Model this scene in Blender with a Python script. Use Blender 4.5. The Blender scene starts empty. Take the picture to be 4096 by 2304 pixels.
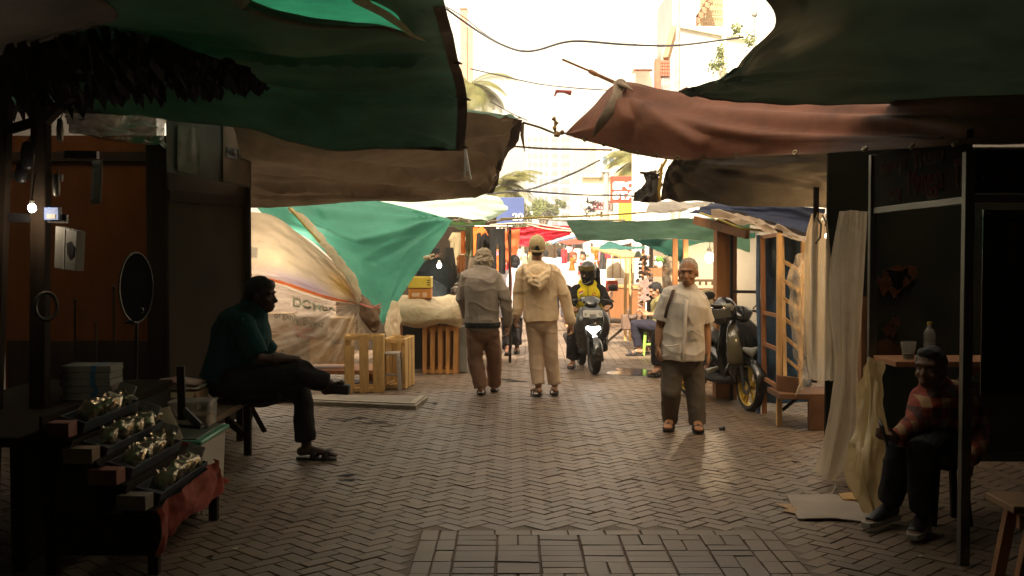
import bpy, math, random
from mathutils import Vector, Matrix, noise
sc = bpy.context.scene
COL = sc.collection
R = math.radians
V = Vector
random.seed(7)
# ---------------------------------------------------------------- camera, sky, sun, exposure
FPX, PITCH, EYE = 4324.0, R(2.013), 1.62
cd = bpy.data.cameras.new('camera'); cam = bpy.data.objects.new('camera', cd); COL.objects.link(cam)
cd.sensor_width = 36.0; cd.lens = 36.0 * FPX / 4096; cd.clip_start = 0.05; cd.clip_end = 3000
cam.location = (0, 0, EYE); cam.rotation_euler = (R(90) - PITCH, 0, 0)
sc.camera = cam
SUN_EL, SUN_AZ = R(46), R(-163)          # azimuth from +Y towards +X, where the sun stands
w = bpy.data.worlds.new('World'); sc.world = w; w.use_nodes = True
nt = w.node_tree; bg = nt.nodes['Background']
sky = nt.nodes.new('ShaderNodeTexSky'); sky.sky_type = 'NISHITA'; sky.sun_disc = False
sky.sun_elevation = SUN_EL; sky.sun_rotation = SUN_AZ
sky.air_density = 1.0; sky.dust_density = 2.5; sky.ozone_density = 0.6
hs = nt.nodes.new('ShaderNodeHueSaturation'); hs.inputs['Saturation'].default_value = 0.35
tint = nt.nodes.new('ShaderNodeMix'); tint.data_type = 'RGBA'; tint.blend_type = 'MULTIPLY'; tint.inputs[0].default_value = 1.0
tint.inputs[7].default_value = (1.0, 0.81, 0.57, 1)          # thin warm cloud
nt.links.new(sky.outputs[0], hs.inputs['Color']); nt.links.new(hs.outputs[0], tint.inputs[6]); nt.links.new(tint.outputs[2], bg.inputs[0]); bg.inputs[1].default_value = 0.15
sl = bpy.data.lights.new('sun', 'SUN'); sl.energy = 4.0; sl.angle = R(0.6); sl.color = (1.0, 0.86, 0.68)
so = bpy.data.objects.new('sun', sl); COL.objects.link(so)
sd = V((math.cos(SUN_EL) * math.sin(SUN_AZ), math.cos(SUN_EL) * math.cos(SUN_AZ), math.sin(SUN_EL)))
so.rotation_euler = sd.to_track_quat('Z', 'Y').to_euler(); so.location = (0, 0, 30)
sc.view_settings.view_transform = 'Standard'; sc.view_settings.look = 'None'
sc.view_settings.exposure = 2.2; sc.view_settings.gamma = 1.0
sc.cycles.use_denoising = True
sc.cycles.max_bounces = 10; sc.cycles.diffuse_bounces = 5; sc.cycles.transparent_max_bounces = 16
sc.cycles.sample_clamp_indirect = 6.0

def P(x, y, Y):
    """point at forward distance Y seen where the photo (4096 wide) has pixel x, y"""
    u = (x - 2048) / FPX; v = (1152 - y) / FPX
    dy = math.cos(PITCH) + v * math.sin(PITCH); dz = -math.sin(PITCH) + v * math.cos(PITCH)
    t = Y / dy
    return V((u * t, Y, EYE + dz * t))

def G(x, y):
    u = (x - 2048) / FPX; v = (1152 - y) / FPX
    dy = math.cos(PITCH) + v * math.sin(PITCH); dz = -math.sin(PITCH) + v * math.cos(PITCH)
    t = -EYE / dz
    return V((u * t, dy * t, 0))

# ---------------------------------------------------------------- materials
MATS = {}
def mat(name, col, rough=0.75, var=0.25, scale=6.0, bump=0.15, bscale=80.0, metal=0.0, transl=0.0, clear=0.0,
        emit=0.0, spec=0.4, col2=None, stretch=None, coat=0.0, use_print=False):
    if name in MATS: return MATS[name]
    m = bpy.data.materials.new(name); m.use_nodes = True
    n = m.node_tree.nodes; L = m.node_tree.links
    b = n['Principled BSDF']; out = n['Material Output']
    tc = n.new('ShaderNodeTexCoord'); src = tc.outputs['Object']
    if stretch:
        mp = n.new('ShaderNodeMapping'); mp.inputs['Scale'].default_value = stretch
        L.new(src, mp.inputs['Vector']); src = mp.outputs[0]
    t1 = n.new('ShaderNodeTexNoise'); t1.inputs['Scale'].default_value = scale; t1.inputs['Detail'].default_value = 6
    t1.inputs['Roughness'].default_value = 0.65
    L.new(src, t1.inputs['Vector'])
    cr = n.new('ShaderNodeValToRGB'); c = col
    c2 = col2 if col2 else tuple(min(1, x * (1 + var)) for x in c)
    cr.color_ramp.elements[0].position = 0.3; cr.color_ramp.elements[1].position = 0.7
    cr.color_ramp.elements[0].color = (*[x * (1 - var) for x in c], 1); cr.color_ramp.elements[1].color = (*c2, 1)
    L.new(t1.outputs[0], cr.inputs[0]); L.new(cr.outputs[0], b.inputs['Base Color'])
    rr = n.new('ShaderNodeMapRange'); rr.inputs[3].default_value = max(0.03, rough - 0.12); rr.inputs[4].default_value = min(1, rough + 0.12)
    L.new(t1.outputs[0], rr.inputs[0]); L.new(rr.outputs[0], b.inputs['Roughness'])
    b.inputs['Metallic'].default_value = metal; b.inputs['Specular IOR Level'].default_value = spec
    if coat: b.inputs['Coat Weight'].default_value = coat; b.inputs['Coat Roughness'].default_value = 0.08
    if bump:
        t2 = n.new('ShaderNodeTexNoise'); t2.inputs['Scale'].default_value = bscale; t2.inputs['Detail'].default_value = 4
        L.new(src, t2.inputs['Vector'])
        bp = n.new('ShaderNodeBump'); bp.inputs['Strength'].default_value = bump; bp.inputs['Distance'].default_value = 0.02
        L.new(t2.outputs[0], bp.inputs['Height']); L.new(bp.outputs[0], b.inputs['Normal'])
    if emit:
        b.inputs['Emission Color'].default_value = (*col, 1); b.inputs['Emission Strength'].default_value = emit
    last = b.outputs[0]
    if transl:
        tr = n.new('ShaderNodeBsdfTranslucent'); mx = n.new('ShaderNodeMixShader'); mx.inputs[0].default_value = transl
        L.new(cr.outputs[0], tr.inputs[0]); L.new(last, mx.inputs[1]); L.new(tr.outputs[0], mx.inputs[2]); last = mx.outputs[0]
    if clear:
        tp = n.new('ShaderNodeBsdfTransparent'); mx = n.new('ShaderNodeMixShader')
        cm = n.new('ShaderNodeMapRange'); cm.inputs[1].default_value = 0.3; cm.inputs[2].default_value = 0.7
        cm.inputs[3].default_value = max(0, clear - 0.25); cm.inputs[4].default_value = min(1, clear + 0.15)
        L.new(t1.outputs[0], cm.inputs[0]); L.new(cm.outputs[0], mx.inputs[0])
        L.new(last, mx.inputs[1]); L.new(tp.outputs[0], mx.inputs[2]); last = mx.outputs[0]
    if use_print:
        vc = n.new('ShaderNodeVertexColor'); vc.layer_name = 'print'; mm = n.new('ShaderNodeMix'); mm.data_type = 'RGBA'; mm.blend_type = 'MULTIPLY'; mm.inputs[0].default_value = 1
        L.new(cr.outputs[0], mm.inputs[6]); L.new(vc.outputs[0], mm.inputs[7]); L.new(mm.outputs[2], b.inputs['Base Color'])
        if transl: L.new(mm.outputs[2], tr.inputs[0])
    if last != b.outputs[0]: L.new(last, out.inputs[0])
    MATS[name] = m
    return m

# ---------------------------------------------------------------- mesh builder
class MB:
    def __init__(s): s.v = []; s.f = []
    def add(s, vs, fs):
        n = len(s.v); s.v += [V(v) for v in vs]; s.f += [tuple(i + n for i in f) for f in fs]; return s
    def box(s, c, d, rot=None):
        M = rot if rot else Matrix.Identity(3); c = V(c)
        vs = [c + M @ V((x * d[0] / 2, y * d[1] / 2, z * d[2] / 2)) for x in (-1, 1) for y in (-1, 1) for z in (-1, 1)]
        return s.add(vs, [(0, 1, 3, 2), (4, 6, 7, 5), (0, 4, 5, 1), (2, 3, 7, 6), (0, 2, 6, 4), (1, 5, 7, 3)])
    def bar(s, p0, p1, w, h, up=(0, 0, 1)):
        p0, p1 = V(p0), V(p1); t = (p1 - p0).normalized(); up = V(up)
        if abs(t.dot(up)) > 0.97: up = V((0, 1, 0))
        x = t.cross(up).normalized(); y = x.cross(t)
        M = Matrix((x, t, y)).transposed()
        return s.box((p0 + p1) / 2, (w, (p1 - p0).length, h), M)
    def tube(s, pts, r, n=8, cap=True):
        pts = [V(p) for p in pts]; k = len(pts)
        rs = r if isinstance(r, (list, tuple)) else [r] * k
        ref = None; vs = []
        for i, p in enumerate(pts):
            t = (pts[min(i + 1, k - 1)] - pts[max(i - 1, 0)])
            t = t.normalized() if t.length > 1e-9 else V((0, 0, 1))
            if ref is None:
                ref = V((0, 0, 1)) if abs(t.z) < 0.9 else V((1, 0, 0))
            x = (ref - t * ref.dot(t)); x = x.normalized() if x.length > 1e-6 else t.orthogonal().normalized()
            ref = x; y = t.cross(x)
            vs += [p + (x * math.cos(a) + y * math.sin(a)) * rs[i] for a in [2 * math.pi * j / n for j in range(n)]]
        fs = [(i * n + j, i * n + (j + 1) % n, (i + 1) * n + (j + 1) % n, (i + 1) * n + j) for i in range(k - 1) for j in range(n)]
        if cap: fs += [tuple(range(n - 1, -1, -1)), tuple((k - 1) * n + j for j in range(n))]
        return s.add(vs, fs)
    def loft(s, pts, radii, side=(1, 0, 0), n=14, round_ends=True, sq=1.0):
        """elliptical tube: radii (a along side, b across); rounded closed ends"""
        pts = [V(p) for p in pts]; radii = [(r, r) if not isinstance(r, (tuple, list)) else r for r in radii]
        k = len(pts); T = []
        for i in range(k):
            t = pts[min(i + 1, k - 1)] - pts[max(i - 1, 0)]; T.append(t.normalized() if t.length > 1e-9 else V((0, 0, 1)))
        rings = []
        if round_ends:
            m = min(radii[0])
            rings += [(pts[0] - T[0] * m * 0.75, [q * 0.35 for q in radii[0]], T[0]), (pts[0] - T[0] * m * 0.5, [q * 0.75 for q in radii[0]], T[0])]
        rings += [(pts[i], radii[i], T[i]) for i in range(k)]
        if round_ends:
            m = min(radii[-1])
            rings += [(pts[-1] + T[-1] * m * 0.5, [q * 0.75 for q in radii[-1]], T[-1]), (pts[-1] + T[-1] * m * 0.75, [q * 0.35 for q in radii[-1]], T[-1])]
        vs = []; side = V(side)
        for p, (a, b), t in rings:
            x = side - t * side.dot(t)
            x = x.normalized() if x.length > 1e-3 else t.orthogonal().normalized()
            y = t.cross(x)
            for j in range(n):
                an = 2 * math.pi * j / n; ca, sa = math.cos(an), math.sin(an)
                if sq != 1.0: ca = math.copysign(abs(ca) ** sq, ca); sa = math.copysign(abs(sa) ** sq, sa)
                vs.append(p + x * ca * a + y * sa * b)
        k = len(rings)
        fs = [(i * n + j, i * n + (j + 1) % n, (i + 1) * n + (j + 1) % n, (i + 1) * n + j) for i in range(k - 1) for j in range(n)]
        fs += [tuple(range(n - 1, -1, -1)), tuple((k - 1) * n + j for j in range(n))]
        return s.add(vs, fs)
    def ell(s, c, r, rot=None, n=14, m=9):
        M = rot if rot else Matrix.Identity(3); c = V(c)
        if not isinstance(r, (tuple, list)): r = (r, r, r)
        vs = [c + M @ V((0, 0, -r[2]))]
        for i in range(1, m):
            ph = -math.pi / 2 + math.pi * i / m
            for j in range(n):
                th = 2 * math.pi * j / n
                vs.append(c + M @ V((r[0] * math.cos(ph) * math.cos(th), r[1] * math.cos(ph) * math.sin(th), r[2] * math.sin(ph))))
        vs.append(c + M @ V((0, 0, r[2])))
        fs = [(0, 1 + (j + 1) % n, 1 + j) for j in range(n)]
        fs += [(1 + (i - 1) * n + j, 1 + (i - 1) * n + (j + 1) % n, 1 + i * n + (j + 1) % n, 1 + i * n + j) for i in range(1, m - 1) for j in range(n)]
        e = len(vs) - 1; o = 1 + (m - 2) * n
        fs += [(o + j, o + (j + 1) % n, e) for j in range(n)]
        return s.add(vs, fs)
    def lathe(s, prof, c, axis=(0, 0, 1), n=20, closed=False):
        """profile [(radius, height)]"""
        a = V(axis).normalized(); x = a.orthogonal().normalized(); y = a.cross(x); c = V(c)
        vs = [c + a * h + (x * math.cos(2 * math.pi * j / n) + y * math.sin(2 * math.pi * j / n)) * r for r, h in prof for j in range(n)]
        k = len(prof); rng = k if closed else k - 1
        fs = [(i * n + j, i * n + (j + 1) % n, ((i + 1) % k) * n + (j + 1) % n, ((i + 1) % k) * n + j) for i in range(rng) for j in range(n)]
        if not closed: fs += [tuple(range(n - 1, -1, -1)), tuple((k - 1) * n + j for j in range(n))]
        return s.add(vs, fs)
    def prism(s, poly, d):
        """3-D polygon pushed along vector d"""
        poly = [V(p) for p in poly]; d = V(d); n = len(poly)
        return s.add(poly + [p + d for p in poly], [tuple(range(n)), tuple(range(2 * n - 1, n - 1, -1))] + [(i, (i + 1) % n, n + (i + 1) % n, n + i) for i in range(n)])
    def grid(s, fn, nu, nv, skip=None):
        vs = [fn(i / nu, j / nv) for j in range(nv + 1) for i in range(nu + 1)]
        fs = [(j * (nu + 1) + i, j * (nu + 1) + i + 1, (j + 1) * (nu + 1) + i + 1, (j + 1) * (nu + 1) + i) for j in range(nv) for i in range(nu)
              if not (skip and skip((i + .5) / nu, (j + .5) / nv))]
        return s.add(vs, fs)
    def build(s, name, m, parent=None, smooth=40, bev=0, solid=0, segs=2):
        me = bpy.data.meshes.new(name); me.from_pydata([tuple(v) for v in s.v], [], s.f); me.update()
        import bmesh
        bm = bmesh.new(); bm.from_mesh(me); bmesh.ops.recalc_face_normals(bm, faces=bm.faces); bm.to_mesh(me); bm.free()
        o = bpy.data.objects.new(name, me); COL.objects.link(o)
        if m: me.materials.append(m)
        if smooth:
            me.polygons.foreach_set('use_smooth', [True] * len(me.polygons)); me.set_sharp_from_angle(angle=R(smooth))
        if bev:
            b = o.modifiers.new('bevel', 'BEVEL'); b.width = bev; b.segments = segs; b.limit_method = 'ANGLE'; b.angle_limit = R(40)
        if solid:
            b = o.modifiers.new('solid', 'SOLIDIFY'); b.thickness = solid; b.offset = 0
        if parent: adopt(o, parent)
        return o

def adopt(o, parent):
    o.parent = parent
    if parent.type == 'EMPTY' and not parent.get('local'):
        o.matrix_parent_inverse = Matrix.LocRotScale(parent.location, parent.rotation_euler, parent.scale).inverted()
    return o

def tag(o, label, cat, group=None, kind=None):
    o['label'] = label; o['category'] = cat
    if group: o['group'] = group
    if kind: o['kind'] = kind
    return o
def thing(name, label, cat, loc=(0, 0, 0), group=None, local=False):
    o = bpy.data.objects.new(name, None); COL.objects.link(o); o.location = loc; o.empty_display_size = 0.1
    if local: o['local'] = 1
    return tag(o, label, cat, group)
def structure(o, label=None):
    o['kind'] = 'structure'
    if label: o['label'] = label
    return o
def dup(root, loc=None, rotz=None, label=None, group=None):
    r = root.copy(); COL.objects.link(r)
    if loc is not None: r.location = loc
    if rotz is not None: r.rotation_euler = (0, 0, rotz)
    if label: r['label'] = label
    if group: r['group'] = group
    for ch in root.children:
        c = ch.copy(); COL.objects.link(c); c.parent = r
        for g in ch.children:
            d = g.copy(); COL.objects.link(d); d.parent = c
    return r
def rotz(a): return Matrix.Rotation(a, 3, 'Z')
def rot(axis, a): return Matrix.Rotation(a, 3, axis)
def basis(x, y, z): return Matrix((V(x), V(y), V(z))).transposed()

def fuse(name, mb, m, parent, vox=0.01, smooth=3, wr=None):
    """overlapping closed pieces -> one continuous skin"""
    import numpy as np
    o = mb.build(name + '_tmp', None, smooth=0)
    md = o.modifiers.new('r', 'REMESH'); md.mode = 'VOXEL'; md.voxel_size = vox; md.use_smooth_shade = True
    dg = bpy.context.evaluated_depsgraph_get(); dg.update()
    me = bpy.data.meshes.new_from_object(o.evaluated_get(dg))
    old = o.data; bpy.data.objects.remove(o); bpy.data.meshes.remove(old)
    nv = len(me.vertices); co = np.empty(nv * 3); me.vertices.foreach_get('co', co); co = co.reshape(-1, 3)
    ne = len(me.edges); ed = np.empty(ne * 2, dtype=np.int64); me.edges.foreach_get('vertices', ed); ed = ed.reshape(-1, 2)
    deg = np.bincount(ed.ravel(), minlength=nv).clip(1)[:, None]
    for _ in range(smooth):
        acc = np.zeros_like(co)
        np.add.at(acc, ed[:, 0], co[ed[:, 1]]); np.add.at(acc, ed[:, 1], co[ed[:, 0]])
        co = co * 0.5 + acc / deg * 0.5
    me.vertices.foreach_set('co', co.ravel()); me.update()
    if wr:
        nr = np.empty(nv * 3); me.vertex_normals.foreach_get('vector', nr); nr = nr.reshape(-1, 3)
        d = np.array([wr(V(c)) for c in co]); co = co + nr * d[:, None]
        me.vertices.foreach_set('co', co.ravel()); me.update()
    me.name = name; me.materials.clear(); me.materials.append(m)
    me.polygons.foreach_set('use_smooth', [True] * len(me.polygons))
    o = bpy.data.objects.new(name, me); COL.objects.link(o)
    if parent: adopt(o, parent)
    return o

def cr(p, t):
    """Catmull-Rom through list p, t in 0..1"""
    n = len(p) - 1
    if n == 0: return p[0]
    x = min(max(t, 0), 0.999999) * n; i = int(x); f = x - i
    a = p[max(i - 1, 0)]; b = p[i]; c = p[i + 1]; d = p[min(i + 2, n)]
    if i == 0: a = b * 2 - c
    if i + 2 > n: d = c * 2 - b
    return (b * 2 + (c - a) * f + (a * 2 - b * 5 + c * 4 - d) * f * f + (b * 3 - a - c * 3 + d) * f ** 3) * 0.5

def tarp(name, rows, m, nu=60, nv=40, wr=0.03, wf=(3, 5), seed=0, anchors=(), parent=None, skip=None, sag=0.0, solid=0.0, fine=0.006, ridges=(), print_=None):
    """cloth sheet through a net of control points; noise wrinkles and folds fanning out of the tie points"""
    mid = rows[len(rows) // 2]; Lu = sum((mid[i + 1] - mid[i]).length for i in range(len(mid) - 1))
    k0 = len(rows[0]) // 2; Lv = sum((rows[i + 1][k0] - rows[i][k0]).length for i in range(len(rows) - 1))
    def fn(u, v):
        p = cr([cr(r, u) for r in rows], v)
        e = 1e-2
        pu = cr([cr(r, min(u + e, 1)) for r in rows], v) - cr([cr(r, max(u - e, 0)) for r in rows], v)
        pv = cr([cr(r, u) for r in rows], min(v + e, 1)) - cr([cr(r, u) for r in rows], max(v - e, 0))
        nrm = pu.cross(pv); nrm = nrm.normalized() if nrm.length > 1e-9 else V((0, 0, 1))
        d = wr * noise.noise((u * wf[0], v * wf[1], seed)) + wr * 0.4 * noise.noise((u * wf[0] * 2.7, v * wf[1] * 2.3, seed + 9))
        d += fine * noise.noise((u * 25, v * 25, seed + 3))
        for (au, av, amp, k, ext) in anchors:
            du, dv = (u - au) * Lu, (v - av) * Lv; rr = math.hypot(du, dv); an = math.atan2(dv, du)
            fall = min(1, rr / 0.25) * max(0, 1 - rr / ext)
            d += amp * fall * (abs(math.sin(an * k + seed + 0.6 * noise.noise((an * 2, seed, 1)))) - 0.5)
        for pl, amp, wd in ridges:
            best = 9
            for (a0, b0), (a1, b1) in zip(pl[:-1], pl[1:]):
                x0, y0, x1, y1 = a0 * Lu, b0 * Lv, a1 * Lu, b1 * Lv; ex, ey = x1 - x0, y1 - y0; L2 = ex * ex + ey * ey + 1e-9
                f = min(1, max(0, ((u * Lu - x0) * ex + (v * Lv - y0) * ey) / L2)); best = min(best, math.hypot(u * Lu - x0 - ex * f, v * Lv - y0 - ey * f))
            ed = min(u * Lu, (1 - u) * Lu, v * Lv, (1 - v) * Lv) / .22; ed = min(1, ed)
            d += amp * (math.exp(-(best / wd) ** 2) - .35 * math.exp(-(best / (2.4 * wd)) ** 2)) * ed * ed * (3 - 2 * ed)
        return p + nrm * d - V((0, 0, sag * 4 * u * (1 - u) * 4 * v * (1 - v) * 0.25))
    mb = MB(); mb.grid(fn, nu, nv, skip)
    o = mb.build(name, m, parent, smooth=60, solid=solid)
    if print_:                                     # printed colour and painted glow, a function of the place on the cloth
        at = o.data.color_attributes.new('print', 'FLOAT_COLOR', 'POINT'); n = 0
        for j in range(nv + 1):
            for i in range(nu + 1):
                at.data[n].color = (*print_(i / nu, j / nv), 1); n += 1
    return o, fn

def text(s, origin, right, up, size, m, parent, name='lettering', ext=0.004, align='LEFT', bold=0.0, width=None, shear=0.0):
    cu = bpy.data.curves.new(name, 'FONT'); cu.body = s; cu.size = size; cu.extrude = ext; cu.align_x = align; cu.offset = bold; cu.shear = shear
    o = bpy.data.objects.new(name + '_tmp', cu); COL.objects.link(o)
    dg = bpy.context.evaluated_depsgraph_get(); dg.update()
    me = bpy.data.meshes.new_from_object(o.evaluated_get(dg)); bpy.data.objects.remove(o); bpy.data.curves.remove(cu)
    sx = 1.0
    if width:
        xs = [v.co.x for v in me.vertices]; sx = width / max(1e-6, max(xs) - min(xs))
    right = V(right).normalized(); up = V(up).normalized(); nn = right.cross(up)
    M = Matrix.Translation(V(origin)) @ basis(right * sx, up, nn).to_4x4()
    me.transform(M); me.name = name; me.materials.clear(); me.materials.append(m)
    o = bpy.data.objects.new(name, me); COL.objects.link(o)
    if parent: adopt(o, parent)
    return o
# ================================================================ setting: ground and paving
def paver_mat(name, dark, light, rough):
    m = bpy.data.materials.new(name); m.use_nodes = True
    n = m.node_tree.nodes; L = m.node_tree.links; b = n['Principled BSDF']
    at = n.new('ShaderNodeAttribute'); at.attribute_name = 'tone'
    tc = n.new('ShaderNodeTexCoord')
    n1 = n.new('ShaderNodeTexNoise'); n1.inputs['Scale'].default_value = 0.9; n1.inputs['Detail'].default_value = 8; n1.inputs['Roughness'].default_value = 0.7
    n2 = n.new('ShaderNodeTexNoise'); n2.inputs['Scale'].default_value = 90; n2.inputs['Detail'].default_value = 5; n2.inputs['Roughness'].default_value = 0.7
    L.new(tc.outputs['Object'], n1.inputs[0]); L.new(tc.outputs['Object'], n2.inputs[0])
    a1 = n.new('ShaderNodeMath'); a1.operation = 'MULTIPLY_ADD'; a1.inputs[1].default_value = 0.28
    L.new(at.outputs['Fac'], a1.inputs[0])
    s1 = n.new('ShaderNodeMapRange'); s1.inputs[1].default_value = 0.3; s1.inputs[2].default_value = 0.7; s1.inputs[3].default_value = 0.0; s1.inputs[4].default_value = 0.4
    L.new(n1.outputs[0], s1.inputs[0]); L.new(s1.outputs[0], a1.inputs[2])
    a2 = n.new('ShaderNodeMath'); a2.operation = 'MULTIPLY_ADD'; a2.inputs[1].default_value = 0.45
    L.new(n2.outputs[0], a2.inputs[0]); L.new(a1.outputs[0], a2.inputs[2])
    r = n.new('ShaderNodeValToRGB'); r.color_ramp.elements[0].color = (*dark, 1); r.color_ramp.elements[1].color = (*light, 1)
    r.color_ramp.elements[0].position = 0.2; r.color_ramp.elements[1].position = 0.95
    L.new(a2.outputs[0], r.inputs[0]); L.new(r.outputs[0], b.inputs['Base Color'])
    rr = n.new('ShaderNodeMapRange'); rr.inputs[3].default_value = rough - 0.15; rr.inputs[4].default_value = rough + 0.2
    L.new(n1.outputs[0], rr.inputs[0]); L.new(rr.outputs[0], b.inputs['Roughness'])
    bp = n.new('ShaderNodeBump'); bp.inputs['Strength'].default_value = 0.5; bp.inputs['Distance'].default_value = 0.004
    L.new(n2.outputs[0], bp.inputs['Height']); L.new(bp.outputs[0], b.inputs['Normal'])
    return m
M_PAVE = paver_mat('paver', (0.078, 0.054, 0.036), (0.215, 0.152, 0.100), 0.48)
M_DPAVE = paver_mat('dark_paver', (0.062, 0.043, 0.029), (0.170, 0.120, 0.080), 0.5)
M_GROUND = mat('bare_ground', (0.075, 0.054, 0.039), 0.9, 0.3, 3.5, 0.3, 40, col2=(.19, .135, .095))

class Pavers:
    def __init__(s): s.v = []; s.f = []; s.t = []
    def put(s, cx, cy, ax, ay, l, wd, z=0.0, tone=None):
        """one paver: centre, unit long axis, length, width; chamfered top, slight tilt"""
        g = 0.0012 + random.random() ** 4 * 0.005; hl, hw = l / 2 - g, wd / 2 - g; ch = 0.0035
        dz = random.gauss(0, 0.0014); tx, ty = random.gauss(0, 0.006), random.gauss(0, 0.011)
        ja = random.gauss(0, 0.012); ca, sa = math.cos(ja), math.sin(ja); ax, ay = ax * ca - ay * sa, ax * sa + ay * ca
        n = len(s.v)
        for (q, zz) in ((0, -0.012), (ch, 0.0)):
            for (sx, sy) in ((-1, -1), (1, -1), (1, 1), (-1, 1)):
                a = sx * (hl - q); b = sy * (hw - q)
                s.v.append((cx + ax * a - ay * b, cy + ay * a + ax * b, z + zz + (dz + tx * a + ty * b if zz == 0 else dz)))
        s.f += [(n + 4, n + 5, n + 6, n + 7)] + [(n + i, n + (i + 1) % 4, n + 4 + (i + 1) % 4, n + 4 + i) for i in range(4)]
        s.t += [random.random() if tone is None else tone] * 5
    def build(s, name, m):
        me = bpy.data.meshes.new(name); me.from_pydata(s.v, [], s.f); me.update()
        a = me.attributes.new('tone', 'FLOAT', 'FACE'); a.data.foreach_set('value', s.t)
        me.materials.append(m); o = bpy.data.objects.new(name, me); COL.objects.link(o); structure(o); return o

PX0, PX1, PY1, PY0 = -0.52, 1.50, 6.20, 3.0        # framed panel of other pavers in the foreground
pv = Pavers(); W = 0.092
c45 = math.sqrt(0.5)
for i in range(-80, 215):
    for j in range(-135, 160):
        t = (i - j) % 4
        if t == 0: a, b, hz = i + 1.0, j + 0.5, True
        elif t == 2: a, b, hz = i + 0.5, j + 0.0, False
        else: continue
        x = (a - b) * W * c45; y = (a + b) * W * c45
        if not (-4.4 < x < 4.6 and 2.6 < y < 15.2): continue
        if PX0 - 0.03 < x < PX1 + 0.03 and y < PY1 + 0.02: continue
        if abs(x) > 0.62 * y + 0.3: continue
        d = (c45, c45) if hz else (-c45, c45)
        pv.put(x, y, d[0], d[1], W * 2, W)
pv.build('paving', M_PAVE)
pf = Pavers(); pd = Pavers(); W = 0.105
def frame_col(x, y0, y1):
    y = y1
    while y > y0: pf.put(x, y - W, 0, 1, 2 * W, W); y -= 2 * W
for k in (0, 1): frame_col(PX0 + W * (k + .5), PY0, PY1 - (0 if k == 0 else 0)); frame_col(PX1 - W * (k + .5), PY0, PY1)
x = PX0 + 2 * W
while x < PX1 - 2.5 * W:
    pf.put(x + W, PY1 - W / 2, 1, 0, 2 * W, W); x += 2 * W
ix0, ix1, iy1 = PX0 + 2 * W, PX1 - 2 * W, PY1 - W
nx = int((ix1 - ix0) / (2 * W)); sx = (ix1 - ix0) / nx
for i in range(nx):
    y = iy1
    while y > PY0:
        cx = ix0 + sx * (i + .5); q = pf if (i in (3, 4) and 5.4 < y < 5.9) or random.random() < .04 else pd
        if random.random() < .3:
            for s in (-1, 1): q.put(cx + s * sx / 4, y - W, 0, 1, 2 * W, sx / 2)
            y -= 2 * W
        else:
            q.put(cx, y - W / 2, 1, 0, sx - .006, W); y -= W
mb = MB(); mb.box((PX1 + .07, (PY0 + PY1) / 2, -.008), (.14, PY1 - PY0, .012)); mb.box((PX0 - .07, (PY0 + PY1) / 2, -.008), (.14, PY1 - PY0, .012)); mb.box(((PX0 + PX1) / 2, PY1 + .075, -.009), (PX1 - PX0 + .28, .15, .012)); structure(mb.build('paving_fill', mat('mortar', (.16, .125, .095), .8, .3, 12, .4, 90)))
pf.build('paving_border', M_PAVE); pd.build('paving_panel', M_DPAVE)
ps = Pavers()                                      # beyond: courses running along the lane
for i in range(-38, 46):
    for j in range(0, 82):
        y = 15.25 + j * 0.22 + (0.11 if i % 2 else 0)
        x = i * 0.12 + 0.05 * math.sin(y * 0.4)
        if abs(x) < 0.36 * y: ps.put(x, y, 0, 1, 0.22, 0.12)
ps.build('lane_paving', M_PAVE)
structure(MB().grid(lambda u, v: V((-250 + 500 * u, -60 + 700 * v, -0.0075)), 10, 14).build('ground', M_GROUND))
# straight course where the two pavings meet, and the wet drain beside it
mb = Pavers()
for i in range(-36, 40): mb.put(i * 0.11, 15.17, 0, 1, 0.16, 0.11, tone=0.1)
mb.build('paving_seam', M_DPAVE)
M_WET = mat('wet_ground', (0.035, 0.03, 0.025), 0.12, 0.3, 4, 0.05, 20, spec=0.6)
def puddle(c, rx, ry, seed, z=0.004):
    mb = MB(); n = 40; vs = [V((c[0], c[1], z))]
    for j in range(n):
        a = 2 * math.pi * j / n; k = 0.75 + 0.5 * noise.noise((math.cos(a) * 1.3, math.sin(a) * 1.3, seed))
        vs.append(V((c[0] + rx * k * math.cos(a), c[1] + ry * k * math.sin(a), z)))
    mb.add(vs, [(0, 1 + j, 1 + (j + 1) % n) for j in range(n)])
    return structure(mb.build('puddle', M_WET))
puddle((1.62, 14.3), 0.42, 0.6, 1)
# sunken pavers: dark gaps left of the lane
mb = MB()
for (x0, y0, x1, y1, wd) in ((1300, 1672, 1350, 1682, .02), (1360, 1690, 1440, 1668, .025), (1420, 1668, 1480, 1678, .04), (1470, 1682, 1560, 1694, .03), (1380, 1694, 1570, 1695, .02), (1495, 1708, 1600, 1702, .018), (1320, 1672, 1400, 1680, .012), (1340, 1906, 1440, 1896, .035), (1350, 1925, 1430, 1918, .05), (1400, 1850, 1460, 1846, .02), (1960, 1510, 2110, 1530, .06), (1990, 1530, 2120, 1524, .04), (2080, 1526, 2130, 1528, .02)):
    a, b = G(x0, y0), G(x1, y1); a.z = b.z = 0.003; d = (b - a).normalized(); q = V((-d.y, d.x, 0)) * wd
    mb.add([a, (a + b) / 2 + q, b, (a + b) / 2 - q], [(0, 1, 2, 3)])
structure(mb.build('paving_gaps', mat('gap_dirt', (0.012, 0.011, 0.01), 0.95)))
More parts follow.
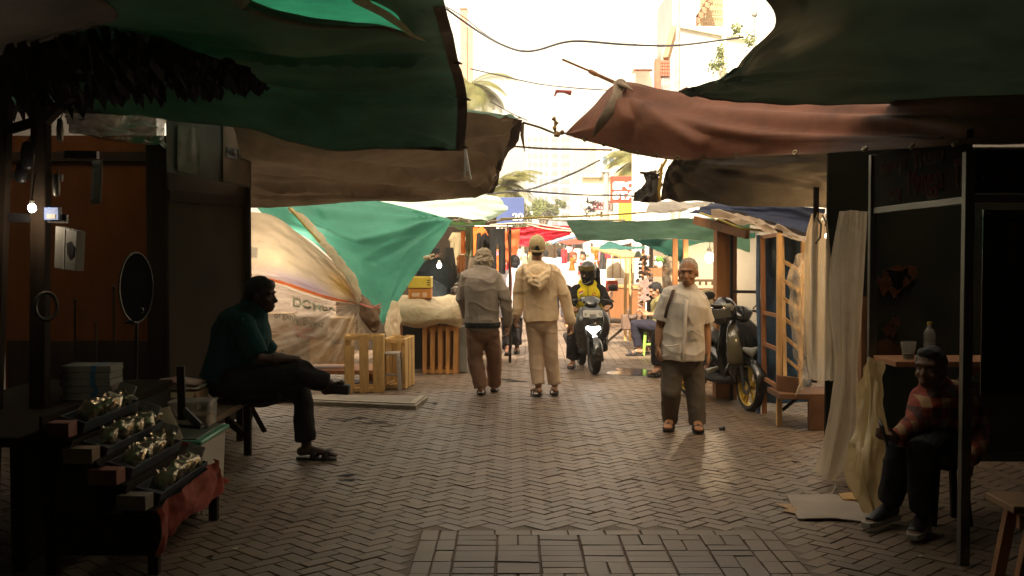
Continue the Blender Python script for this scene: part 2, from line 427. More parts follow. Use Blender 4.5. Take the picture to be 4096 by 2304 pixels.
# concrete kerb strip beside the wrapped stall
M_CONC = mat('concrete', (0.30, 0.26, 0.21), 0.85, 0.3, 5, 0.4, 60)
a, b = G(1225, 1612), G(1665, 1640); c = G(1712, 1600)
mb = MB(); mb.prism([V((-3.4, a.y + .2, -.01)), V((b.x, b.y, -.01)), V((c.x, c.y, -.01)), V((-3.4, c.y + .25, -.01))], (0, 0, .055))
structure(mb.build('kerb', M_CONC, bev=0.008))
mb = MB(); mb.bar(V((-3.3, a.y + .27, .05)), V((b.x - .02, b.y + .1, .05)), .05, .012); mb.bar(V((b.x - .05, b.y + .1, .05)), V((c.x - .06, c.y - .04, .05)), .06, .014)
structure(mb.build('kerb_rim', mat('worn_concrete', (0.42, 0.37, 0.3), 0.8, 0.3, 9, 0.3)))

# ================================================================ tarpaulins
def tarp_mat(name, col, transl=0.3, rough=0.6, **k):
    return mat(name, col, rough, 0.34, 2.6, 0.25, 160, transl=transl, spec=0.3, **k)
def hem_strip(fn, par, u0, u1, v0, v1, m, nu=60, nv=3, off=(0, -.006, -.006), name='hem'):
    h = MB().grid(lambda a, b: fn(u0 + (u1 - u0) * a, v0 + (v1 - v0) * b) + V(off), nu, nv).build(name, m, par, smooth=60); h.matrix_parent_inverse = Matrix(); return h
M_GREEN = tarp_mat('green_tarpaulin', (0.062, 0.122, 0.085), 0.2)
M_BRIGHTGREEN = tarp_mat('bright_green_tarpaulin', (0.03, 0.30, 0.18), 0.5)
M_BROWN = tarp_mat('brown_tarpaulin', (0.19, 0.135, 0.085), 0.16)
M_REDBROWN = tarp_mat('red_brown_tarpaulin', (0.22, 0.095, 0.06), 0.2)
M_DKGREEN = tarp_mat('dark_green_tarpaulin', (0.05, 0.085, 0.055), 0.1)
M_DKGREY = tarp_mat('dark_grey_tarpaulin', (0.055, 0.047, 0.038), 0.1)
M_NAVY = tarp_mat('navy_tarpaulin', (0.02, 0.03, 0.07), 0.06)
M_TEAL = tarp_mat('teal_tarpaulin', (0.03, 0.13, 0.11), 0.25)
M_HEM = mat('hem_band', (0.13, 0.10, 0.08), 0.8, 0.2)
M_CREAM = mat('cream_cloth', (0.80, 0.72, 0.56), 0.8, 0.15, 10, transl=0.5)
M_ROPE = mat('pale_rope', (0.5, 0.44, 0.33), 0.9, 0.3, 30, 0.5, 200)
M_WHITETARP = tarp_mat('white_tarpaulin', (0.72, 0.68, 0.6), 0.35)

def proj(p):
    d = p - V((0, 0, EYE)); c, s = math.cos(PITCH), math.sin(PITCH)
    z = d.y * c - d.z * s; yy = d.y * s + d.z * c
    return 2048 + FPX * d.x / z, 1152 - FPX * yy / z
def inside(pt, poly):
    x, y = pt; r = False; n = len(poly)
    for i in range(n):
        (x0, y0), (x1, y1) = poly[i], poly[(i + 1) % n]
        if (y0 > y) != (y1 > y) and x < (x1 - x0) * (y - y0) / (y1 - y0) + x0: r = not r
    return r

# --- big green tarpaulin on the left
r0 = [V((-4.6, 8.0, 2.62)), P(380, 455, 8.1), P(650, 472, 8.2), P(1000, 522, 8.2), P(1187, 572, 8.2), P(1400, 598, 8.1), P(1620, 598, 8.05), P(1858, 600, 8.0)]
r1 = [V((-4.6, 7.5, 2.75)), V((-3.2, 7.6, 2.80)), V((-2.6, 7.7, 2.80)), V((-2.0, 7.7, 2.75)), V((-1.6, 7.7, 2.70)), V((-1.2, 7.65, 2.66)), V((-.8, 7.6, 2.68)), P(1868, 395, 7.6)]
r2 = [V((-4.6, 6.9, 2.80)), V((-3.2, 6.9, 2.85)), V((-2.6, 7.0, 2.86)), V((-2.0, 7.0, 2.83)), V((-1.6, 7.0, 2.80)), V((-1.2, 7.0, 2.78)), V((-.8, 7.0, 2.80)), P(1832, 235, 7.0)]
r3 = [V((-4.6, 6.0, 2.84)), V((-3.2, 6.1, 2.86)), V((-2.6, 6.2, 2.85)), V((-2.0, 6.2, 2.83)), V((-1.6, 6.2, 2.80)), V((-1.2, 6.2, 2.80)), V((-.8, 6.2, 2.84)), P(1806, 110, 6.25)]
r4 = [V((-4.6, 4.9, 2.86)), V((-3.2, 5.0, 2.87)), V((-2.6, 5.0, 2.86)), V((-2.0, 5.1, 2.83)), V((-1.6, 5.1, 2.82)), V((-1.2, 5.1, 2.83)), V((-.8, 5.2, 2.86)), P(1762, -50, 5.3)]
r5 = [V((x, 2.0, 3.0)) for x in (-4.6, -3.2, -2.6, -2.0, -1.6, -1.2, -.8, -.3)]
r6 = [V((x, -7.1, 3.0)) for x in (-4.95, -3.2, -2.6, -2.0, -1.6, -1.2, -.8, -.3)]  # unseen stretch carried back past the camera to shut out sky light
HOLE = [(860, -330), (930, -40), (1000, 22), (1100, 58), (1250, 84), (1420, 95), (1540, 92), (1648, 138), (1590, 70), (1500, 28), (1412, 0), (1310, -330)]
T1 = [r0, r1, r2, r3, r4, r5, r6]
holes = {}
def t1_skip(u, v):
    p = cr([cr(r, u) for r in T1], v)
    return p.y > 3.5 and inside(proj(p), HOLE)
o, t1fn = tarp('tarpaulin', T1, M_GREEN, 150, 150, wr=0.055, wf=(3.0, 7), seed=2, anchors=((1, 0, .05, 5, 2.2), (1, .17, .04, 4, 1.5)), ridges=[([(.25, .30), (.5, .22), (1, .16)], -.10, .18), ([(.35, .46), (.6, .40), (.9, .36)], .08, .15)], skip=t1_skip)
tag(o, 'large dull green tarpaulin roof filling the upper left of the view', 'tarpaulin')
hb = MB()
hb.grid(lambda a, b: t1fn(1 - 0.02 * (1 - a), b * 0.62) + V((0, 0, -.008)), 3, 60)
hem_strip(t1fn, o, 0, 1, 0, .006, mat('olive_hem', (.11, .11, .07), .8), 90); hem_strip(t1fn, o, 0, 1, .235, .238, mat('olive_hem', (1, 1, 1)), 90, 2, name='seam')
hem = hb.build('hem', M_HEM, o, smooth=60); hem.matrix_parent_inverse = Matrix()
for v in (0.02, 0.17, 0.33):
    q = t1fn(1, v); mb = MB(); mb.tube([q + V((-.05, 0, .0)), q + V((.0, 0, -.01)), q + V((.025, -.01, -.02))], [.009, .011, .005], 6)
    k = mb.build('tie_knot', mat('dark_cord', (0.04, 0.03, 0.025), 0.9), o); k.matrix_parent_inverse = Matrix()
q = t1fn(1, 0.0)
mb = MB()
for dx, L_ in ((.0, .2), (.025, .22), (.012, .16)): mb.tube([q + V((dx * .4 - .0, -.01, 0)), q + V((dx + .004, -.02, -L_ * .5)), q + V((dx * 1.8, -.02, -L_))], [.008, .007, .009], 6)
tag(mb.build('tie_string', mat('white_string', (0.6, 0.58, 0.54), .8)), 'white string ends hanging from the corner of the large green tarpaulin', 'string')
import bmesh
bm = bmesh.new(); bm.from_mesh(o.data)
hv = {v: [e.other_vert(v) for e in v.link_edges if e.is_boundary] for v in bm.verts if v.co.y > 3.6 and 800 < proj(v.co)[0] < 1720 and proj(v.co)[1] < 240 and any(e.is_boundary for e in v.link_edges)}
for _ in range(10):
    nw = {v: (v.co + sum((q.co for q in qs), V())) / (1 + len(qs)) for v, qs in hv.items()}
    for v, c in nw.items(): v.co = c
bm.to_mesh(o.data); bm.free()
best = []
for (hx, hy) in HOLE[1:8]:
    bb = min(((proj(t1fn(i / 90, .12 + j * .55 / 90)), i / 90, .12 + j * .55 / 90) for i in range(91) for j in range(91) if t1fn(i / 90, .12 + j * .55 / 90).y > 3.5), key=lambda z: (z[0][0] - hx) ** 2 + (z[0][1] - hy) ** 2)
    best.append(t1fn(bb[1], bb[2]) + V((0, 0, -.012)))
h = MB().loft([cr(best, i / 40) + V((0, 0, -.008)) for i in range(41)], [(.035, .012)] * 41, (0, 1, 0), 8).build('rolled_edge', mat('olive_hem', (1, 1, 1)), o, smooth=60); h.matrix_parent_inverse = Matrix()
# brighter tarpaulin above the slit, and the pale folded edge beside it
rows = [[V((-3.2, 9.2, 3.02)), V((-1.8, 9.2, 3.0)), V((-.47, 9.2, 3.0))], [V((-3.2, 7.3, 3.08)), V((-1.8, 7.3, 3.05)), V((-.42, 7.3, 3.08))], [V((-3.2, 5.3, 3.14)), V((-1.8, 5.3, 3.10)), V((-.45, 5.3, 3.14))], [V((-3.2, 3.2, 3.26)), V((-1.8, 3.2, 3.22)), V((-.45, 3.2, 3.26))]]
o, _ = tarp('tarpaulin', rows, M_BRIGHTGREEN, 30, 30, wr=.04, seed=5)
tag(o, 'bright green tarpaulin glowing through the slit at the top of the view', 'tarpaulin')
mb = MB(); pts = [P(1330, -330, 4.3), P(1400, -60, 5.0), P(1452, 0, 5.35), P(1540, 45, 5.6), P(1600, 88, 5.8), P(1650, 132, 6.0), P(1700, 152, 6.1)]
mb.loft([p - V((0, 0, .015)) for p in pts], [(.05, .008), (.05, .008), (.045, .008), (.035, .01), (.026, .01), (.014, .008), (.004, .004)], (1, 0, 0), 10)
tag(mb.build('folded_cloth', M_CREAM, smooth=60), 'pale folded cloth strip along the bright slit in the green roof', 'cloth')
# greyish tarpaulin in the top left corner
rows = [[V((-4.4, 6.3, 2.55)), V((-3.3, 6.2, 2.62)), P(300, 130, 6.0), P(392, 60, 5.8)], [V((-4.4, 5.2, 2.62)), V((-3.3, 5.0, 2.66)), P(320, 20, 5.2), P(400, 10, 5.2)], [V((-4.4, 3.6, 2.75)), V((-3.3, 3.6, 2.77)), V((-2.4, 3.6, 2.78)), V((-1.9, 3.6, 2.78))]]
o, _ = tarp('tarpaulin', rows, tarp_mat('grey_tarpaulin', (0.17, 0.145, 0.12), .12), 30, 24, wr=.05, seed=8)
tag(o, 'greyish tarpaulin in the top left corner under the green roof', 'tarpaulin')

# --- brown tarpaulin behind it
rows = [[P(900, 425, 8.7), P(1150, 510, 8.8), P(1400, 545, 8.9), P(1650, 500, 9.0), P(1880, 462, 9.2), P(2092, 488, 9.6)],
        [P(960, 600, 9.3), P(1180, 610, 9.4), P(1420, 620, 9.5), P(1660, 600, 9.6), P(1890, 560, 9.8), P(2072, 555, 10.0)],
        [P(970, 700, 10.0), P(1200, 690, 10.1), P(1440, 690, 10.2), P(1680, 680, 10.3), P(1890, 660, 10.3), P(2010, 662, 10.4)],
        [P(980, 770, 10.6), P(1200, 765, 10.7), P(1440, 752, 10.8), P(1690, 742, 10.9), P(1880, 735, 10.9), P(1996, 725, 10.9)],
        [P(985, 832, 11.0), P(1200, 826, 11.1), P(1440, 812, 11.2), P(1700, 802, 11.3), P(1850, 794, 11.2), P(1972, 778, 11.1)]]
o, f2 = tarp('tarpaulin', rows, M_BROWN, 130, 70, wr=0.045, wf=(2.2, 6), seed=11, ridges=[([(.12, .22), (.35, .34), (.6, .62), (.9, .93)], .2, .12), ([(.55, .55), (.75, .5), (.95, .58)], -.16, .08), ([(0, .62), (.3, .68), (.55, .8)], -.13, .06), ([(0, .8), (.3, .84), (.6, .92)], .12, .05), ([(0, .5), (.25, .55), (.5, .7)], .1, .06), ([(.5, .08), (.75, .2), (.98, .04)], -.16, .1)], anchors=((1, 0, .08, 5, 1.6), (1, .55, .07, 6, 2.0), (0, 1, .03, 9, 1.5)))
tag(o, 'sagging brown tarpaulin below the green roof, tied at a pointed corner', 'tarpaulin')
mb = MB(); mb.grid(lambda a, b: f2(0.62 + .38 * a, 0.05 * b - .035) + V((0, -.01, .02)), 30, 2)
h = mb.build('edge_strip', mat('pale_green_edge', (0.3, 0.5, 0.42), .6), o); h.matrix_parent_inverse = Matrix()
mb = MB(); mb.grid(lambda a, b: f2(0.962 + .04 * a, b) + V((0, -.012, 0)), 3, 40)
h = mb.build('hem', M_HEM, o); h.matrix_parent_inverse = Matrix()

# --- right side roofs
r0 = [P(2716, 364, 7.6), P(2850, 392, 7.55), P(3000, 408, 7.5), P(3300, 416, 7.3), P(3700, 408, 7.1), P(4096, 400, 7.0), P(4900, 390, 6.8)]
r1 = [P(2880, 310, 6.95), P(2960, 330, 6.9), V((1.75, 6.8, 2.70)), V((2.2, 6.7, 2.70)), V((2.8, 6.6, 2.68)), V((3.4, 6.5, 2.66)), V((4.7, 6.4, 2.6))]
r2 = [P(2962, 246, 6.3), P(3030, 250, 6.3), V((1.75, 6.2, 2.74)), V((2.2, 6.1, 2.75)), V((2.8, 6.0, 2.75)), V((3.4, 5.9, 2.74)), V((4.7, 5.8, 2.7))]
r3 = [P(3064, 0, 5.0), V((1.42, 5.0, 2.8)), V((1.8, 4.9, 2.8)), V((2.2, 4.9, 2.82)), V((2.8, 4.8, 2.82)), V((3.4, 4.8, 2.8)), V((4.7, 4.8, 2.76))]
r35 = [V((x, 3.4, 2.95)) for x in (-.25, .6, 1.4, 2.2, 2.8, 3.4, 4.7)]  # unseen rows from here widened across the lane to shade the foreground
r4 = [V((x, 1.0, 3.0)) for x in (-.25, .6, 1.4, 2.2, 2.8, 3.4, 4.7)]
r5 = [V((x, -7.1, 3.0)) for x in (-.25, .6, 1.4, 2.2, 2.8, 3.4, 4.7)]
o, fr1 = tarp('tarpaulin', [r0, r1, r2, r3, r35, r4, r5], M_DKGREEN, 110, 120, wr=.05, wf=(4, 6), seed=21, anchors=((0, .17, .07, 5, 1.8), (0, 0, .05, 5, 1.8)))
tag(o, 'large dark green tarpaulin roof filling the upper right of the view', 'tarpaulin')
hem_strip(fr1, o, 0, 1, 0, .006, mat('dark_green_hem', (.06, .075, .05), .8), 80)
rows = [[P(2262, 533, 9.0), P(2370, 430, 8.8), P(2478, 330, 8.6), P(2700, 366, 8.4), P(3000, 385, 8.2), P(3500, 400, 7.4), P(3850, 385, 6.0), P(4300, 380, 5.6), P(5000, 380, 5.4)],
        [P(2262, 536, 9.0), P(2385, 505, 8.65), P(2505, 475, 8.3), P(2720, 500, 8.05), P(3000, 515, 7.8), P(3500, 507, 7.1), P(3850, 500, 5.7), P(4300, 490, 5.35), P(5000, 490, 5.2)],
        [P(2264, 540, 9.0), P(2420, 582, 8.7), P(2560, 617, 8.4), P(2720, 638, 8.1), P(2960, 626, 7.9), P(3480, 595, 6.9), P(3850, 576, 5.42), P(4300, 556, 5.15), P(5000, 545, 5.0)]]
o, f3 = tarp('tarpaulin', rows, M_REDBROWN, 150, 60, wr=.022, wf=(4, 2), seed=31, fine=.002, ridges=[([(.26, 0), (.36, .45), (.5, .8)], .07, .10), ([(.27, .05), (.45, .35), (.75, .7), (1, .8)], .09, .08), ([(.3, .05), (.6, .2), (1, .35)], .07, .07), ([(.26, .1), (.27, .5), (.22, .9)], .05, .08), ([(.31, .3), (.42, .75)], -.06, .09)])
tag(o, 'red brown tarpaulin canopy tied to a high peak on the right of the lane', 'tarpaulin')
hem_strip(f3, o, 0, 1, .955, 1, mat('rust_hem', (.26, .15, .095), .8), 110)
hem_strip(f3, o, 0, 1, .0, .03, mat('rust_hem', (1, 1, 1)), 110)
def eyelets(fn, par, uvs, m):
    for (u, v) in uvs:
        p = fn(u, v); nrm = (fn(min(1, u + .01), v) - fn(max(0, u - .01), v)).cross(fn(u, min(1, v + .01)) - fn(u, max(0, v - .01))).normalized()
        k = MB().lathe([(.010, -.009), (.020, -.009), (.020, .009), (.010, .009)], p, nrm, 14, closed=True).build('eyelet', m, par); k.matrix_parent_inverse = Matrix()
eyelets(f3, o, [(.06 + i * .062, .975) for i in range(12)], mat('brass_eyelet', (.35, .28, .15), .4, metal=.6))
mb = MB()
pts = [P(2478, 330, 8.5), P(2470, 380, 8.42), P(2440, 440, 8.4), P(2400, 500, 8.45), P(2372, 545, 8.55)]
mb.loft(pts, [(.045, .02), (.04, .008), (.045, .006), (.035, .005), (.006, .004)], n=10)
mb.loft([P(2480, 335, 8.45), P(2508, 345, 8.42), P(2530, 362, 8.4)], [(.03, .02), (.018, .012), (.008, .006)], n=8)
mb.ell(P(2482, 345, 8.5), (.055, .05, .06))
h = mb.build('corner_tie', mat('beige_cloth_tie', (0.33, 0.26, 0.19), .9, .3, 14), o, smooth=60); h.matrix_parent_inverse = Matrix()
rows = [[P(2700, 625, 9.3), P(2790, 620, 9.3), P(2950, 615, 9.2), P(3150, 600, 9.1), P(3350, 590, 9.0), P(3600, 590, 8.9)],
        [P(2660, 700, 9.5), P(2770, 700, 9.45), P(2950, 710, 9.3), P(3150, 715, 9.2), P(3350, 715, 9.1), P(3600, 710, 9.0)],
        [P(2640, 800, 9.6), P(2770, 806, 9.6), P(2950, 818, 9.5), P(3150, 826, 9.4), P(3350, 836, 9.2), P(3600, 840, 9.0)]]
o, _ = tarp('tarpaulin', rows, M_DKGREY, 80, 40, wr=.04, wf=(3, 3), seed=41, ridges=[([(0, .3), (.15, .5), (.4, .9)], .07, .06), ([(0, .25), (.25, .3), (.7, .6)], .06, .06)], anchors=((0, .3, .08, 6, 1.6), (0, 1, .05, 5, 1.4)))
tag(o, 'dark grey tarpaulin hanging under the red brown canopy', 'tarpaulin')
mb = MB(); mb.loft([P(2648, 655, 9.35), P(2644, 700, 9.35), P(2636, 760, 9.35), P(2638, 800, 9.35)], [(.012, .004), (.014, .004), (.013, .004), (.012, .004)], n=8)
mb.loft([P(2665, 640, 9.35), P(2650, 665, 9.35), P(2630, 690, 9.35)], [.012, .014, .008], n=8)
tag(mb.build('strap', mat('yellow_strap', (0.5, 0.33, 0.06), .7), smooth=60), 'yellow strap holding the edge of the dark grey tarpaulin', 'strap')
rows = [[P(2588, 688, 9.6), P(2606, 684, 9.55), P(2622, 690, 9.6)], [P(2572, 735, 9.6), P(2606, 730, 9.45), P(2640, 735, 9.55)], [P(2556, 775, 9.6), P(2600, 775, 9.42), P(2648, 775, 9.5)], [P(2528, 800, 9.6), P(2590, 812, 9.45), P(2646, 806, 9.5)]]
o, _ = tarp('cloth_bundle', rows, M_DKGREY, 40, 30, wr=.05, wf=(5, 2), seed=43, anchors=((.5, 0, .06, 6, .5),))
tag(o, 'bunched dark cloth tied at the end of the dark grey tarpaulin', 'cloth bundle')
mb = MB(); mb.tube([P(2575, 700, 9.5), P(2604, 690, 9.48), P(2630, 702, 9.5), P(2650, 690, 9.5)], .016, 6); mb.tube([P(2560, 690, 9.5), P(2590, 694, 9.48)], .012, 6); k = mb.build('tie_knot', mat('dark_cord', (1, 1, 1)), o); k.matrix_parent_inverse = Matrix()
mb = MB(); mb.loft([P(2718, 366, 7.5), P(2745, 354, 7.45), P(2790, 362, 7.45), P(2810, 374, 7.5)], [(.01, .008), (.02, .012), (.018, .012), (.006, .005)], n=8); tag(mb.build('rag', mat('beige_rag', (.4, .32, .22), .9, .3, 20), smooth=60), 'beige rag at the corner of the large dark green roof', 'rag')
rows = [[P(2600, 800, 10.4), P(2720, 806, 10.3), P(2855, 812, 10.2)], [P(2590, 828, 10.2), P(2700, 838, 10.1), P(2800, 825, 10.1)], [P(2580, 850, 10.1), P(2640, 850, 10.0), P(2700, 845, 10.0)]]
o, _ = tarp('tarpaulin', rows, M_WHITETARP, 24, 16, wr=.03, seed=44)
tag(o, 'small whitish tarpaulin flap below the dark grey tarpaulin', 'tarpaulin')
rows = [[P(2840, 812, 11.8), P(3000, 815, 11.2), P(3150, 822, 10.8), P(3300, 835, 10.2)], [P(2790, 835, 11.7), P(2990, 850, 11.2), P(3140, 872, 10.8), P(3280, 905, 10.3)], [P(2750, 852, 11.6), P(2980, 868, 11.1), P(3130, 905, 10.7), P(3250, 952, 10.3)]]
o, _ = tarp('tarpaulin', rows, M_NAVY, 30, 20, wr=.03, seed=47)
tag(o, 'navy blue tarpaulin roof above the parked scooter', 'tarpaulin')
rows = [[P(2264, 880, 12.6), P(2450, 884, 12.7), P(2650, 880, 12.8), P(2850, 870, 12.9), P(3000, 890, 12.9)],
        [P(2285, 920, 12.5), P(2450, 920, 12.6), P(2650, 916, 12.7), P(2850, 915, 12.8), P(3000, 950, 12.9)],
        [P(2310, 962, 12.4), P(2450, 961, 12.5), P(2650, 956, 12.6), P(2850, 968, 12.7), P(3000, 1010, 12.8)]]
o, _ = tarp('tarpaulin', rows, M_DKGREEN2 if 'M_DKGREEN2' in globals() else tarp_mat('forest_green_tarpaulin', (0.06, 0.135, 0.09), .2), 50, 20, wr=.03, wf=(6, 2), seed=51)
tag(o, 'dark green tarpaulin with a straight edge in mid lane on the right', 'tarpaulin')
rows = [[P(2520, 958, 13.4), P(2680, 955, 13.6), P(2860, 960, 13.8), P(3020, 930, 13.8)], [P(2600, 990, 13.8), P(2700, 1010, 14), P(2860, 985, 14.2), P(3020, 985, 14)], [P(2700, 1040, 14.2), P(2730, 1055, 14.3), P(2860, 1005, 14.5), P(3020, 1010, 14.2)]]
o, _ = tarp('tarpaulin', rows, M_TEAL, 40, 20, wr=.05, seed=53)
tag(o, 'teal tarpaulin sloping down behind the straight edged green one', 'tarpaulin')
rows = [[P(2400, 990, 17), P(2438, 966, 17), P(2500, 985, 17), P(2580, 985, 17)], [P(2395, 996, 16.6), P(2440, 996, 16.5), P(2500, 1000, 16.5), P(2585, 994, 16.6)]]
o, _ = tarp('tarpaulin', rows, M_TEAL, 24, 8, wr=.02, seed=55)
tag(o, 'small teal awning with a little peak over the white board', 'tarpaulin')

o, _ = tarp('tarpaulin', [[V((x, y, 2.95 + .02 * (5.35 - y) / 3)) for x in (-.45, .1, .7, 1.35)] for y in (5.35, 3.5, 1.5)], M_DKGREEN, 12, 12, wr=.02, seed=29)  # out of view strip added to keep sky light off the foreground
tag(o, 'unseen dark green tarpaulin strip added over the lane to darken the foreground', 'tarpaulin')

# ================================================================ out of view blocks added to shade the lane, and stall walls
M_PLASTER = mat('old_plaster', (0.12, 0.105, 0.09), .9, .25, 1.2, .2, 20)
def block(name, lab, c, d, m, win=None):
    t = thing(name, lab, 'building', (c[0], c[1], 0))
    MB().box((c[0], c[1], d[2] / 2), d).build('wall', m, t, bev=.03)
    return t
b1 = block('shade_block', 'unseen plain block added behind the stalls on the left to block sun', (-8.6, 3.5, 0), (7.4, 23, 7), M_PLASTER)
b2 = block('shade_block', 'unseen low block added behind the dark stalls on the right for shade', (8.9, 2.0, 0), (7.4, 24, 7.5), M_PLASTER)
b3 = block('shade_block', 'unseen tall block added behind the viewer to shade the lane', (0, -9.5, 0), (30, 5, 25), M_PLASTER)  # unseen, made tall so its shadow covers the foreground
# ================================================================ stalls under the roofs
def one(mb, name, label, cat, m, group=None, **k):
    return tag(mb.build(name, m, **k), label, cat, group)
M_BLACK = mat('black_plastic', (0.012, 0.012, 0.013), .45, .3, 8, .05)
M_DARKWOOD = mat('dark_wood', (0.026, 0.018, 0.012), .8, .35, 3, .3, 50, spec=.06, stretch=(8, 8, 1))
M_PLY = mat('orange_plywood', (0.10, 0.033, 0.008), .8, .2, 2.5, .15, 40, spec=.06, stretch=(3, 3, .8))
M_WOOD = mat('pine_wood', (0.50, 0.30, 0.12), .65, .3, 4, .25, 60, stretch=(5, 5, .7))
M_REDWOOD = mat('brown_wood', (0.30, 0.13, 0.05), .6, .3, 4, .25, 60, stretch=(5, 5, .7))
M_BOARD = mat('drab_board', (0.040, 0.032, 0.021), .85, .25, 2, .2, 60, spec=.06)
M_CHROME = mat('chrome', (0.08, 0.08, 0.078), .4, .1, 5, 0, metal=1)
M_ALU = mat('aluminium', (0.12, 0.115, 0.1), .42, .15, 6, .05, 90, metal=.85)
M_WHITEP = mat('white_card', (0.17, 0.17, 0.15), .6, .1, 8, .05)
M_CARD = mat('cardboard', (0.40, 0.27, 0.15), .85, .15, 6, .15, 60)
M_REDCLOTH = mat('red_cloth', (0.22, 0.03, 0.012), .85, .2, 9, .3, 90, transl=.15)
M_CLEAR = mat('clear_plastic', (0.45, 0.43, 0.38), .22, .1, 9, .3, 30, clear=.65, spec=.6)
M_FILM = mat('milky_plastic', (0.80, 0.68, 0.50), .38, .12, 3, .15, 25, transl=.5, clear=.32, spec=.5)
M_FILMY = mat('yellowed_plastic', (0.66, 0.52, 0.28), .33, .2, 4, .4, 22, transl=.4, clear=.12, spec=.5)

# --- left: plywood wall, post, shutter board, picture banner
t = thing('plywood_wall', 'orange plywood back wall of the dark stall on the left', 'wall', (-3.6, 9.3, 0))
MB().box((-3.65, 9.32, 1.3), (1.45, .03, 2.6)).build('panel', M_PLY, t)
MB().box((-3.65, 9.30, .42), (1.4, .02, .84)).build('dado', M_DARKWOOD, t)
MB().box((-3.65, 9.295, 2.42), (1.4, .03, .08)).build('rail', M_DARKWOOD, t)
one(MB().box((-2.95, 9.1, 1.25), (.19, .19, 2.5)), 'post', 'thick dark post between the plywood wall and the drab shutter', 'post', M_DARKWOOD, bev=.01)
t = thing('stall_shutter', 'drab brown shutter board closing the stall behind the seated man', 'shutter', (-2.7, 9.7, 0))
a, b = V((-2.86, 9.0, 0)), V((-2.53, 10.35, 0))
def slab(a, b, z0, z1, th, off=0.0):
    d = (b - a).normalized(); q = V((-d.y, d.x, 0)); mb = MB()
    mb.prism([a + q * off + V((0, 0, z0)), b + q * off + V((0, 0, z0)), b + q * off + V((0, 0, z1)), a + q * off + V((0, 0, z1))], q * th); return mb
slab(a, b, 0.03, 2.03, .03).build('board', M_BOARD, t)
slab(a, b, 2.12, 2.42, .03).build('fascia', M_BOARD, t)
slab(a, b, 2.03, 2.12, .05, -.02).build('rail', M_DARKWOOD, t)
mb = MB(); mb.bar(b + V((0, -.03, 0)), b + V((0, -.03, 2.35)), .07, .07); mb.build('jamb', M_DARKWOOD, t)
mb = MB()
for i in range(14): mb.box(b + V((-.055, -.07, .9 + i * .03)), (.012, .012, .012))
mb.build('chain', M_ALU, t)
t = thing('banner', 'faded picture banner hanging above the drab shutter', 'banner', P(830, 600, 8.8))
q = [P(662, 425, 8.75), P(1005, 490, 9.6), P(1005, 752, 9.6), P(668, 690, 8.75)]
def bil(q, u, v): return (q[0] * (1 - u) + q[1] * u) * (1 - v) + (q[3] * (1 - u) + q[2] * u) * v
def patch(q, u0, u1, v0, v1, dy, m, name, par, wv=.01, seed=0, nu=14, nv=10):
    mb = MB(); mb.grid(lambda u, v: bil(q, u0 + (u1 - u0) * u, v0 + (v1 - v0) * v) + V((0, dy + wv * noise.noise((u * 4, v * 2, seed)), 0)), nu, nv)
    return mb.build(name, m, par, smooth=60)
patch(q, 0, 1, 0, 1, 0, mat('banner_print', (0.05, 0.05, 0.045), .5, .5, 3.5, 0), 'sheet', t, .02, 1)
patch(q, .13, .38, .25, .95, -.03, mat('banner_figure', (0.085, 0.075, 0.06), .5, .4, 9, 0), 'picture', t, .02, 1)
patch(q, .66, .99, .1, .97, -.03, mat('banner_brown', (0.12, 0.08, 0.05), .5, .3, 4, 0), 'picture', t, .02, 1)
patch(q, .70, .86, .45, .6, -.045, M_BLACK, 'caption', t, .02, 1); patch(q, .88, .99, .45, .6, -.045, M_BLACK, 'caption', t, .02, 1)
rows = [[P(250, 425, 7.9), P(380, 430, 8.1), P(520, 440, 8.4), P(690, 405, 8.7)], [P(265, 480, 7.9), P(380, 490, 8.0), P(520, 505, 8.3), P(665, 520, 8.6)], [P(280, 530, 7.9), P(380, 552, 8.0), P(520, 572, 8.3), P(668, 588, 8.5)]]
o, _ = tarp('plastic_sheet', rows, mat('grimy_plastic', (0.17, 0.125, 0.09), .3, .3, 4, .4, 20, clear=.1), 50, 16, wr=.08, wf=(3, 6), seed=61, anchors=((1, 0, .05, 8, 1.2),))
tag(o, 'crumpled grimy plastic sheet over the top of the plywood wall', 'plastic sheet')
mb = MB(); mb.grid(lambda u, v: P(368 + 42 * u - 8 * v, 640 + 175 * v, 8.2) + V((0, .01 * math.sin(3 * v), 0)), 3, 8)
one(mb, 'cloth_strip', 'pale cloth strip hanging on the plywood wall', 'cloth', mat('pale_cloth', (0.33, 0.36, 0.33), .8), solid=.004)
mb = MB(); mb.bar(P(262, 618, 8.0), P(392, 620, 8.0), .05, .055); one(mb, 'rail', 'short black rail in front of the plywood wall', 'rail', M_BLACK)

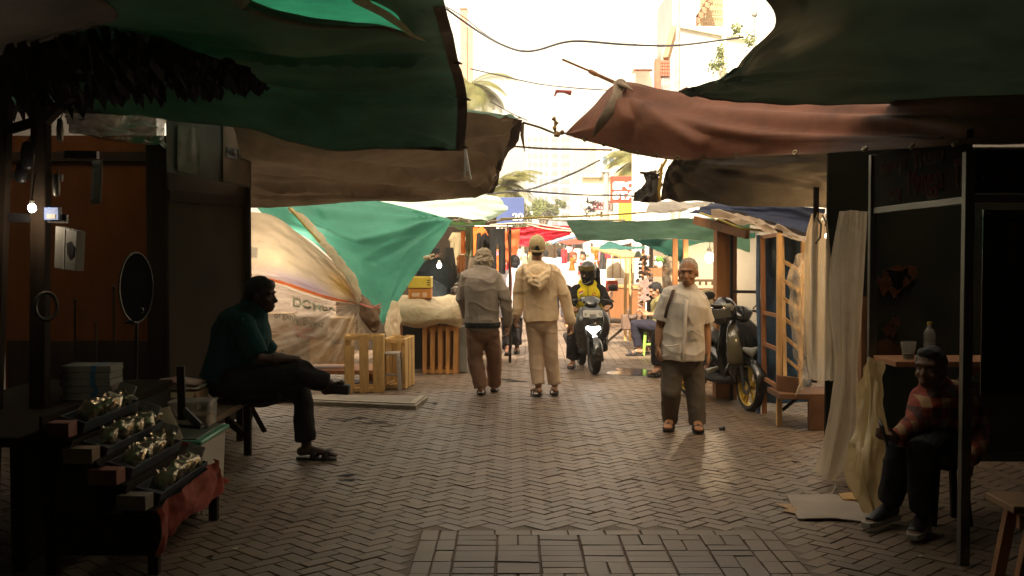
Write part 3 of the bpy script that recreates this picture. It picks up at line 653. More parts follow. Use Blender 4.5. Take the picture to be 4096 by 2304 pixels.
# --- dark fringed awning of dry fronds hanging under the green roof
def fringe():
    mb = MB(); rnd = random.Random(4)
    spine = [P(-80, 210, 6.4), P(200, 160, 6.4), P(420, 120, 6.4), P(600, 150, 6.4), P(760, 220, 6.4), P(900, 265, 6.4), P(1000, 290, 6.4)]
    low = [P(-80, 470, 6.4), P(200, 430, 6.4), P(420, 400, 6.4), P(600, 378, 6.4), P(760, 360, 6.4), P(900, 330, 6.4), P(1000, 300, 6.4)]
    for i in range(520):
        u = rnd.random(); a = cr(spine, u); b = cr(low, u); k = rnd.random() * .75
        s = a.lerp(b, k) + V((0, rnd.uniform(-.5, .5), 0)); ln = min(.34, (b - a).length * (1 - k) + .06) * rnd.uniform(.45, .9)
        d = V((rnd.uniform(-.1, .6), rnd.uniform(-.25, .25), -1)).normalized(); wv = V((rnd.uniform(.5, 1), rnd.uniform(-1, 1), 0)).normalized() * rnd.uniform(.02, .045)
        e = s + d * ln; c = s + d * ln * .55 + V((0, 0, .01))
        mb.add([s - wv * .4, s + wv * .4, c + wv, e, c - wv], [(0, 1, 2, 3, 4)])
    mb.grid(lambda u, v: cr(spine, u).lerp(cr(low, u), v * .75) + V((0, .06 * noise.noise((u * 9, v * 4, 2)), .04 * noise.noise((u * 14, v * 5, 7)))), 60, 14)
    mb.tube([p + V((0, 0, .01)) for p in spine], .02, 6)
    return mb
one(fringe(), 'thatch_awning', 'black ragged fringed awning hanging under the green roof at upper left', 'awning', mat('black_thatch', (0.032, 0.027, 0.023), .9, .4, 20), smooth=0)

# --- tall dark display stand at the far left, with hanging odds and ends
t = thing('display_stand', 'dark pole stand with cross bars at the left edge', 'display stand', (-2.76, 6.3, 0))
mb = MB(); mb.bar((-2.78, 6.3, 0), P(165, 420, 6.3), .09, .09); mb.build('pole', M_DARKWOOD, t, bev=.008)
mb = MB(); mb.bar(P(165, 500, 6.3), P(285, 380, 6.2), .05, .05); mb.bar(P(165, 480, 6.3), P(30, 520, 6.3), .05, .05); mb.build('arm', M_DARKWOOD, t)
mb = MB(); mb.bar(P(20, 870, 6.3), P(270, 876, 6.3), .03, .05); mb.build('cross_bar', M_BLACK, t)
mb = MB(); mb.bar(P(20, 700, 6.35), P(250, 712, 6.35), .025, .04); mb.build('cross_bar', M_BLACK, t)
mb = MB(); mb.bar((-3.02, 6.2, 0), P(20, 400, 6.3), .07, .07); mb.build('pole', M_DARKWOOD, t)
for (px, py, ww, hh, lab, mm) in ((225, 740, 30, 75, 'small grey packet hanging from the stand above the white box', M_ALU), (85, 690, 50, 60, 'dark lumpy bag hanging from the stand at the left edge', M_BLACK), (240, 520, 26, 80, 'silver tube hanging near the top of the dark stand', M_ALU), (110, 620, 60, 90, 'big dark pouch hanging high on the dark stand', M_BLACK)):
    mb = MB(); c = P(px, py, 6.2); k = 6.2 / FPX
    mb.loft([c + V((0, 0, hh * k / 2)), c, c - V((0, 0, hh * k / 2))], [(ww * k * .35, .02), (ww * k * .5, .03), (ww * k * .42, .025)], n=12)
    mb.tube([c + V((0, 0, hh * k / 2)), c + V((0, .05, hh * k / 2 + .05))], .004, 5)
    one(mb, 'hanging_packet', lab, 'packet', mm, 'odds and ends on the dark stand', smooth=60)
t = thing('hanging_box', 'white box with a dark print hanging from the dark stand', 'box', P(262, 990, 6.15))
q = [P(222, 905, 6.15), P(308, 925, 6.05), P(302, 1085, 6.05), P(216, 1072, 6.15)]
mb = MB(); mb.prism(q, (.02, .07, 0)); mb.build('carton', M_WHITEP, t, bev=.003)
mb = MB(); mb.prism([bil(q, u, v) + V((0, -.004, 0)) for u, v in ((.55, .35), (.75, .28), (.92, .4), (.9, .62), (.72, .72), (.6, .6))], (0, .003, 0)); mb.build('print', M_BLACK, t)
mb = MB(); mb.prism([bil(q, u, v) + V((0, -.004, 0)) for u, v in ((.42, 0), (.46, 0), (.46, 1), (.42, 1))], (0, .003, 0)); mb.build('edge_fold', mat('grey_card', (.3, .3, .28), .7), t)
t = thing('blue_box', 'small blue and white box on the cross bar beside the glowing bulb', 'box', P(215, 860, 6.25))
MB().box(P(212, 855, 6.25), (.085, .05, .075)).build('carton', mat('blue_card', (.03, .07, .2), .5), t, bev=.003)
MB().box(P(212, 866, 6.25) + V((0, -.027, 0)), (.05, .004, .025)).build('label_patch', M_WHITEP, t)
# glowing bulb in a cream holder
def bulb(p, label, power, col, r=.03, lamp_r=.03):
    t = thing('light_bulb', label, 'lamp', p)
    MB().ell(p, (r, r, r * 1.15)).build('globe', mat('lit_globe', (1, .93, .8), .5, 0, 1, 0, emit=14), t, smooth=180)
    MB().lathe([(r * .3, 0), (r * .55, 0), (r * .6, r * 1.0), (r * .35, r * 1.3), (r * .3, r * 1.3)], p + V((0, 0, r * .95)), n=14).build('socket', mat('cream_holder', (.5, .43, .33), .6), t)
    MB().tube([p + V((0, 0, r * 2)), p + V((.01, 0, r * 6)), p + V((0, .05, r * 9))], .004, 5).build('cable', M_BLACK, t)
    l = bpy.data.lights.new('bulb_light', 'POINT'); l.energy = power; l.color = col; l.shadow_soft_size = lamp_r
    o = bpy.data.objects.new('bulb_light', l); COL.objects.link(o); o.location = p + V((0, 0, -r * 1.6)); return t
bulb(P(128, 832, 6.1), 'lit bulb glowing on the dark stand at the far left', .7, (1, .75, .5), .022)
# chrome rings
t = thing('chrome_mirror', 'tall oval chrome rimmed mirror beside the dark post', 'mirror', P(545, 1150, 7.9))
c = P(545, 1150, 7.9); pts = [c + V((.06 * math.cos(a), .18 * math.cos(a), .255 * math.sin(a))) for a in [2 * math.pi * i / 40 for i in range(41)]]
MB().tube(pts, .008, 8, False).build('rim', M_CHROME, t)
mb = MB(); mb.add([c] + pts[:-1], [(0, 1 + i, 1 + (i + 1) % 40) for i in range(40)]); mb.build('glass', mat('dusty_glass', (.010, .010, .010), .95, .2, 4, 0, spec=.02), t)
mb = MB(); mb.tube([c + V((0, 0, -.26)), c + V((-.01, 0, -.7)), c + V((0, 0, -1.25))], .014, 8); mb.build('stem', M_CHROME, t)
MB().ell(P(560, 1240, 7.8), (.03, .02, .02)).build('clamp', M_CHROME, t); MB().ell(P(520, 1290, 7.8), (.04, .02, .018)).build('clamp', M_CHROME, t)
c = P(185, 1225, 6.15); pts = [c + V((.05 * math.cos(a), .03 * math.cos(a), .078 * math.sin(a))) for a in [2 * math.pi * i / 30 for i in range(31)]]
one(MB().tube(pts, .011, 8, False), 'ring', 'small pale ring hanging behind the dark stand', 'ring', M_ALU)

for i, (px, y0, y1) in enumerate(((384, 1295, 1480), (300, 1200, 1440), (455, 1150, 1420))):
    mb = MB(); mb.tube([P(px, y0, 7.4), P(px + 2, y1, 7.4)], .008, 6); mb.ell(P(px, y0, 7.4), .013, n=8, m=6); one(mb, 'rod', '%s dull metal rod standing behind the stack of slim boxes' % ('short', 'long', 'longest')[i], 'rod', M_CHROME, 'metal rods in the dark stall', smooth=60)
# --- back table with white boxes, stepped rack of trays, red cloth
t = thing('goods_table', 'dark wooden table behind the stepped trays at lower left', 'table', (-2.8, 6.4, 0))
MB().box((-2.9, 6.5, .67), (.95, 2.4, .05)).build('table_top', M_DARKWOOD, t, bev=.006)
MB().box((-2.44, 6.5, .34), (.03, 2.3, .6)).build('front_panel', mat('dark_cloth_and_shade', (.018, .016, .015), .9), t)
for (x, y) in ((-3.3, 5.4), (-2.48, 5.4), (-3.3, 7.6), (-2.48, 7.6)): MB().box((x, y, .32), (.06, .06, .64)).build('leg', M_DARKWOOD, t)
for i in range(5):
    t = thing('slim_box', 'slim white box with a blue band, %s in its stack on the table' % ('lowest', 'next to lowest', 'middle one', 'next to topmost', 'topmost')[i], 'box', (-2.62, 6.7, .72 + i * .043), 'stack of slim white boxes')
    dx = random.uniform(-.015, .015)
    MB().box((-2.62 + dx, 6.72, .7165 + i * .043), (.31, .22, .04)).build('carton', M_WHITEP, t, bev=.002)
    MB().box((-2.57 + dx, 6.72, .7165 + i * .043), (.03, .224, .0415)).build('band', mat('blue_band', (.03, .12, .22), .5), t)
TR = [(-1.845, .372, 5.42, 6.25), (-1.985, .50, 5.42, 6.22), (-2.12, .60, 5.45, 6.32), (-2.255, .72, 5.5, 6.3)]
NM = ('lowest', 'second', 'third', 'topmost')
t = thing('stepped_rack', 'dark stepped display rack holding four trays of glossy packets', 'display rack', (-2.05, 5.9, 0))
for i, (x, z, y0, y1) in enumerate(TR):
    MB().box((x, 5.9, z - .055), (.15, 1.15, .02)).build('step', M_DARKWOOD, t)
    MB().box((x - .078, 5.9, z + .01), (.016, 1.15, .13)).build('riser', M_DARKWOOD, t)
for (x, y) in ((-1.79, 5.36), (-1.79, 6.44), (-2.3, 5.36), (-2.3, 6.44)): MB().box((x, y, (.3 if x > -2 else .64) / 2), (.05, .05, .3 if x > -2 else .64)).build('leg', M_DARKWOOD, t)
MB().box((-2.05, 5.34, .2), (.5, .02, .2)).build('end_panel', M_DARKWOOD, t)
M_TRAY = mat('blue_black_tray', (0.02, 0.03, 0.042), .4, .2, 6, .05)
M_FOIL = mat('gold_foil', (0.40, 0.335, 0.23), .22, .3, 22, .35, 30, metal=.75)
def pillow():
    mb = MB()
    for s in (-1, 1):
        mb.grid(lambda u, v: V(((u - .5) * .085, s * .017 * (1 - abs(2 * u - 1) ** 3) * (1 - abs(2 * v - 1) ** 3) + .004 * noise.noise((u * 5, v * 5, s)), (v - .5) * .105)), 8, 8)
    return mb
fp = None
for i, (x, z, y0, y1) in enumerate(TR):
    t = thing('display_tray', 'blue black tray of glossy packets, %s step of the rack' % NM[i], 'tray', (x, y0, z), 'trays on the stepped rack')
    L_ = y1 - y0; tl = rot('Y', R(16)); c = V((x, (y0 + y1) / 2, z))
    MB().box(c + tl @ V((0, 0, -.02)), (.125, L_, .008), tl).build('base', M_TRAY, t)
    for sx in (-1, 1): MB().box(c + tl @ V((sx * .064, 0, .008)), (.006, L_ + .012, .056), tl).build('side', M_TRAY, t)
    for sy in (-1, 1): MB().box(c + tl @ V((0, sy * L_ / 2, .008)), (.122, .006, .056), tl).build('end', M_TRAY, t)
    n = 8 if i else 7; s0 = .16
    for k in range(n):
        yy = y0 + s0 + (L_ - s0 - .06) * k / (n - 1)
        lab = 'glossy gold packet in the %s tray of the stepped rack' % NM[i]
        if fp is None: fp = o = one(pillow(), 'foil_packet', lab, 'packet', M_FOIL, 'gold packets in the %s tray' % NM[i], smooth=80)
        else: o = fp.copy(); COL.objects.link(o); o['label'] = lab; o['group'] = 'gold packets in the %s tray' % NM[i]
        o.location = c + tl @ V((random.uniform(-.012, .012), yy - c.y, .055)); o.rotation_euler = (R(-38 + random.uniform(-14, 14)), R(16 + random.uniform(-18, 18)), random.uniform(-.5, .5))
    col = ((.16, .13, .1), (.22, .06, .04), (.2, .13, .07), (.2, .055, .035))[i]
    b = V((x - .03, y0 - .085, z + .0)); mb = MB(); mb.box(b, (.15, .10, .075), rotz(random.uniform(-.1, .1)))
    one(mb, 'carton', '%s small carton at the near end of the %s tray' % (('greyish', 'reddish', 'tan', 'dull red')[i], NM[i]), 'carton', mat('carton_%d' % i, col, .6, .15, 8), 'cartons beside the trays', bev=.003)
    mb = MB(); mb.box(c + tl @ V((-.01, L_ / 2 - .05, .07)), (.10, .02, .11), tl @ rot('X', R(-25)))
    one(mb, 'flat_case', 'shiny flat case at the far end of the %s tray' % NM[i], 'case', mat('case_plastic', (.24, .22, .2), .2, .4, 14, .1), 'flat cases at the ends of the trays', bev=.004)
mb = MB(); mb.prism([P(607, 1650, 6.5), P(665, 1632, 6.55), P(722, 1762, 6.45), P(690, 1782, 6.42)], (.01, .03, .01))
one(mb, 'cream_box', 'long cream box leaning at the end of the third tray', 'box', mat('cream_card', (.34, .27, .17), .6), bev=.003)
mb = MB(); mb.prism([P(690, 1530, 6.9), P(716, 1531, 6.9), P(775, 1600, 6.8), P(752, 1612, 6.8)], (.01, .02, .03))
mb = MB(); mb.prism([P(440, 1545, 6.5), P(470, 1528, 6.55), P(540, 1600, 6.5), P(508, 1618, 6.45)], (.012, .03, .0))
one(mb, 'long_case', 'long dark case with a pale end propped above the topmost tray', 'case', mat('worn_case', (.16, .13, .12), .3, .5, 14, .1), bev=.003)
rows = [[V((-1.755, 5.28, .345)), V((-1.75, 5.7, .355)), V((-1.755, 6.35, .365)), V((-1.80, 6.48, .36))], [V((-1.745, 5.28, .24)), V((-1.735, 5.7, .26)), V((-1.745, 6.35, .26)), V((-1.77, 6.52, .26))], [V((-1.74, 5.28, .10)), V((-1.73, 5.6, .18)), V((-1.735, 6.1, .17)), V((-1.74, 6.62, .2))]]
o, _ = tarp('red_cloth', rows, M_REDCLOTH, 60, 14, wr=.05, wf=(9, 1.2), seed=71)
tag(o, 'red orange cloth hanging off the front of the stepped rack', 'cloth')
rows = [[V((-2.35, 6.5, .62)), V((-2.1, 6.48, .5)), V((-1.92, 6.5, .47))], [V((-2.35, 6.36, .60)), V((-2.1, 6.36, .47)), V((-1.9, 6.4, .41))]]
o, _ = tarp('red_cloth', rows, M_REDCLOTH, 20, 8, wr=.03, seed=73); tag(o, 'strip of red orange cloth between the stepped rack and the white tub', 'cloth')
mb = MB(); mb.prism([V((-1.86, 6.42, .27)), V((-1.86, 6.62, .3)), V((-1.86, 6.45, .02))], (-.012, 0, 0)); one(mb, 'paper_sheet', 'cream paper scrap below the red orange cloth', 'paper', mat('cream_paper', (.6, .48, .3), .8))
mb = MB(); mb.prism([P(40, 1830, 5.6), P(70, 1850, 5.6), P(140, 1960, 5.6), P(60, 1998, 5.6)], (0, .02, 0)); one(mb, 'cloth_corner', 'mustard cloth corner hanging at the bottom left', 'cloth', mat('mustard_cloth', (.36, .2, .04), .9))
# white tub with green lid
t = thing('storage_tub', 'white plastic storage tub with a green lid beside the trays', 'tub', (-2.12, 6.8, 0))
def tub(c, w_, d_, h_, tp, z0=0):
    mb = MB(); vs = []
    for (k, z) in ((1 - tp, z0), (1, z0 + h_)):
        for (sx, sy) in ((-1, -1), (1, -1), (1, 1), (-1, 1)): vs.append(V((c[0] + sx * w_ / 2 * k, c[1] + sy * d_ / 2 * k, z)))
    mb.add(vs, [(3, 2, 1, 0), (4, 5, 6, 7), (0, 1, 5, 4), (1, 2, 6, 5), (2, 3, 7, 6), (3, 0, 4, 7)]); return mb
tub((-2.12, 6.8), .46, .62, .44, .07).build('body', mat('white_tub', (.42, .39, .33), .5, .06, 4, .04, transl=.15), t, bev=.02)
MB().box((-2.12, 6.8, .455), (.50, .66, .03)).build('lid', mat('green_lid', (.06, .26, .16), .35, .15, 4), t, bev=.01)
MB().box((-2.12, 6.8, .473), (.42, .58, .012)).build('lid_panel', mat('lid_dust', (.09, .11, .08), .6), t, bev=.004)
t = thing('clear_container', 'clear plastic container with brown contents on the green lid', 'container', (-2.05, 7.0, .48))
tub((-2.06, 6.96), .26, .2, .16, .05, .482).build('body', M_CLEAR, t, bev=.01)
tub((-2.06, 6.96), .22, .17, .075, .05, .488).build('contents', mat('tan_filling', (.28, .19, .11), .8, .3, 30, .4), t)
MB().box((-2.06, 6.96, .648), (.27, .21, .015)).build('lid', M_CLEAR, t, bev=.004)
t = thing('black_stand', 'black folding stand propped on the green lid', 'stand', (-2.2, 6.7, .48))
mb = MB(); mb.bar(P(722, 1465, 6.75), P(728, 1680, 6.75), .05, .02); mb.build('upright', M_BLACK, t, bev=.003)
mb = MB(); mb.bar(P(735, 1640, 6.75), P(800, 1705, 6.7), .02, .05); mb.build('brace', mat('grey_metal', (.2, .2, .2), .4, metal=.5), t, bev=.003)
mb = MB(); mb.bar(P(690, 1700, 6.75), P(810, 1708, 6.7), .05, .02); mb.build('foot', M_BLACK, t, bev=.003)

# --- bench, cardboard box and papers
t = thing('wooden_bench', 'dark wooden bench under the seated man', 'bench', (-2.25, 8.4, 0))
MB().box((-2.26, 8.25, .445), (.44, 2.0, .04)).build('seat', mat('bench_wood', (.16, .10, .06), .6, .3, 4, .3, 60, stretch=(8, 1, 8)), t, bev=.006)
for (x, y, dx) in ((-2.09, 8.5, .0), (-2.31, 9.14, .0), (-2.44, 7.45, 0), (-2.07, 7.45, 0)): mb = MB(); mb.bar((x, y, .425), (x + dx, y, 0), .055, .055, (0, 1, 0)); mb.build('leg', M_DARKWOOD, t, bev=.004)
mb = MB(); mb.bar((-2.36, 8.9, .22), (-2.09, 8.5, .14), .03, .06); mb.build('brace', M_DARKWOOD, t)
mb = MB(); mb.bar((-2.09, 8.53, .42), (-1.98, 8.6, .17), .05, .03); mb.build('brace', M_DARKWOOD, t)
t = thing('cardboard_box', 'open cardboard box on the bench behind the seated man', 'box', (-2.42, 7.9, .465))
MB().box((-2.45, 7.9, .53), (.36, .3, .13)).build('carton', M_CARD, t, bev=.003)
mb = MB(); mb.prism([V((-2.63, 7.74, .596)), V((-2.28, 7.74, .596)), V((-2.27, 7.66, .57)), V((-2.63, 7.65, .56))], (0, 0, .004)); mb.build('flap', M_CARD, t)
mb = MB(); mb.grid(lambda u, v: V((-2.60 + .33 * u, 7.78 + .26 * v, .605 + .018 * noise.noise((u * 5, v * 4, 1)) + .012)), 12, 10); one(mb, 'paper_sheet', 'crumpled white paper lying on the cardboard box', 'paper', mat('white_paper', (.62, .58, .5), .8, .1), solid=.006)
mb = MB(); mb.loft([V((-2.58, 7.9, .655)), V((-2.45, 7.9, .665)), V((-2.3, 7.9, .65))], [(.11, .02), (.12, .028), (.1, .02)], (0, 1, 0), 12)
one(mb, 'red_packet', 'red and white packet on the paper behind the seated man', 'packet', mat('red_white_print', (.55, .05, .05), .35, .3, 7, .2, col2=(.8, .7, .62)), smooth=60)

# --- right: clear case stall with its banner
t = thing('drink_stall', 'dark drinks stall with an aluminium frame at the right edge', 'stall', (2.9, 6.4, 0))
def ap(p0, p1, w_=.05, name='post', m=None, d_=None): mb = MB(); mb.bar(p0, p1, w_, d_ or w_); return mb.build(name, m or M_ALU, t, bev=.003)
ap((2.325, 5.52, 0), (2.325, 5.52, 2.12)); ap((2.40, 7.2, 0), (2.40, 7.2, 2.25)); ap((2.37, 5.55, 1.88), (2.41, 7.17, 1.88), .04, 'rail'); ap((2.35, 5.52, 1.88), (4.2, 5.5, 1.88), .04, 'rail')
ap((4.2, 5.5, 0), (4.2, 5.5, 2.1))
MB().box((3.2, 6.95, .905), (1.6, .42, .035)).build('counter', M_REDWOOD, t, bev=.004)
mb = MB(); mb.bar((2.6, 6.85, .5), (2.95, 6.85, .88), .05, .05); mb.build('brace', M_REDWOOD, t)
MB().box((3.5, 6.72, .58), (1.35, .03, .44)).build('front_board', M_BOARD, t)
MB().box((3.5, 6.70, .345), (1.4, .05, .03)).build('ledge', M_ALU, t)
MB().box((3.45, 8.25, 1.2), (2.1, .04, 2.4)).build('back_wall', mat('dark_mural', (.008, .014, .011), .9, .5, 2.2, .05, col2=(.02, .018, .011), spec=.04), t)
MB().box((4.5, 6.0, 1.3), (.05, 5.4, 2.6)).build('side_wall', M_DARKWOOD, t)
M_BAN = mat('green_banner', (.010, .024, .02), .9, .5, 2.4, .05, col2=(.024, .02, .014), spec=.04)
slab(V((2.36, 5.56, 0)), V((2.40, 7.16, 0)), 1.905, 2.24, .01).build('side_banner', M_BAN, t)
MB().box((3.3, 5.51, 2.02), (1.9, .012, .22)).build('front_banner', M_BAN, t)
M_LET = mat('red_letters', (.10, .012, .014), .9, .2, 9, 0, spec=.04); M_LETO = mat('cream_letters', (.055, .048, .034), .9, .2, 9, 0, spec=.04)
dside = V((.04, 1.6, 0)).normalized()
def sign2(s, y, z, size, width, m1, m2, par, b=.012, front=None):
    if front is None:
        text(s, V((2.349 + (y - 5.56) * .025, y, z)), -dside, (0, .0, 1), size, m2, par, 'lettering', .001, bold=b, width=width + .02)
        text(s, V((2.345 + (y - 5.56) * .025, y - .008, z + .008)), -dside, (0, 0, 1), size, m1, par, 'lettering', .001, bold=-.002, width=width)
    else:
        text(s, V((front, 5.502, z)), (1, 0, 0), (0, 0, 1), size, m2, par, 'lettering', .001, bold=b, width=width + .02)
        text(s, V((front + .008, 5.498, z + .008)), (1, 0, 0), (0, 0, 1), size, m1, par, 'lettering', .001, bold=-.002, width=width)
sign2('Mangga', 6.50, 1.955, .19, .56, M_LET, M_LETO, t); sign2('Th', 5.78, 1.96, .19, .17, M_LET, M_LETO, t)
sign2('ong', 6.82, 1.94, .12, .2, M_LET, M_LETO, t); sign2('Segarnya', 7.02, 2.12, .10, .5, M_LET, M_LETO, t); sign2('Truno', 6.42, 2.11, .12, .5, M_LET, M_LETO, t)
sign2('ai', 0, 1.96, .19, .22, M_LET, M_LETO, t, front=2.40)
# lower front glass with its sticker lettering and drawn cup
t2 = t
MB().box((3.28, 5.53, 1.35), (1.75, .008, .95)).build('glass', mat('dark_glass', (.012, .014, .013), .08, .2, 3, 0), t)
text('Mangga', V((2.52, 5.515, 1.56)), (1, 0, 0), (0, 0, 1), .28, M_LETO, t, 'lettering', .001, bold=.012, width=.85); text('Mangga', V((2.528, 5.511, 1.568)), (1, 0, 0), (0, 0, 1), .28, M_LET, t, 'lettering', .001, width=.83)
mb = MB()
for (cx, cz, s) in ((3.35, 1.2, .22), (2.95, 1.1, .16)):
    n = 20; pts = [V((cx + s * .8 * math.cos(a), 5.514, cz + s * math.sin(a) * (1.0 if math.sin(a) > 0 else .6))) for a in [2 * math.pi * i / n for i in range(n)]]
    mb.prism(pts, (0, -.002, 0))
mb.build('printed_cup', mat('dim_print', (.06, .05, .04), .5, .4, 7, 0), t)
for (px, py, s) in ((3560, 1130, .1), (3600, 1110, .09), (3640, 1090, .06), (3560, 1320, .05), (3580, 1290, .04), (3545, 1400, .08), (3620, 1410, .07)):
    mb = MB(); c = P(px, py, 8.2); n = 15; mb.prism([c + V((s * (1 + .9 * noise.noise((i * .77, px * .1, 0))) * math.cos(2 * math.pi * i / n), -.0, s * (1 + .9 * noise.noise((i * .77, px * .1, 3))) * math.sin(2 * math.pi * i / n))) for i in range(n)], (0, -.004, 0))
    mb.build('mural_fruit', mat('mango_paint', (.045, .016, .005), .95, .4, 9, spec=.03), t)
# cup and bottle on the counter
t = thing('plastic_cup', 'clear plastic cup with dark drink standing on the counter', 'cup', P(3636, 1445, 6.9))
c = V((2.53, 6.88, .924)); MB().lathe([(.034, 0), (.048, .105), (.05, .105), (.05, .112), (.046, .112), (.032, .004)], c, n=20).build('cup', M_CLEAR, t); MB().lathe([(.0, .005), (.032, .005), (.037, .035), (0, .035)], c, n=16).build('drink', M_BLACK, t)
t = thing('water_bottle', 'clear ribbed plastic bottle on the counter behind the seated man', 'bottle', V((2.71, 7.0, .924)))
pr = [(0, 0), (.034, 0), (.038, .01)]
for i in range(6): pr += [(.038, .02 + i * .02), (.035, .03 + i * .02)]
pr += [(.038, .15), (.03, .175), (.014, .195), (.014, .215), (0, .215)]
MB().lathe(pr, V((2.71, 7.0, .924)), n=18).build('body', M_CLEAR, t); MB().lathe([(0, .212), (.016, .212), (.016, .23), (0, .23)], V((2.71, 7.0, .924)), n=14).build('cap', mat('yellow_cap', (.5, .33, .05), .5), t)

# --- plastic curtains
rows = [[P(3246, 856, 8.3), P(3275, 852, 8.3), P(3312, 856, 8.25)], [P(3219, 970, 8.3), P(3268, 970, 8.25), P(3314, 975, 8.25)], [P(3216, 1193, 8.3), P(3270, 1190, 8.2), P(3322, 1190, 8.25)], [P(3226, 1423, 8.25), P(3280, 1420, 8.15), P(3332, 1420, 8.2)], [P(3240, 1520, 8.1), P(3285, 1525, 8.05), P(3334, 1522, 8.1)]]
o, _ = tarp('plastic_curtain', rows, M_FILM, 40, 60, wr=.06, wf=(3.5, 1.0), seed=81, fine=.002); tag(o, 'short milky plastic curtain beside the ladder', 'curtain')
rows = [[P(3357, 846, 7.5), P(3410, 842, 7.45), P(3468, 846, 7.4)], [P(3318, 1075, 7.5), P(3390, 1060, 7.4), P(3462, 1050, 7.4)], [P(3320, 1265, 7.5), P(3385, 1290, 7.35), P(3440, 1298, 7.4)], [P(3337, 1455, 7.45), P(3380, 1455, 7.35), P(3421, 1455, 7.4)], [P(3318, 1600, 7.45), P(3370, 1610, 7.3), P(3419, 1610, 7.4)], [P(3284, 1760, 7.4), P(3350, 1765, 7.25), P(3416, 1745, 7.4)], [P(3249, 1878, 7.35), P(3320, 1925, 7.2), P(3380, 1880, 7.35)]]
o, _ = tarp('plastic_curtain', rows, M_FILM, 50, 90, wr=.075, wf=(3.2, .8), seed=84, fine=.002, anchors=((0, 0, .02, 6, 1.5),)); tag(o, 'long milky plastic curtain hanging nearly to the ground', 'curtain')
rows = [[P(3466, 1438, 6.9), P(3500, 1440, 6.85), P(3538, 1446, 6.85)], [P(3440, 1560, 6.85), P(3490, 1570, 6.75), P(3545, 1570, 6.85)], [P(3405, 1720, 6.75), P(3470, 1740, 6.62), P(3558, 1740, 6.8)], [P(3384, 1800, 6.7), P(3470, 1820, 6.5), P(3568, 1830, 6.75)], [P(3390, 1930, 6.65), P(3480, 1950, 6.45), P(3560, 1930, 6.7)], [P(3470, 2055, 6.55), P(3505, 2062, 6.5), P(3540, 2030, 6.6)]]
o, _ = tarp('plastic_sheet', rows, M_FILMY, 50, 70, wr=.08, wf=(4, 3), seed=87, anchors=((.4, 0, .03, 7, 1.4),)); tag(o, 'yellowish plastic sheet draped over the corner of the counter', 'plastic sheet')
one(MB().bar((2.405, 7.42, 0), (2.405, 7.42, 1.3), .03, .09), 'post', 'brown wooden post between the two plastic curtains and the counter', 'post', M_REDWOOD)
mb = MB(); mb.bar((2.33, 8.3, .6), (2.33, 8.3, 2.1), .035, .035); one(mb, 'post', 'thin dark post between the two milky curtains', 'post', M_DARKWOOD)
mb = MB(); mb.tube([P(3268, 870, 8.2), P(3285, 900, 8.18), P(3280, 950, 8.18), P(3262, 975, 8.18)], .008, 6); mb.tube([P(3290, 860, 8.2), P(3305, 890, 8.2), P(3300, 905, 8.2)], .006, 6)
one(mb, 'tie_string', 'brown string tying the top of the short plastic curtain', 'string', M_HEM)

bulb(V((2.62, 9.0, 1.74)), 'small warm bulb glowing behind the short plastic curtain', 7, (1, .62, .27), .018, .05)
# --- ladder corner
one(MB().tube([G(3033, 1652), P(3040, 1400, 10.76), P(3032, 1180, 10.76), P(3034, 940, 10.76)], .022, 10), 'blue_pole', 'slim blue pole standing beside the wooden rack', 'pole', mat('blue_paint', (.07, .13, .22), .5, .3, 9), smooth=60)
t = thing('wooden_rack', 'tall narrow rack of brown laths next to the blue pole', 'rack', G(3080, 1680))
a0, a1 = G(3058, 1655), P(3050, 945, 10.72); b0, b1 = G(3116, 1703), P(3117, 934, 10.0)
mb = MB(); mb.bar(a0, a1, .045, .04); mb.build('post', M_REDWOOD, t, bev=.003)
mb = MB(); mb.bar(b0, b1, .045, .05); mb.build('post', M_WOOD, t, bev=.003)
for k in (.995, .57, .395, .20): mb = MB(); mb.bar(a0.lerp(a1, k), b0.lerp(b1, k), .025, .035); mb.build('rung', M_REDWOOD, t)
t = thing('ladder', 'wooden ladder leaning behind the brown rack', 'ladder', P(3170, 1500, 10.2))
l0, l1 = P(3140, 1510, 9.9), P(3128, 945, 10.4); q0, q1 = P(3200, 1545, 9.9), P(3212, 965, 10.2)
for (a, b) in ((l0, l1), (q0, q1)): mb = MB(); mb.bar(a, b, .035, .05); mb.build('rail', M_WOOD, t, bev=.003)
for k in (.82, .68, .55, .41, .28, .14): mb = MB(); mb.bar(l0.lerp(l1, k), q0.lerp(q1, k) + V((0, 0, -.05)), .05, .025); mb.build('rung', M_WOOD, t)
t = thing('plank_table', 'low brown plank table under the ladder', 'table', P(3200, 1560, 9.8))
mb = MB(); mb.prism([P(3108, 1500, 9.85), P(3195, 1512, 9.7), P(3196, 1575, 9.7), P(3108, 1560, 9.85)], (0, .05, 0)); mb.build('end_board', mat('worn_brown_wood', (.13, .06, .025), .7, .3, 4, .3, 60), t, bev=.004)
MB().box((2.68, 9.9, .305), (.55, .5, .05)).build('table_top', mat('worn_brown_wood', (1, 1, 1)), t, bev=.004)
for px in (3262, 3298): MB().box((P(px, 1640, 9.6).x, 9.68, .14), (.085, .06, .28)).build('leg', mat('worn_brown_wood', (1, 1, 1)), t, bev=.004)
mb = MB(); mb.bar(P(3130, 1640, 9.95), P(3215, 1570, 9.9), .03, .03); mb.build('brace', M_DARKWOOD, t)
rows = [[P(3050, 950, 10.9), P(3120, 945, 10.8), P(3240, 950, 10.6)], [P(3048, 1200, 10.9), P(3120, 1200, 10.8), P(3240, 1200, 10.6)], [P(3050, 1420, 10.9), P(3120, 1430, 10.8), P(3240, 1430, 10.6)], [P(3055, 1610, 10.9), P(3120, 1615, 10.8), P(3260, 1605, 10.6)]]
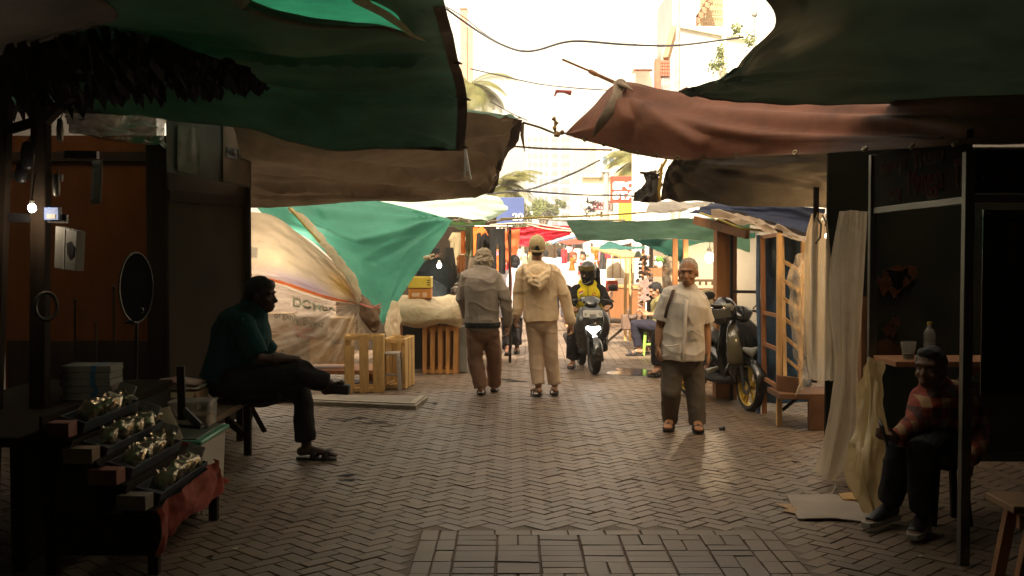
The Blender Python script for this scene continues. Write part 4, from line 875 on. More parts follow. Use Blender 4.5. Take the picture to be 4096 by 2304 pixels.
o, _ = tarp('tarpaulin', rows, mat('blue_sheet', (.035, .075, .13), .4, .5, 5, .3, 30), 30, 40, wr=.05, seed=91); tag(o, 'dark blue plastic tarpaulin behind the ladder', 'tarpaulin')
rows = [[P(3180, 1030, 9.75), P(3208, 1010, 9.7), P(3232, 1020, 9.6)], [P(3150, 1110, 9.7), P(3195, 1100, 9.6), P(3232, 1100, 9.6)], [P(3155, 1230, 9.7), P(3195, 1230, 9.6), P(3230, 1230, 9.55)], [P(3172, 1380, 9.65), P(3205, 1380, 9.55), P(3240, 1390, 9.5)], [P(3200, 1500, 9.6), P(3225, 1500, 9.5), P(3255, 1500, 9.5)], [P(3180, 1590, 9.6), P(3215, 1560, 9.5), P(3250, 1550, 9.5)]]
o, _ = tarp('plastic_sheet', rows, mat('thin_film', (.6, .5, .36), .3, .2, 6, .3, 25, clear=.6, transl=.2), 24, 50, wr=.06, seed=93); tag(o, 'thin clear plastic film draped over the ladder', 'plastic sheet')
# ramshackle roof over the ladder
t = thing('plank_roof', 'rough roof of planks and plastic above the ladder and scooter', 'roof', P(3030, 900, 11))
for i, (x0, y0, x1, y1, Y0, Y1) in enumerate(((2830, 850, 3090, 905, 12.0, 10.9), (2880, 842, 3180, 925, 11.6, 10.5), (2920, 846, 3222, 950, 11.3, 10.2))):
    mb = MB(); mb.bar(P(x0, y0, Y0), P(x1, y1, Y1), .22, .025); mb.build('plank', M_DARKWOOD, t)
mb = MB(); mb.bar(P(2780, 880, 12.0), P(2990, 938, 11.2), .05, .09); mb.build('beam', M_REDWOOD, t)
rows = [[P(2850, 842, 11.2), P(3000, 866, 10.8), P(3100, 900, 10.5), P(3226, 948, 10.0)], [P(2840, 868, 11.1), P(2985, 898, 10.7), P(3095, 935, 10.4), P(3222, 968, 9.9)]]
tarp('plastic_cover', rows, mat('dirty_film', (.38, .28, .18), .35, .35, 7, .4, 25, clear=.1), 50, 10, wr=.06, wf=(6, 2), seed=95, parent=t)
mb = MB(); mb.tube([P(2800, 852, 11.4), P(2880, 880, 11.2), P(2960, 912, 11.0), P(3060, 925, 10.8)], .012, 6); mb.build('rope', mat('yellow_rope', (.45, .38, .1), .8), t)
one(MB().box((2.33, 11.85, 1.0), (.21, .21, 2.0)), 'plywood_post', 'wide orange plywood post behind the parked scooter', 'post', mat('warm_plywood', (0.36, 0.15, 0.04), .6, .2, 2.5, .15, 40, stretch=(3, 3, .8)), bev=.004)
mb = MB(); mb.bar(P(2926, 1600, 11.6), P(2926, 880, 11.6), .03, .03); one(mb, 'post', 'thin black post beside the orange plywood post', 'post', M_BLACK)
mb = MB(); mb.bar(P(2938, 1600, 11.7), P(2938, 900, 11.7), .045, .045); one(mb, 'post', 'narrow brown post right of the orange plywood post', 'post', M_REDWOOD)
mb = MB(); mb.bar(P(2930, 1166, 11.5), P(3035, 1168, 10.9), .03, .03); one(mb, 'rail', 'dark rail between the plywood post and the blue pole', 'rail', M_DARKWOOD)
t = thing('wall_panel', 'pale wall panel behind the parked scooter', 'wall', (3.0, 13.6, 0))
MB().box((3.2, 13.9, 1.0), (1.9, .05, 2.0)).build('panel', mat('pale_wall', (.42, .40, .36), .8, .1, 3), t)
MB().box((2.3, 13.55, .58), (.75, .05, 1.12)).build('low_board', mat('warm_plywood', (1, 1, 1)), t)
for px in (2742, 2700): mb = MB(); mb.bar(P(px, 1400, 13.4), P(px, 950, 13.4), .06, .06); mb.build('stud', M_REDWOOD, t)
mb = MB(); mb.bar(P(2700, 1122, 13.4), P(2862, 1122, 13.4), .03, .03); mb.build('rail', M_DARKWOOD, t)
for px in (2775, 2800, 2825, 2850): mb = MB(); mb.bar(P(px, 1122, 13.4), P(px, 1140, 13.4), .025, .02); mb.build('bracket', M_DARKWOOD, t)
bulb(P(2838, 1030, 13.2), 'bright white bulb in front of the pale wall panel', 12, (1, .72, .4), .055)
rows = [[P(2652, 1032, 13.6), P(2680, 1026, 13.7), P(2712, 1040, 13.8)], [P(2648, 1090, 13.6), P(2680, 1090, 13.6), P(2714, 1090, 13.7)], [P(2652, 1190, 13.6), P(2680, 1190, 13.6), P(2712, 1180, 13.6)]]
o, _ = tarp('plastic_sheet', rows, mat('grey_film', (.42, .36, .28), .4, .2, 5, .3, 25, transl=.2, clear=.1), 24, 30, wr=.06, seed=97); tag(o, 'greyish plastic sheet hanging behind the man in the white shirt', 'plastic sheet')
t = thing('chair', 'pale yellow chair with a rounded back behind the parked scooter', 'chair', V((2.27, 12.7, 0)))
mb = MB(); n = 24; c = P(2830, 1240, 12.6); mb.prism([c + V((.13 * math.copysign(abs(math.cos(a)) ** .6, math.cos(a)), 0, .24 * math.copysign(abs(math.sin(a)) ** .6, math.sin(a)))) for a in [2 * math.pi * i / n for i in range(n)]], (0, .03, 0)); mb.build('backrest', mat('cream_plastic', (.55, .47, .28), .45), t, bev=.006)
MB().box(c + V((0, -.2, -.27)), (.3, .42, .03)).build('seat', mat('cream_plastic', (1, 1, 1)), t, bev=.01)
for sx in (-1, 1):
    for yy in (0, -.36): mb = MB(); mb.bar(c + V((sx * .12, yy, -.28)), V((c.x + sx * .14, c.y + yy, 0)), .03, .03); mb.build('leg', M_ALU, t)
rn = random.Random(21)
for i in range(16):
    p = V((rn.uniform(-1.6, 2.2), rn.uniform(5.2, 11.5), .004)); s = rn.uniform(.008, .022); a = rn.uniform(0, 6)
    mb = MB(); mb.prism([p + V((s * math.cos(a + k * 1.57) * (1 + .5 * (k % 2)), s * math.sin(a + k * 1.57), .004 * (k % 2))) for k in range(4)], (0, 0, .003)); tag(mb.build('litter', rn.choice([M_CARD, mat('pale_scrap', (.5, .45, .36), .8), M_DARKWOOD])), 'tiny scrap of litter lying on the open pavers', 'litter', 'tiny litter scraps on the pavers', 'thing')
# --- things on the ground at right
t = thing('cardboard_sheet', 'flattened cardboard sheet lying on the pavers', 'cardboard', G(3300, 2040))
mb = MB(); pts = [G(3146, 1987), G(3330, 1990), G(3470, 2003), G(3560, 2040), G(3455, 2094), G(3330, 2086), G(3192, 2083)]
mb.prism([p + V((0, 0, .008 + .01 * (i % 2))) for i, p in enumerate(pts)], (0, 0, .006)); tag(mb.build('cardboard_sheet_', mat('grey_card_sheet', (.33, .28, .23), .9, .15, 4, .2, 40)), '', '')
o = COL.objects['cardboard_sheet_']; bpy.data.objects.remove(t); o.name = 'cardboard_sheet'; tag(o, 'flattened cardboard sheet lying on the pavers', 'cardboard')
for (a, b, c, lab) in (((3100, 2020), (3170, 2030), (3165, 2045), 'pointed paper scrap left of the cardboard sheet'), ((3128, 2048), (3185, 2040), (3190, 2062), 'curled paper scrap below the pointed one, left of the cardboard sheet')):
    mb = MB(); mb.prism([G(*a) + V((0, 0, .006)), G(*b) + V((0, 0, .02)), G(*c) + V((0, 0, .006))], (0, 0, .004)); one(mb, 'paper_scrap', lab, 'litter', M_CARD)
mb = MB(); mb.prism([G(3355, 2000) + V((0, 0, .03)), G(3425, 2004) + V((0, 0, .05)), G(3432, 2022) + V((0, 0, .03)), G(3370, 2016) + V((0, 0, .02))], (0, 0, .012)); one(mb, 'wood_offcut', 'small wood offcut on the cardboard sheet', 'offcut', M_WOOD)
mb = MB(); mb.tube([G(3208, 1972) + V((0, 0, .03)), G(3230, 1980) + V((0, 0, .01)), G(3265, 1982) + V((0, 0, .012)), G(3290, 1990) + V((0, 0, .01)), G(3315, 1998) + V((0, 0, .01)), G(3340, 1970) + V((0, 0, .03)), P(3342, 1940, 7.2)], .006, 6); one(mb, 'string', 'pale string trailing from the long curtain to the cardboard sheet', 'string', M_ROPE)
mb = MB(); mb.ell(G(2888, 1720) + V((0, 0, .012)), (.03, .02, .014)); mb.ell(G(2896, 1722) + V((0, 0, .02)), (.012, .02, .02)); one(mb, 'litter', 'small dark scrap on the pavers beside the man in the white shirt', 'litter', M_BLACK)
t = thing('wooden_stool', 'wooden bench end at the lower right corner', 'bench', (2.7, 5.1, 0))
MB().box((2.72, 4.95, .455), (.95, .30, .035)).build('seat', mat('stool_wood', (.28, .16, .08), .55, .3, 4, .3, 60, stretch=(1, 8, 8)), t, bev=.005)
MB().box((2.72, 4.81, .40), (.9, .03, .06)).build('apron', M_REDWOOD, t)
for (x, dx) in ((2.36, -.08), (3.1, .05)):
    for y in (4.84, 5.06): mb = MB(); mb.bar((x, y, .43), (x + dx, y, 0), .05, .045, (0, 1, 0)); mb.build('leg', M_REDWOOD, t)
# ================================================================ people
M_SKIN = mat('skin', (0.36, 0.19, 0.11), .55, .12, 14, .15, 120, spec=.35)
M_SKIN2 = mat('dark_skin', (0.13, 0.062, 0.035), .55, .12, 14, .15, 120, spec=.35)
M_HAIRBLK = mat('black_hair', (0.012, 0.010, 0.009), .55, .3, 30, .5, 150, stretch=(4, 4, 1))
M_HAIRGREY = mat('grey_hair', (0.42, 0.35, 0.25), .7, .3, 30, .6, 150, stretch=(4, 4, 1))
M_RUBBER = mat('black_rubber', (0.018, 0.016, 0.015), .6, .3, 12, .1)
def cloth_mat(name, col, var=.16, bs=45, **k): return mat(name, col, .85, var, 7, .22, bs, spec=.15, **k)
def crease(p, f, seed): return (1 - abs(noise.noise((p.x * f + p.z * f * .6 + seed, p.y * f, p.z * f * 1.3)))) ** 6 - .3

def head_pieces(mb, c, f, u, s=1.0, ears=True):
    f = V(f).normalized(); r = f.cross(V(u)).normalized(); u = r.cross(f); B = basis(r, f, u)
    q = lambda x, y, z: c + B @ (V((x, y, z)) * s)
    mb.ell(q(0, -.012, .025), [.076 * s, .096 * s, .092 * s], B); mb.ell(q(0, .022, -.035), [.062 * s, .07 * s, .085 * s], B)
    mb.ell(q(0, .045, -.085), [.045 * s, .045 * s, .034 * s], B)
    mb.loft([q(0, .082, .004), q(0, .096, -.02), q(0, .104, -.036)], [.009 * s, .012 * s, .015 * s], r, 8)
    mb.loft([q(-.05, .072, .022), q(0, .084, .024), q(.05, .072, .022)], [.012 * s, .013 * s, .012 * s], u, 8)
    for k in (-1, 1):
        mb.ell(q(k * .04, .06, -.035), [.024 * s, .022 * s, .022 * s], B)
        if ears: mb.ell(q(k * .078, -.008, -.012), [.010 * s, .022 * s, .034 * s], B)
    mb.loft([q(-.022, .083, -.066), q(0, .09, -.064), q(.022, .083, -.066)], [.007 * s, .009 * s, .007 * s], u, 8)
    mb.loft([q(-.02, .082, -.08), q(0, .087, -.081), q(.02, .082, -.08)], [.007 * s, .009 * s, .007 * s], u, 8)
    return q, B
def face_marks(q, B, s, par, brow=None):
    for k in (-1, 1):
        MB().ell(q(k * .032, .079, -.002), [.012 * s, .006 * s, .0045 * s], B).build('eye', mat('eye_dark', (.06, .04, .03), .3, .1, 5, 0), par, smooth=180)
        MB().loft([q(k * .016, .092, .02), q(k * .034, .09, .026), q(k * .052, .078, .02)], [.0026 * s] * 3, n=6).build('eyebrow', brow or M_HAIRBLK, par, smooth=180)
    MB().loft([q(-.022, .09, -.073), q(0, .095, -.073), q(.022, .09, -.073)], [.0025 * s] * 3, n=6).build('mouth_line', mat('lip_dark', (.12, .05, .04), .5, .1, 5, 0), par, smooth=180)

def hand_pieces(mb, wr, d, pn, th, curl=.5, s=1.0, spread=0.0):
    """palm, four fingers of different length, thumb off the side of the palm"""
    d = V(d).normalized(); th = V(th); th = (th - d * th.dot(d)).normalized(); pn0 = d.cross(th); pn = pn0 if pn0.dot(V(pn)) > 0 else -pn0
    mb.loft([wr - d * .01 * s, wr + d * .03 * s, wr + d * .075 * s, wr + d * .09 * s], [(.026 * s, .018 * s), (.036 * s, .017 * s), (.041 * s, .014 * s), (.038 * s, .012 * s)], th, 12)
    for i, L_ in enumerate((.072, .082, .075, .058)):
        p = wr + d * .088 * s + th * (.030 - .020 * i) * s; a = .15 * curl; pts = [p - d * .012 * s, p]
        for fr, bend in ((.45, .35), (.32, .9), (.23, .7)):
            a += bend * curl * (1 + .12 * i); dd = d * math.cos(a) + pn * math.sin(a) + th * spread * (1.5 - i) * .1
            p = p + dd.normalized() * L_ * fr * s; pts.append(p)
        mb.loft(pts, [.0095 * s, .0095 * s, .009 * s, .0082 * s, .007 * s], th, 8)
    p = wr + d * .028 * s + th * .03 * s; pts = [p - th * .012 * s, p]
    for L_, m in ((.035, .75), (.03, .45), (.024, .2)):
        p = p + (d * (1 - m * .4) + th * m + pn * .35 * curl).normalized() * L_ * s; pts.append(p)
    mb.loft(pts, [.014 * s, .014 * s, .012 * s, .010 * s, .008 * s], pn, 8)

def limb(mb, pts, rad, side=(1, 0, 0), mid=None):
    """joint chain with a muscle bulge between joints"""
    P2, R2 = [pts[0]], [rad[0]]
    for i in range(len(pts) - 1):
        a, b = pts[i], pts[i + 1]; ra, rb = rad[i], rad[i + 1]
        P2 += [a.lerp(b, .35), b]; R2 += [max(ra, rb) * .55 + (ra * .65 + rb * .35) * .47, rb]
    mb.loft(P2, R2, side, 14)
def foot_pieces(mb, ank, toe, s=1.0, r=.038):
    d = toe - ank; d.z = 0; d = d.normalized(); heel = ank - d * .045 * s; z0 = toe.z
    mb.loft([V((heel.x, heel.y, ank.z - .045 * s)), ank + d * .03 * s - V((0, 0, .035 * s)), ank.lerp(toe, .6) + V((0, 0, -.008)), toe], [(.03 * s, .032 * s), (.034 * s, .034 * s), (.042 * s, .024 * s), (.038 * s, .014 * s)], V((-d.y, d.x, 0)), 12)
def sandal(par, ank, toe, m, name='sandal', s=1.0, dz=0.0, strap=True):
    d = toe - ank; d.z *= .0; d = d.normalized(); sl = (toe - ank); sl = V((d.x, d.y, dz)).normalized(); x = V((-d.y, d.x, 0)); nrm = x.cross(sl) * -1; nrm = nrm if nrm.z > 0 else -nrm
    base = V((ank.x, ank.y, max(.024, ank.z - .085 * s))) ; L_ = .27 * s; mb = MB()
    prof = [(0, .030), (.1, .036), (.35, .034), (.62, .046), (.85, .046), (.96, .034), (1, .016)]
    top = []; bot = []
    for t_, w_ in prof: top.append((t_, w_))
    ring = [base - sl * .065 * s + sl * L_ * t_ + x * w_ * s for t_, w_ in prof] + [base - sl * .065 * s + sl * L_ * t_ - x * w_ * s for t_, w_ in reversed(prof)]
    mb.prism(ring, -nrm * .022 * s)
    o = mb.build(name, m, par, bev=.005)
    if strap:
        c = base - sl * .065 * s + sl * L_ * .62; mb = MB()
        for off in (-.05, .03):
            mb.loft([c + sl * off * s + x * .047 * s, c + sl * (off + .01) * s + x * .035 * s + nrm * .042 * s, c + sl * (off + .015) * s + nrm * .056 * s, c + sl * (off + .01) * s - x * .035 * s + nrm * .042 * s, c + sl * off * s - x * .047 * s], [(.022 * s, .004 * s)] * 5, sl, 8)
        st = mb.build('strap', m, o, smooth=60); st.matrix_parent_inverse = Matrix()
    return o
def wrinkle(amp, sx, sz, seed): return lambda p: amp * (noise.noise((p.x * sx + seed, p.y * sx, p.z * sz)) + .5 * noise.noise((p.x * sx * 2.3, p.y * sx * 2.3 + seed, p.z * sz * 2.1)))

def torso(mb, J, side, g=0.0, bulk=1.0, depth=1.0, lower=True):
    a = [.150, .155, .150, .160, .165, .13, .075]; b = [.115, .115, .11, .118, .115, .085, .06]
    k = [(-.0), .18, .4, .62, .8, .93, 1.03]
    pel, ch, nk = J['pel'], J['chest'], J['neck']
    pts = [pel, pel.lerp(ch, .35), pel.lerp(ch, .75), ch, ch.lerp(nk, .45), ch.lerp(nk, .8), nk]
    mb.loft(pts, [(x * bulk + g, y * bulk * depth + g) for x, y in zip(a, b)], side, 18, sq=.9)

def figure(label, J, side, hf, hu=(0, 0, 1), s=1.0, skin=None, hands=None, vox=.007, group=None, feet=True, bulk=1.0, loc=None, noears=False, name='person'):
    """root + one continuous body; returns root, head helper"""
    skin = skin or M_SKIN
    for k in 'LR':
        if J['toe' + k].z < .12: J['toe' + k].z = max(J['toe' + k].z, .042)
        if J['ank' + k].z < .16: J['ank' + k].z = max(J['ank' + k].z, .115)
    f0 = J['ankL'].lerp(J['ankR'], .5); t = thing(name, label, 'person', loc or (f0.x, f0.y, 0), group)
    mb = MB(); torso(mb, J, side, 0, bulk * .92); side = V(side)
    mb.loft([J['neck'] - (J['head'] - J['neck']) * .25, J['neck'].lerp(J['head'], .6)], [.058 * s, .054 * s], side, 14)
    q, B = head_pieces(mb, J['head'], hf, hu, s, not noears)
    mb.loft([J['shL'], J['shL'].lerp(J['shR'], .5) + V((0, 0, .02)), J['shR']], [.052 * s, .06 * s, .052 * s], (0, 1, 0), 12)
    for k in 'LR':
        limb(mb, [J['sh' + k], J['el' + k], J['wr' + k]], [.05 * s, .038 * s, .027 * s])
        limb(mb, [J['hip' + k], J['kne' + k], J['ank' + k]], [.085 * s, .058 * s, .036 * s])
        if feet: foot_pieces(mb, J['ank' + k], J['toe' + k], s)
        if hands and hands.get(k): hand_pieces(mb, J['wr' + k], *hands[k], s=s)
    fuse('body', mb, skin, t, vox, 1)
    return t, q, B
def trousers(par, J, m, side, r=(.115, .095, .085), waist=.165, s=1.0, vox=.009, seed=0, top=.10, amp=.012, cuff=None, depth=.13):
    mb = MB(); side = V(side)
    mb.loft([J['pel'] + V((0, 0, top)), J['pel'], J['hipL'].lerp(J['hipR'], .5) - V((0, 0, .03))], [(waist * s, depth * s), (waist * s * 1.05, depth * s * 1.05), (waist * s * .9, depth * s)], side, 16)
    for k in 'LR':
        h, kn, an = J['hip' + k], J['kne' + k], J['ank' + k]; d = (an - kn).normalized()
        e = an - d * ((cuff or .03) * s)
        mb.loft([h, h.lerp(kn, .5), kn, kn.lerp(e, .5), e], [r[0] * s, (r[0] * .55 + r[1] * .45) * s, r[1] * s, (r[1] * .5 + r[2] * .5) * s, r[2] * s], side, 16, round_ends=False); mb.ell(h, r[0] * s)
    return fuse('trousers', mb, m, par, vox, 2, lambda p: amp * .7 * noise.noise((p.x * 6 + seed, p.y * 6, p.z * 5 + p.x * 4)) + amp * .6 * crease(p, 5.5, seed + 2))
def top_garment(par, J, m, side, name='shirt', long=True, g=.025, bulk=1.0, depth=1.0, hem=0.05, flare=0.0, sl=(.072, .06, .05), s=1.0, vox=.009, seed=0, amp=.010, extra=None, cut=.55):
    mb = MB(); side = V(side); torso(mb, J, side, g, bulk, depth)
    pel, ch = J['pel'], J['chest']; d = (pel - ch).normalized(); e = pel + d * hem
    mb.loft([ch.lerp(pel, .6), pel, e], [(.15 * bulk + g, .112 * bulk * depth + g), (.155 * bulk + g + flare * .5, .118 * bulk * depth + g + flare * .5), (.152 * bulk + g + flare, .115 * bulk * depth + g + flare)], side, 18, sq=.9, round_ends=False)
    mb.loft([J['shL'], J['shL'].lerp(J['shR'], .5) + V((0, 0, .025)), J['shR']], [sl[0] * s, sl[0] * s * 1.05, sl[0] * s], (0, 1, 0), 14)
    for k in 'LR':
        S, E, Wr = J['sh' + k], J['el' + k], J['wr' + k]
        if long: mb.loft([S, S.lerp(E, .5), E, E.lerp(Wr, .5), Wr - (Wr - E).normalized() * .01], [sl[0] * s, (sl[0] * .6 + sl[1] * .4) * s, sl[1] * s, (sl[1] * .5 + sl[2] * .5) * s, sl[2] * s], side, 14)
        else: mb.loft([S, S.lerp(E, cut), S.lerp(E, cut * 1.7)], [sl[0] * s, sl[1] * s, sl[2] * s], side, 14, round_ends=False)
    if extra: extra(mb)
    return fuse(name, mb, m, par, vox, 2, lambda p: amp * .7 * noise.noise((p.x * 6 + seed, p.y * 6, p.z * 5)) + amp * .45 * crease(p, 4.5, seed) + amp * .3 * noise.noise((p.x * 15, p.y * 15 + seed, p.z * 11)))
def hair_cap(par, q, B, m, s=1.0, back=.03, down=-.02, fr=.0, vox=.007, puff=.0, name='hair', rough=.004):
    mb = MB()
    mb.ell(q(0, -.02, .032), [(.083 + puff) * s, (.098 + puff) * s, (.092 + puff) * s], B)
    mb.ell(q(0, -.06, down), [(.070 + puff) * s, (.052 + puff) * s, .075 * s], B)
    mb.ell(q(0, .035, .085 + fr), [.062 * s, .05 * s, .03 * s], B)
    for k in (-1, 1): mb.ell(q(k * .07, -.015, .03), [(.016 + puff * .5) * s, .05 * s, .05 * s], B)
    return fuse(name, mb, m, par, vox, 1, lambda p: rough * noise.noise(p * 60) + rough * noise.noise(p * 25))

def D(J, Y, off={}):
    """joint table from photo pixels at distance Y (+ per joint depth offset)"""
    return {k: P(v[0], v[1], Y + (v[2] if len(v) > 2 else 0)) for k, v in J.items()}

# --- walker in the tan hooded jacket and cap, seen from behind
J = D(dict(pel=(2164, 1265), chest=(2160, 1145), neck=(2147, 1062), head=(2148, 992, .02), shL=(2090, 1088), shR=(2214, 1084), elL=(2075, 1180, .02), elR=(2256, 1178, .0), wrL=(2066, 1264, .0), wrR=(2284, 1290, .02),
           hipL=(2136, 1290), hipR=(2196, 1290), kneL=(2144, 1420, .05), kneR=(2204, 1420, .04), ankL=(2154, 1558, .0), ankR=(2220, 1552, .1), toeL=(2132, 1580, .2), toeR=(2214, 1578, .3)), 11.9)
t, q, B = figure('man in a tan hooded jacket, beige trousers and cap walking away', J, (1, 0, 0), (0, 1, .0), s=1.05, hands=dict(L=((-.1, .1, -1), (1, .2, 0), (.3, 1, 0), .9), R=((.15, .1, -1), (-1, .3, 0), (-.3, 1, 0), .8)), vox=.0065)
M_TAN = cloth_mat('tan_cotton', (.76, .585, .37)); M_BEIGE = cloth_mat('beige_trouser_cloth', (.62, .47, .335))
trousers(t, J, M_BEIGE, (1, 0, 0), (.096, .082, .076), .155, seed=3, cuff=.02, amp=.009)
o = top_garment(t, J, M_TAN, (1, 0, 0), 'jacket', True, .033, 1.0, 1.0, .055, .01, (.078, .066, .054), vox=.008, seed=5, amp=.018)
def hood():
    mb = MB(); c = P(2148, 1085, 11.72)
    for k, (w_, dz, dy) in enumerate(((.14, 0, .0), (.13, -.045, -.02), (.10, -.095, -.03))):
        mb.loft([c + V((-w_, .12 - k * .03, .06 + dz)), c + V((-w_ * .75, dy, -.03 + dz)), c + V((0.02, dy - .035, -.085 + dz)), c + V((w_ * .8, dy, -.02 + dz)), c + V((w_, .12 - k * .03, .06 + dz))], [(.028, .03), (.036, .035), (.04, .04), (.036, .035), (.028, .03)], n=10)
    mb.ell(c + V((.0, .06, -.02)), (.11, .06, .1))
    return mb
k = fuse('hood', hood(), M_TAN, o, .008, 3, lambda p: .006 * noise.noise(p * 22)); k.matrix_parent_inverse = Matrix()
M_CAP = cloth_mat('cap_cotton', (.52, .42, .22)); 
mb = MB(); mb.ell(q(0, -.012, .04), [.092, .112, .10], B); mb.ell(q(0, .01, .07), [.086, .09, .075], B); mb.loft([q(-.06, .1, .03), q(0, .135, .03), q(.06, .1, .03)], [(.03, .012), (.05, .01), (.03, .012)], n=10); mb.ell(q(0, -.01, .145), (.01, .01, .007))
capo = fuse('cap', mb, M_CAP, t, .007, 2)
mb = MB(); mb.loft([q(-.03, -.108, -.012), q(-.02, -.122, .022), q(0, -.122, .033), q(.02, -.122, .022), q(.03, -.108, -.012)], [.008] * 5, n=8); mb.loft([q(-.075, -.085, -.028), q(-.04, -.115, -.036), q(0, -.124, -.038), q(.04, -.115, -.036), q(.075, -.085, -.028)], [(.012, .005)] * 5, (0, 0, 1), n=8)
k = mb.build('cap_strap', M_CAP, capo, smooth=80); k.matrix_parent_inverse = Matrix()
mb = MB(); mb.ell(q(.0, -.112, .0), [.034, .014, .034], B); mb.ell(q(0, -.085, -.055), [.06, .032, .028], B); fuse('hair', mb, M_HAIRBLK, t, .006, 1)
for k in 'LR': sandal(t, J['ank' + k], J['toe' + k], M_RUBBER, dz=-.18)
MB().tube([J['wrL'] + V((.055, .0, -.10)), J['wrL'] + V((.06, -.02, -.175))], .005, 8).build('cigarette', M_WHITEP, t)

# --- stooped man with grey hair and grey jacket
J = D(dict(pel=(1930, 1300), chest=(1925, 1165), neck=(1930, 1082), head=(1934, 1040, .06), shL=(1868, 1106), shR=(1980, 1106), elL=(1848, 1190, .05), elR=(2022, 1190, -.02), wrL=(1866, 1262, .25), wrR=(2032, 1300, .0),
           hipL=(1900, 1325), hipR=(1960, 1325), kneL=(1900, 1435, .03), kneR=(1976, 1430, .1), ankL=(1922, 1560, .0), ankR=(1976, 1540, .25), toeL=(1930, 1574, .28), toeR=(1984, 1560, .5)), 12.0)
t, q, B = figure('grey haired man in a grey bomber jacket and brown trousers walking away', J, (1, 0, 0), (.05, 1, -.25), (0, .2, 1), s=1.0, hands=dict(R=((-.05, .1, -1), (-1, .2, 0), (-.2, 1, 0), .7), L=((.3, .9, -.2), (1, 0, 0), (0, .1, 1), .7)), vox=.0065)
M_GREYJ = cloth_mat('grey_nylon', (.31, .27, .225), .08); M_BRNT = cloth_mat('brown_trouser_cloth', (.235, .14, .095)); M_KNIT = cloth_mat('dark_knit', (.028, .032, .034))
trousers(t, J, M_BRNT, (1, 0, 0), (.104, .09, .08), .16, seed=13, amp=.012, cuff=-.03)
o = top_garment(t, J, M_GREYJ, (1, 0, 0), 'jacket', True, .036, 1.0, 1.05, -.01, .012, (.08, .07, .056), vox=.008, seed=15, amp=.02)
mb = MB(); mb.loft([J['pel'] + V((0, 0, .035)), J['pel'] + V((0, 0, -.03))], [(.204, .172), (.196, .168)], (1, 0, 0), 20, sq=.9, round_ends=False); k = fuse('waistband', mb, M_KNIT, o, .009, 2, wrinkle(.008, 10, 4, 2)); k.matrix_parent_inverse = Matrix()
mb = MB(); mb.loft([J['wrR'] + V((0, 0, .045)), J['wrR'] + V((0, 0, .01))], [.05, .046], n=12); mb.loft([J['neck'] + V((0, -.01, -.02)), J['neck'] + V((0, 0, .02))], [(.085, .075), (.075, .07)], n=14); k = fuse('cuffs_and_collar', mb, M_KNIT, o, .009, 2); k.matrix_parent_inverse = Matrix(); k.name = 'knit_trim'
mb = MB(); mb.ell(q(0, -.02, .035), [.097, .108, .10], B); mb.ell(q(0, -.055, -.03), [.10, .075, .07], B); mb.ell(q(0, -.045, -.08), [.082, .06, .045], B)
for i in range(26):
    a = random.uniform(0, 6.28); mb.ell(q(.085 * math.cos(a), -.045 + .03 * random.random(), -.01 + .085 * math.sin(a)), .022 + .012 * random.random(), n=8, m=6)
fuse('hair', mb, M_HAIRGREY, t, .007, 1, lambda p: .013 * noise.noise(p * 34) + .010 * noise.noise((p.x * 120, p.y * 120, p.z * 30)))
for k in 'LR': sandal(t, J['ank' + k], J['toe' + k], M_RUBBER, dz=-.3 if k == 'R' else -.12)

# --- man in lavender shirt further on, seen from behind
J = D(dict(pel=(2045, 1250), chest=(2048, 1155), neck=(2055, 1088), head=(2058, 1050, .04), shL=(2016, 1102), shR=(2094, 1102), elL=(2004, 1175), elR=(2104, 1175), wrL=(2006, 1245), wrR=(2102, 1245), hipL=(2028, 1265), hipR=(2066, 1265),
           kneL=(2030, 1340, .0), kneR=(2066, 1345), ankL=(2028, 1395, -.3), ankR=(2068, 1408), toeL=(2028, 1424, -.25), toeR=(2066, 1420, .3)), 16.8)
t, q, B = figure('man in a pale lavender shirt and black trousers between the two walkers', J, (1, 0, 0), (0, 1, -.05), s=1.0, skin=M_SKIN2, vox=.011)
trousers(t, J, cloth_mat('black_trouser_cloth', (.02, .018, .018)), (1, 0, 0), (.105, .085, .078), vox=.012, seed=23)
top_garment(t, J, cloth_mat('lavender_cotton', (.50, .46, .50)), (1, 0, 0), 'shirt', True, .03, hem=.08, flare=.015, vox=.012, seed=25, amp=.014)
hair_cap(t, q, B, M_HAIRBLK, 1.0, vox=.01)
for k in 'LR': sandal(t, J['ank' + k], J['toe' + k], M_RUBBER, 'shoe', dz=-.8 if k == 'L' else -.02)

# --- old man in the white shirt, facing the camera
J = D(dict(pel=(2727, 1400), chest=(2733, 1262), neck=(2752, 1160), head=(2753, 1090, -.05), shL=(2795, 1190, .06), shR=(2672, 1182, -.04), elL=(2826, 1310, .1), elR=(2640, 1300, -.02), wrL=(2832, 1412, .02), wrR=(2632, 1380, -.08),
           hipL=(2768, 1440, .03), hipR=(2694, 1440, -.02), kneL=(2782, 1575, .0), kneR=(2683, 1570, -.05), ankL=(2788, 1702, .0), ankR=(2680, 1690, .1), toeL=(2796, 1736, -.22), toeR=(2670, 1716, -.12)), 9.65)
sd_ = V((-1, .15, 0)).normalized()
t, q, B = figure('old man with cropped white hair in a white short sleeved shirt, facing us', J, sd_, (-.36, -1, -.04), s=1.04, skin=mat('tan_skin', (.34, .17, .085), .55, .12, 14, .15, 120), hands=dict(R=((-.1, -.05, -1), (.8, .3, 0), (0, -1, 0), .75), L=((0, -.1, -1), (-.8, .3, 0), (0, -1, 0), .75)), vox=.0055, bulk=1.08)
face_marks(q, B, 1.04, t, mat('grey_brow', (.12, .10, .08), .8))
M_WSH = cloth_mat('white_linen', (.64, .59, .52), .07, 160); M_OLT = cloth_mat('grey_brown_trousers', (.145, .122, .098))
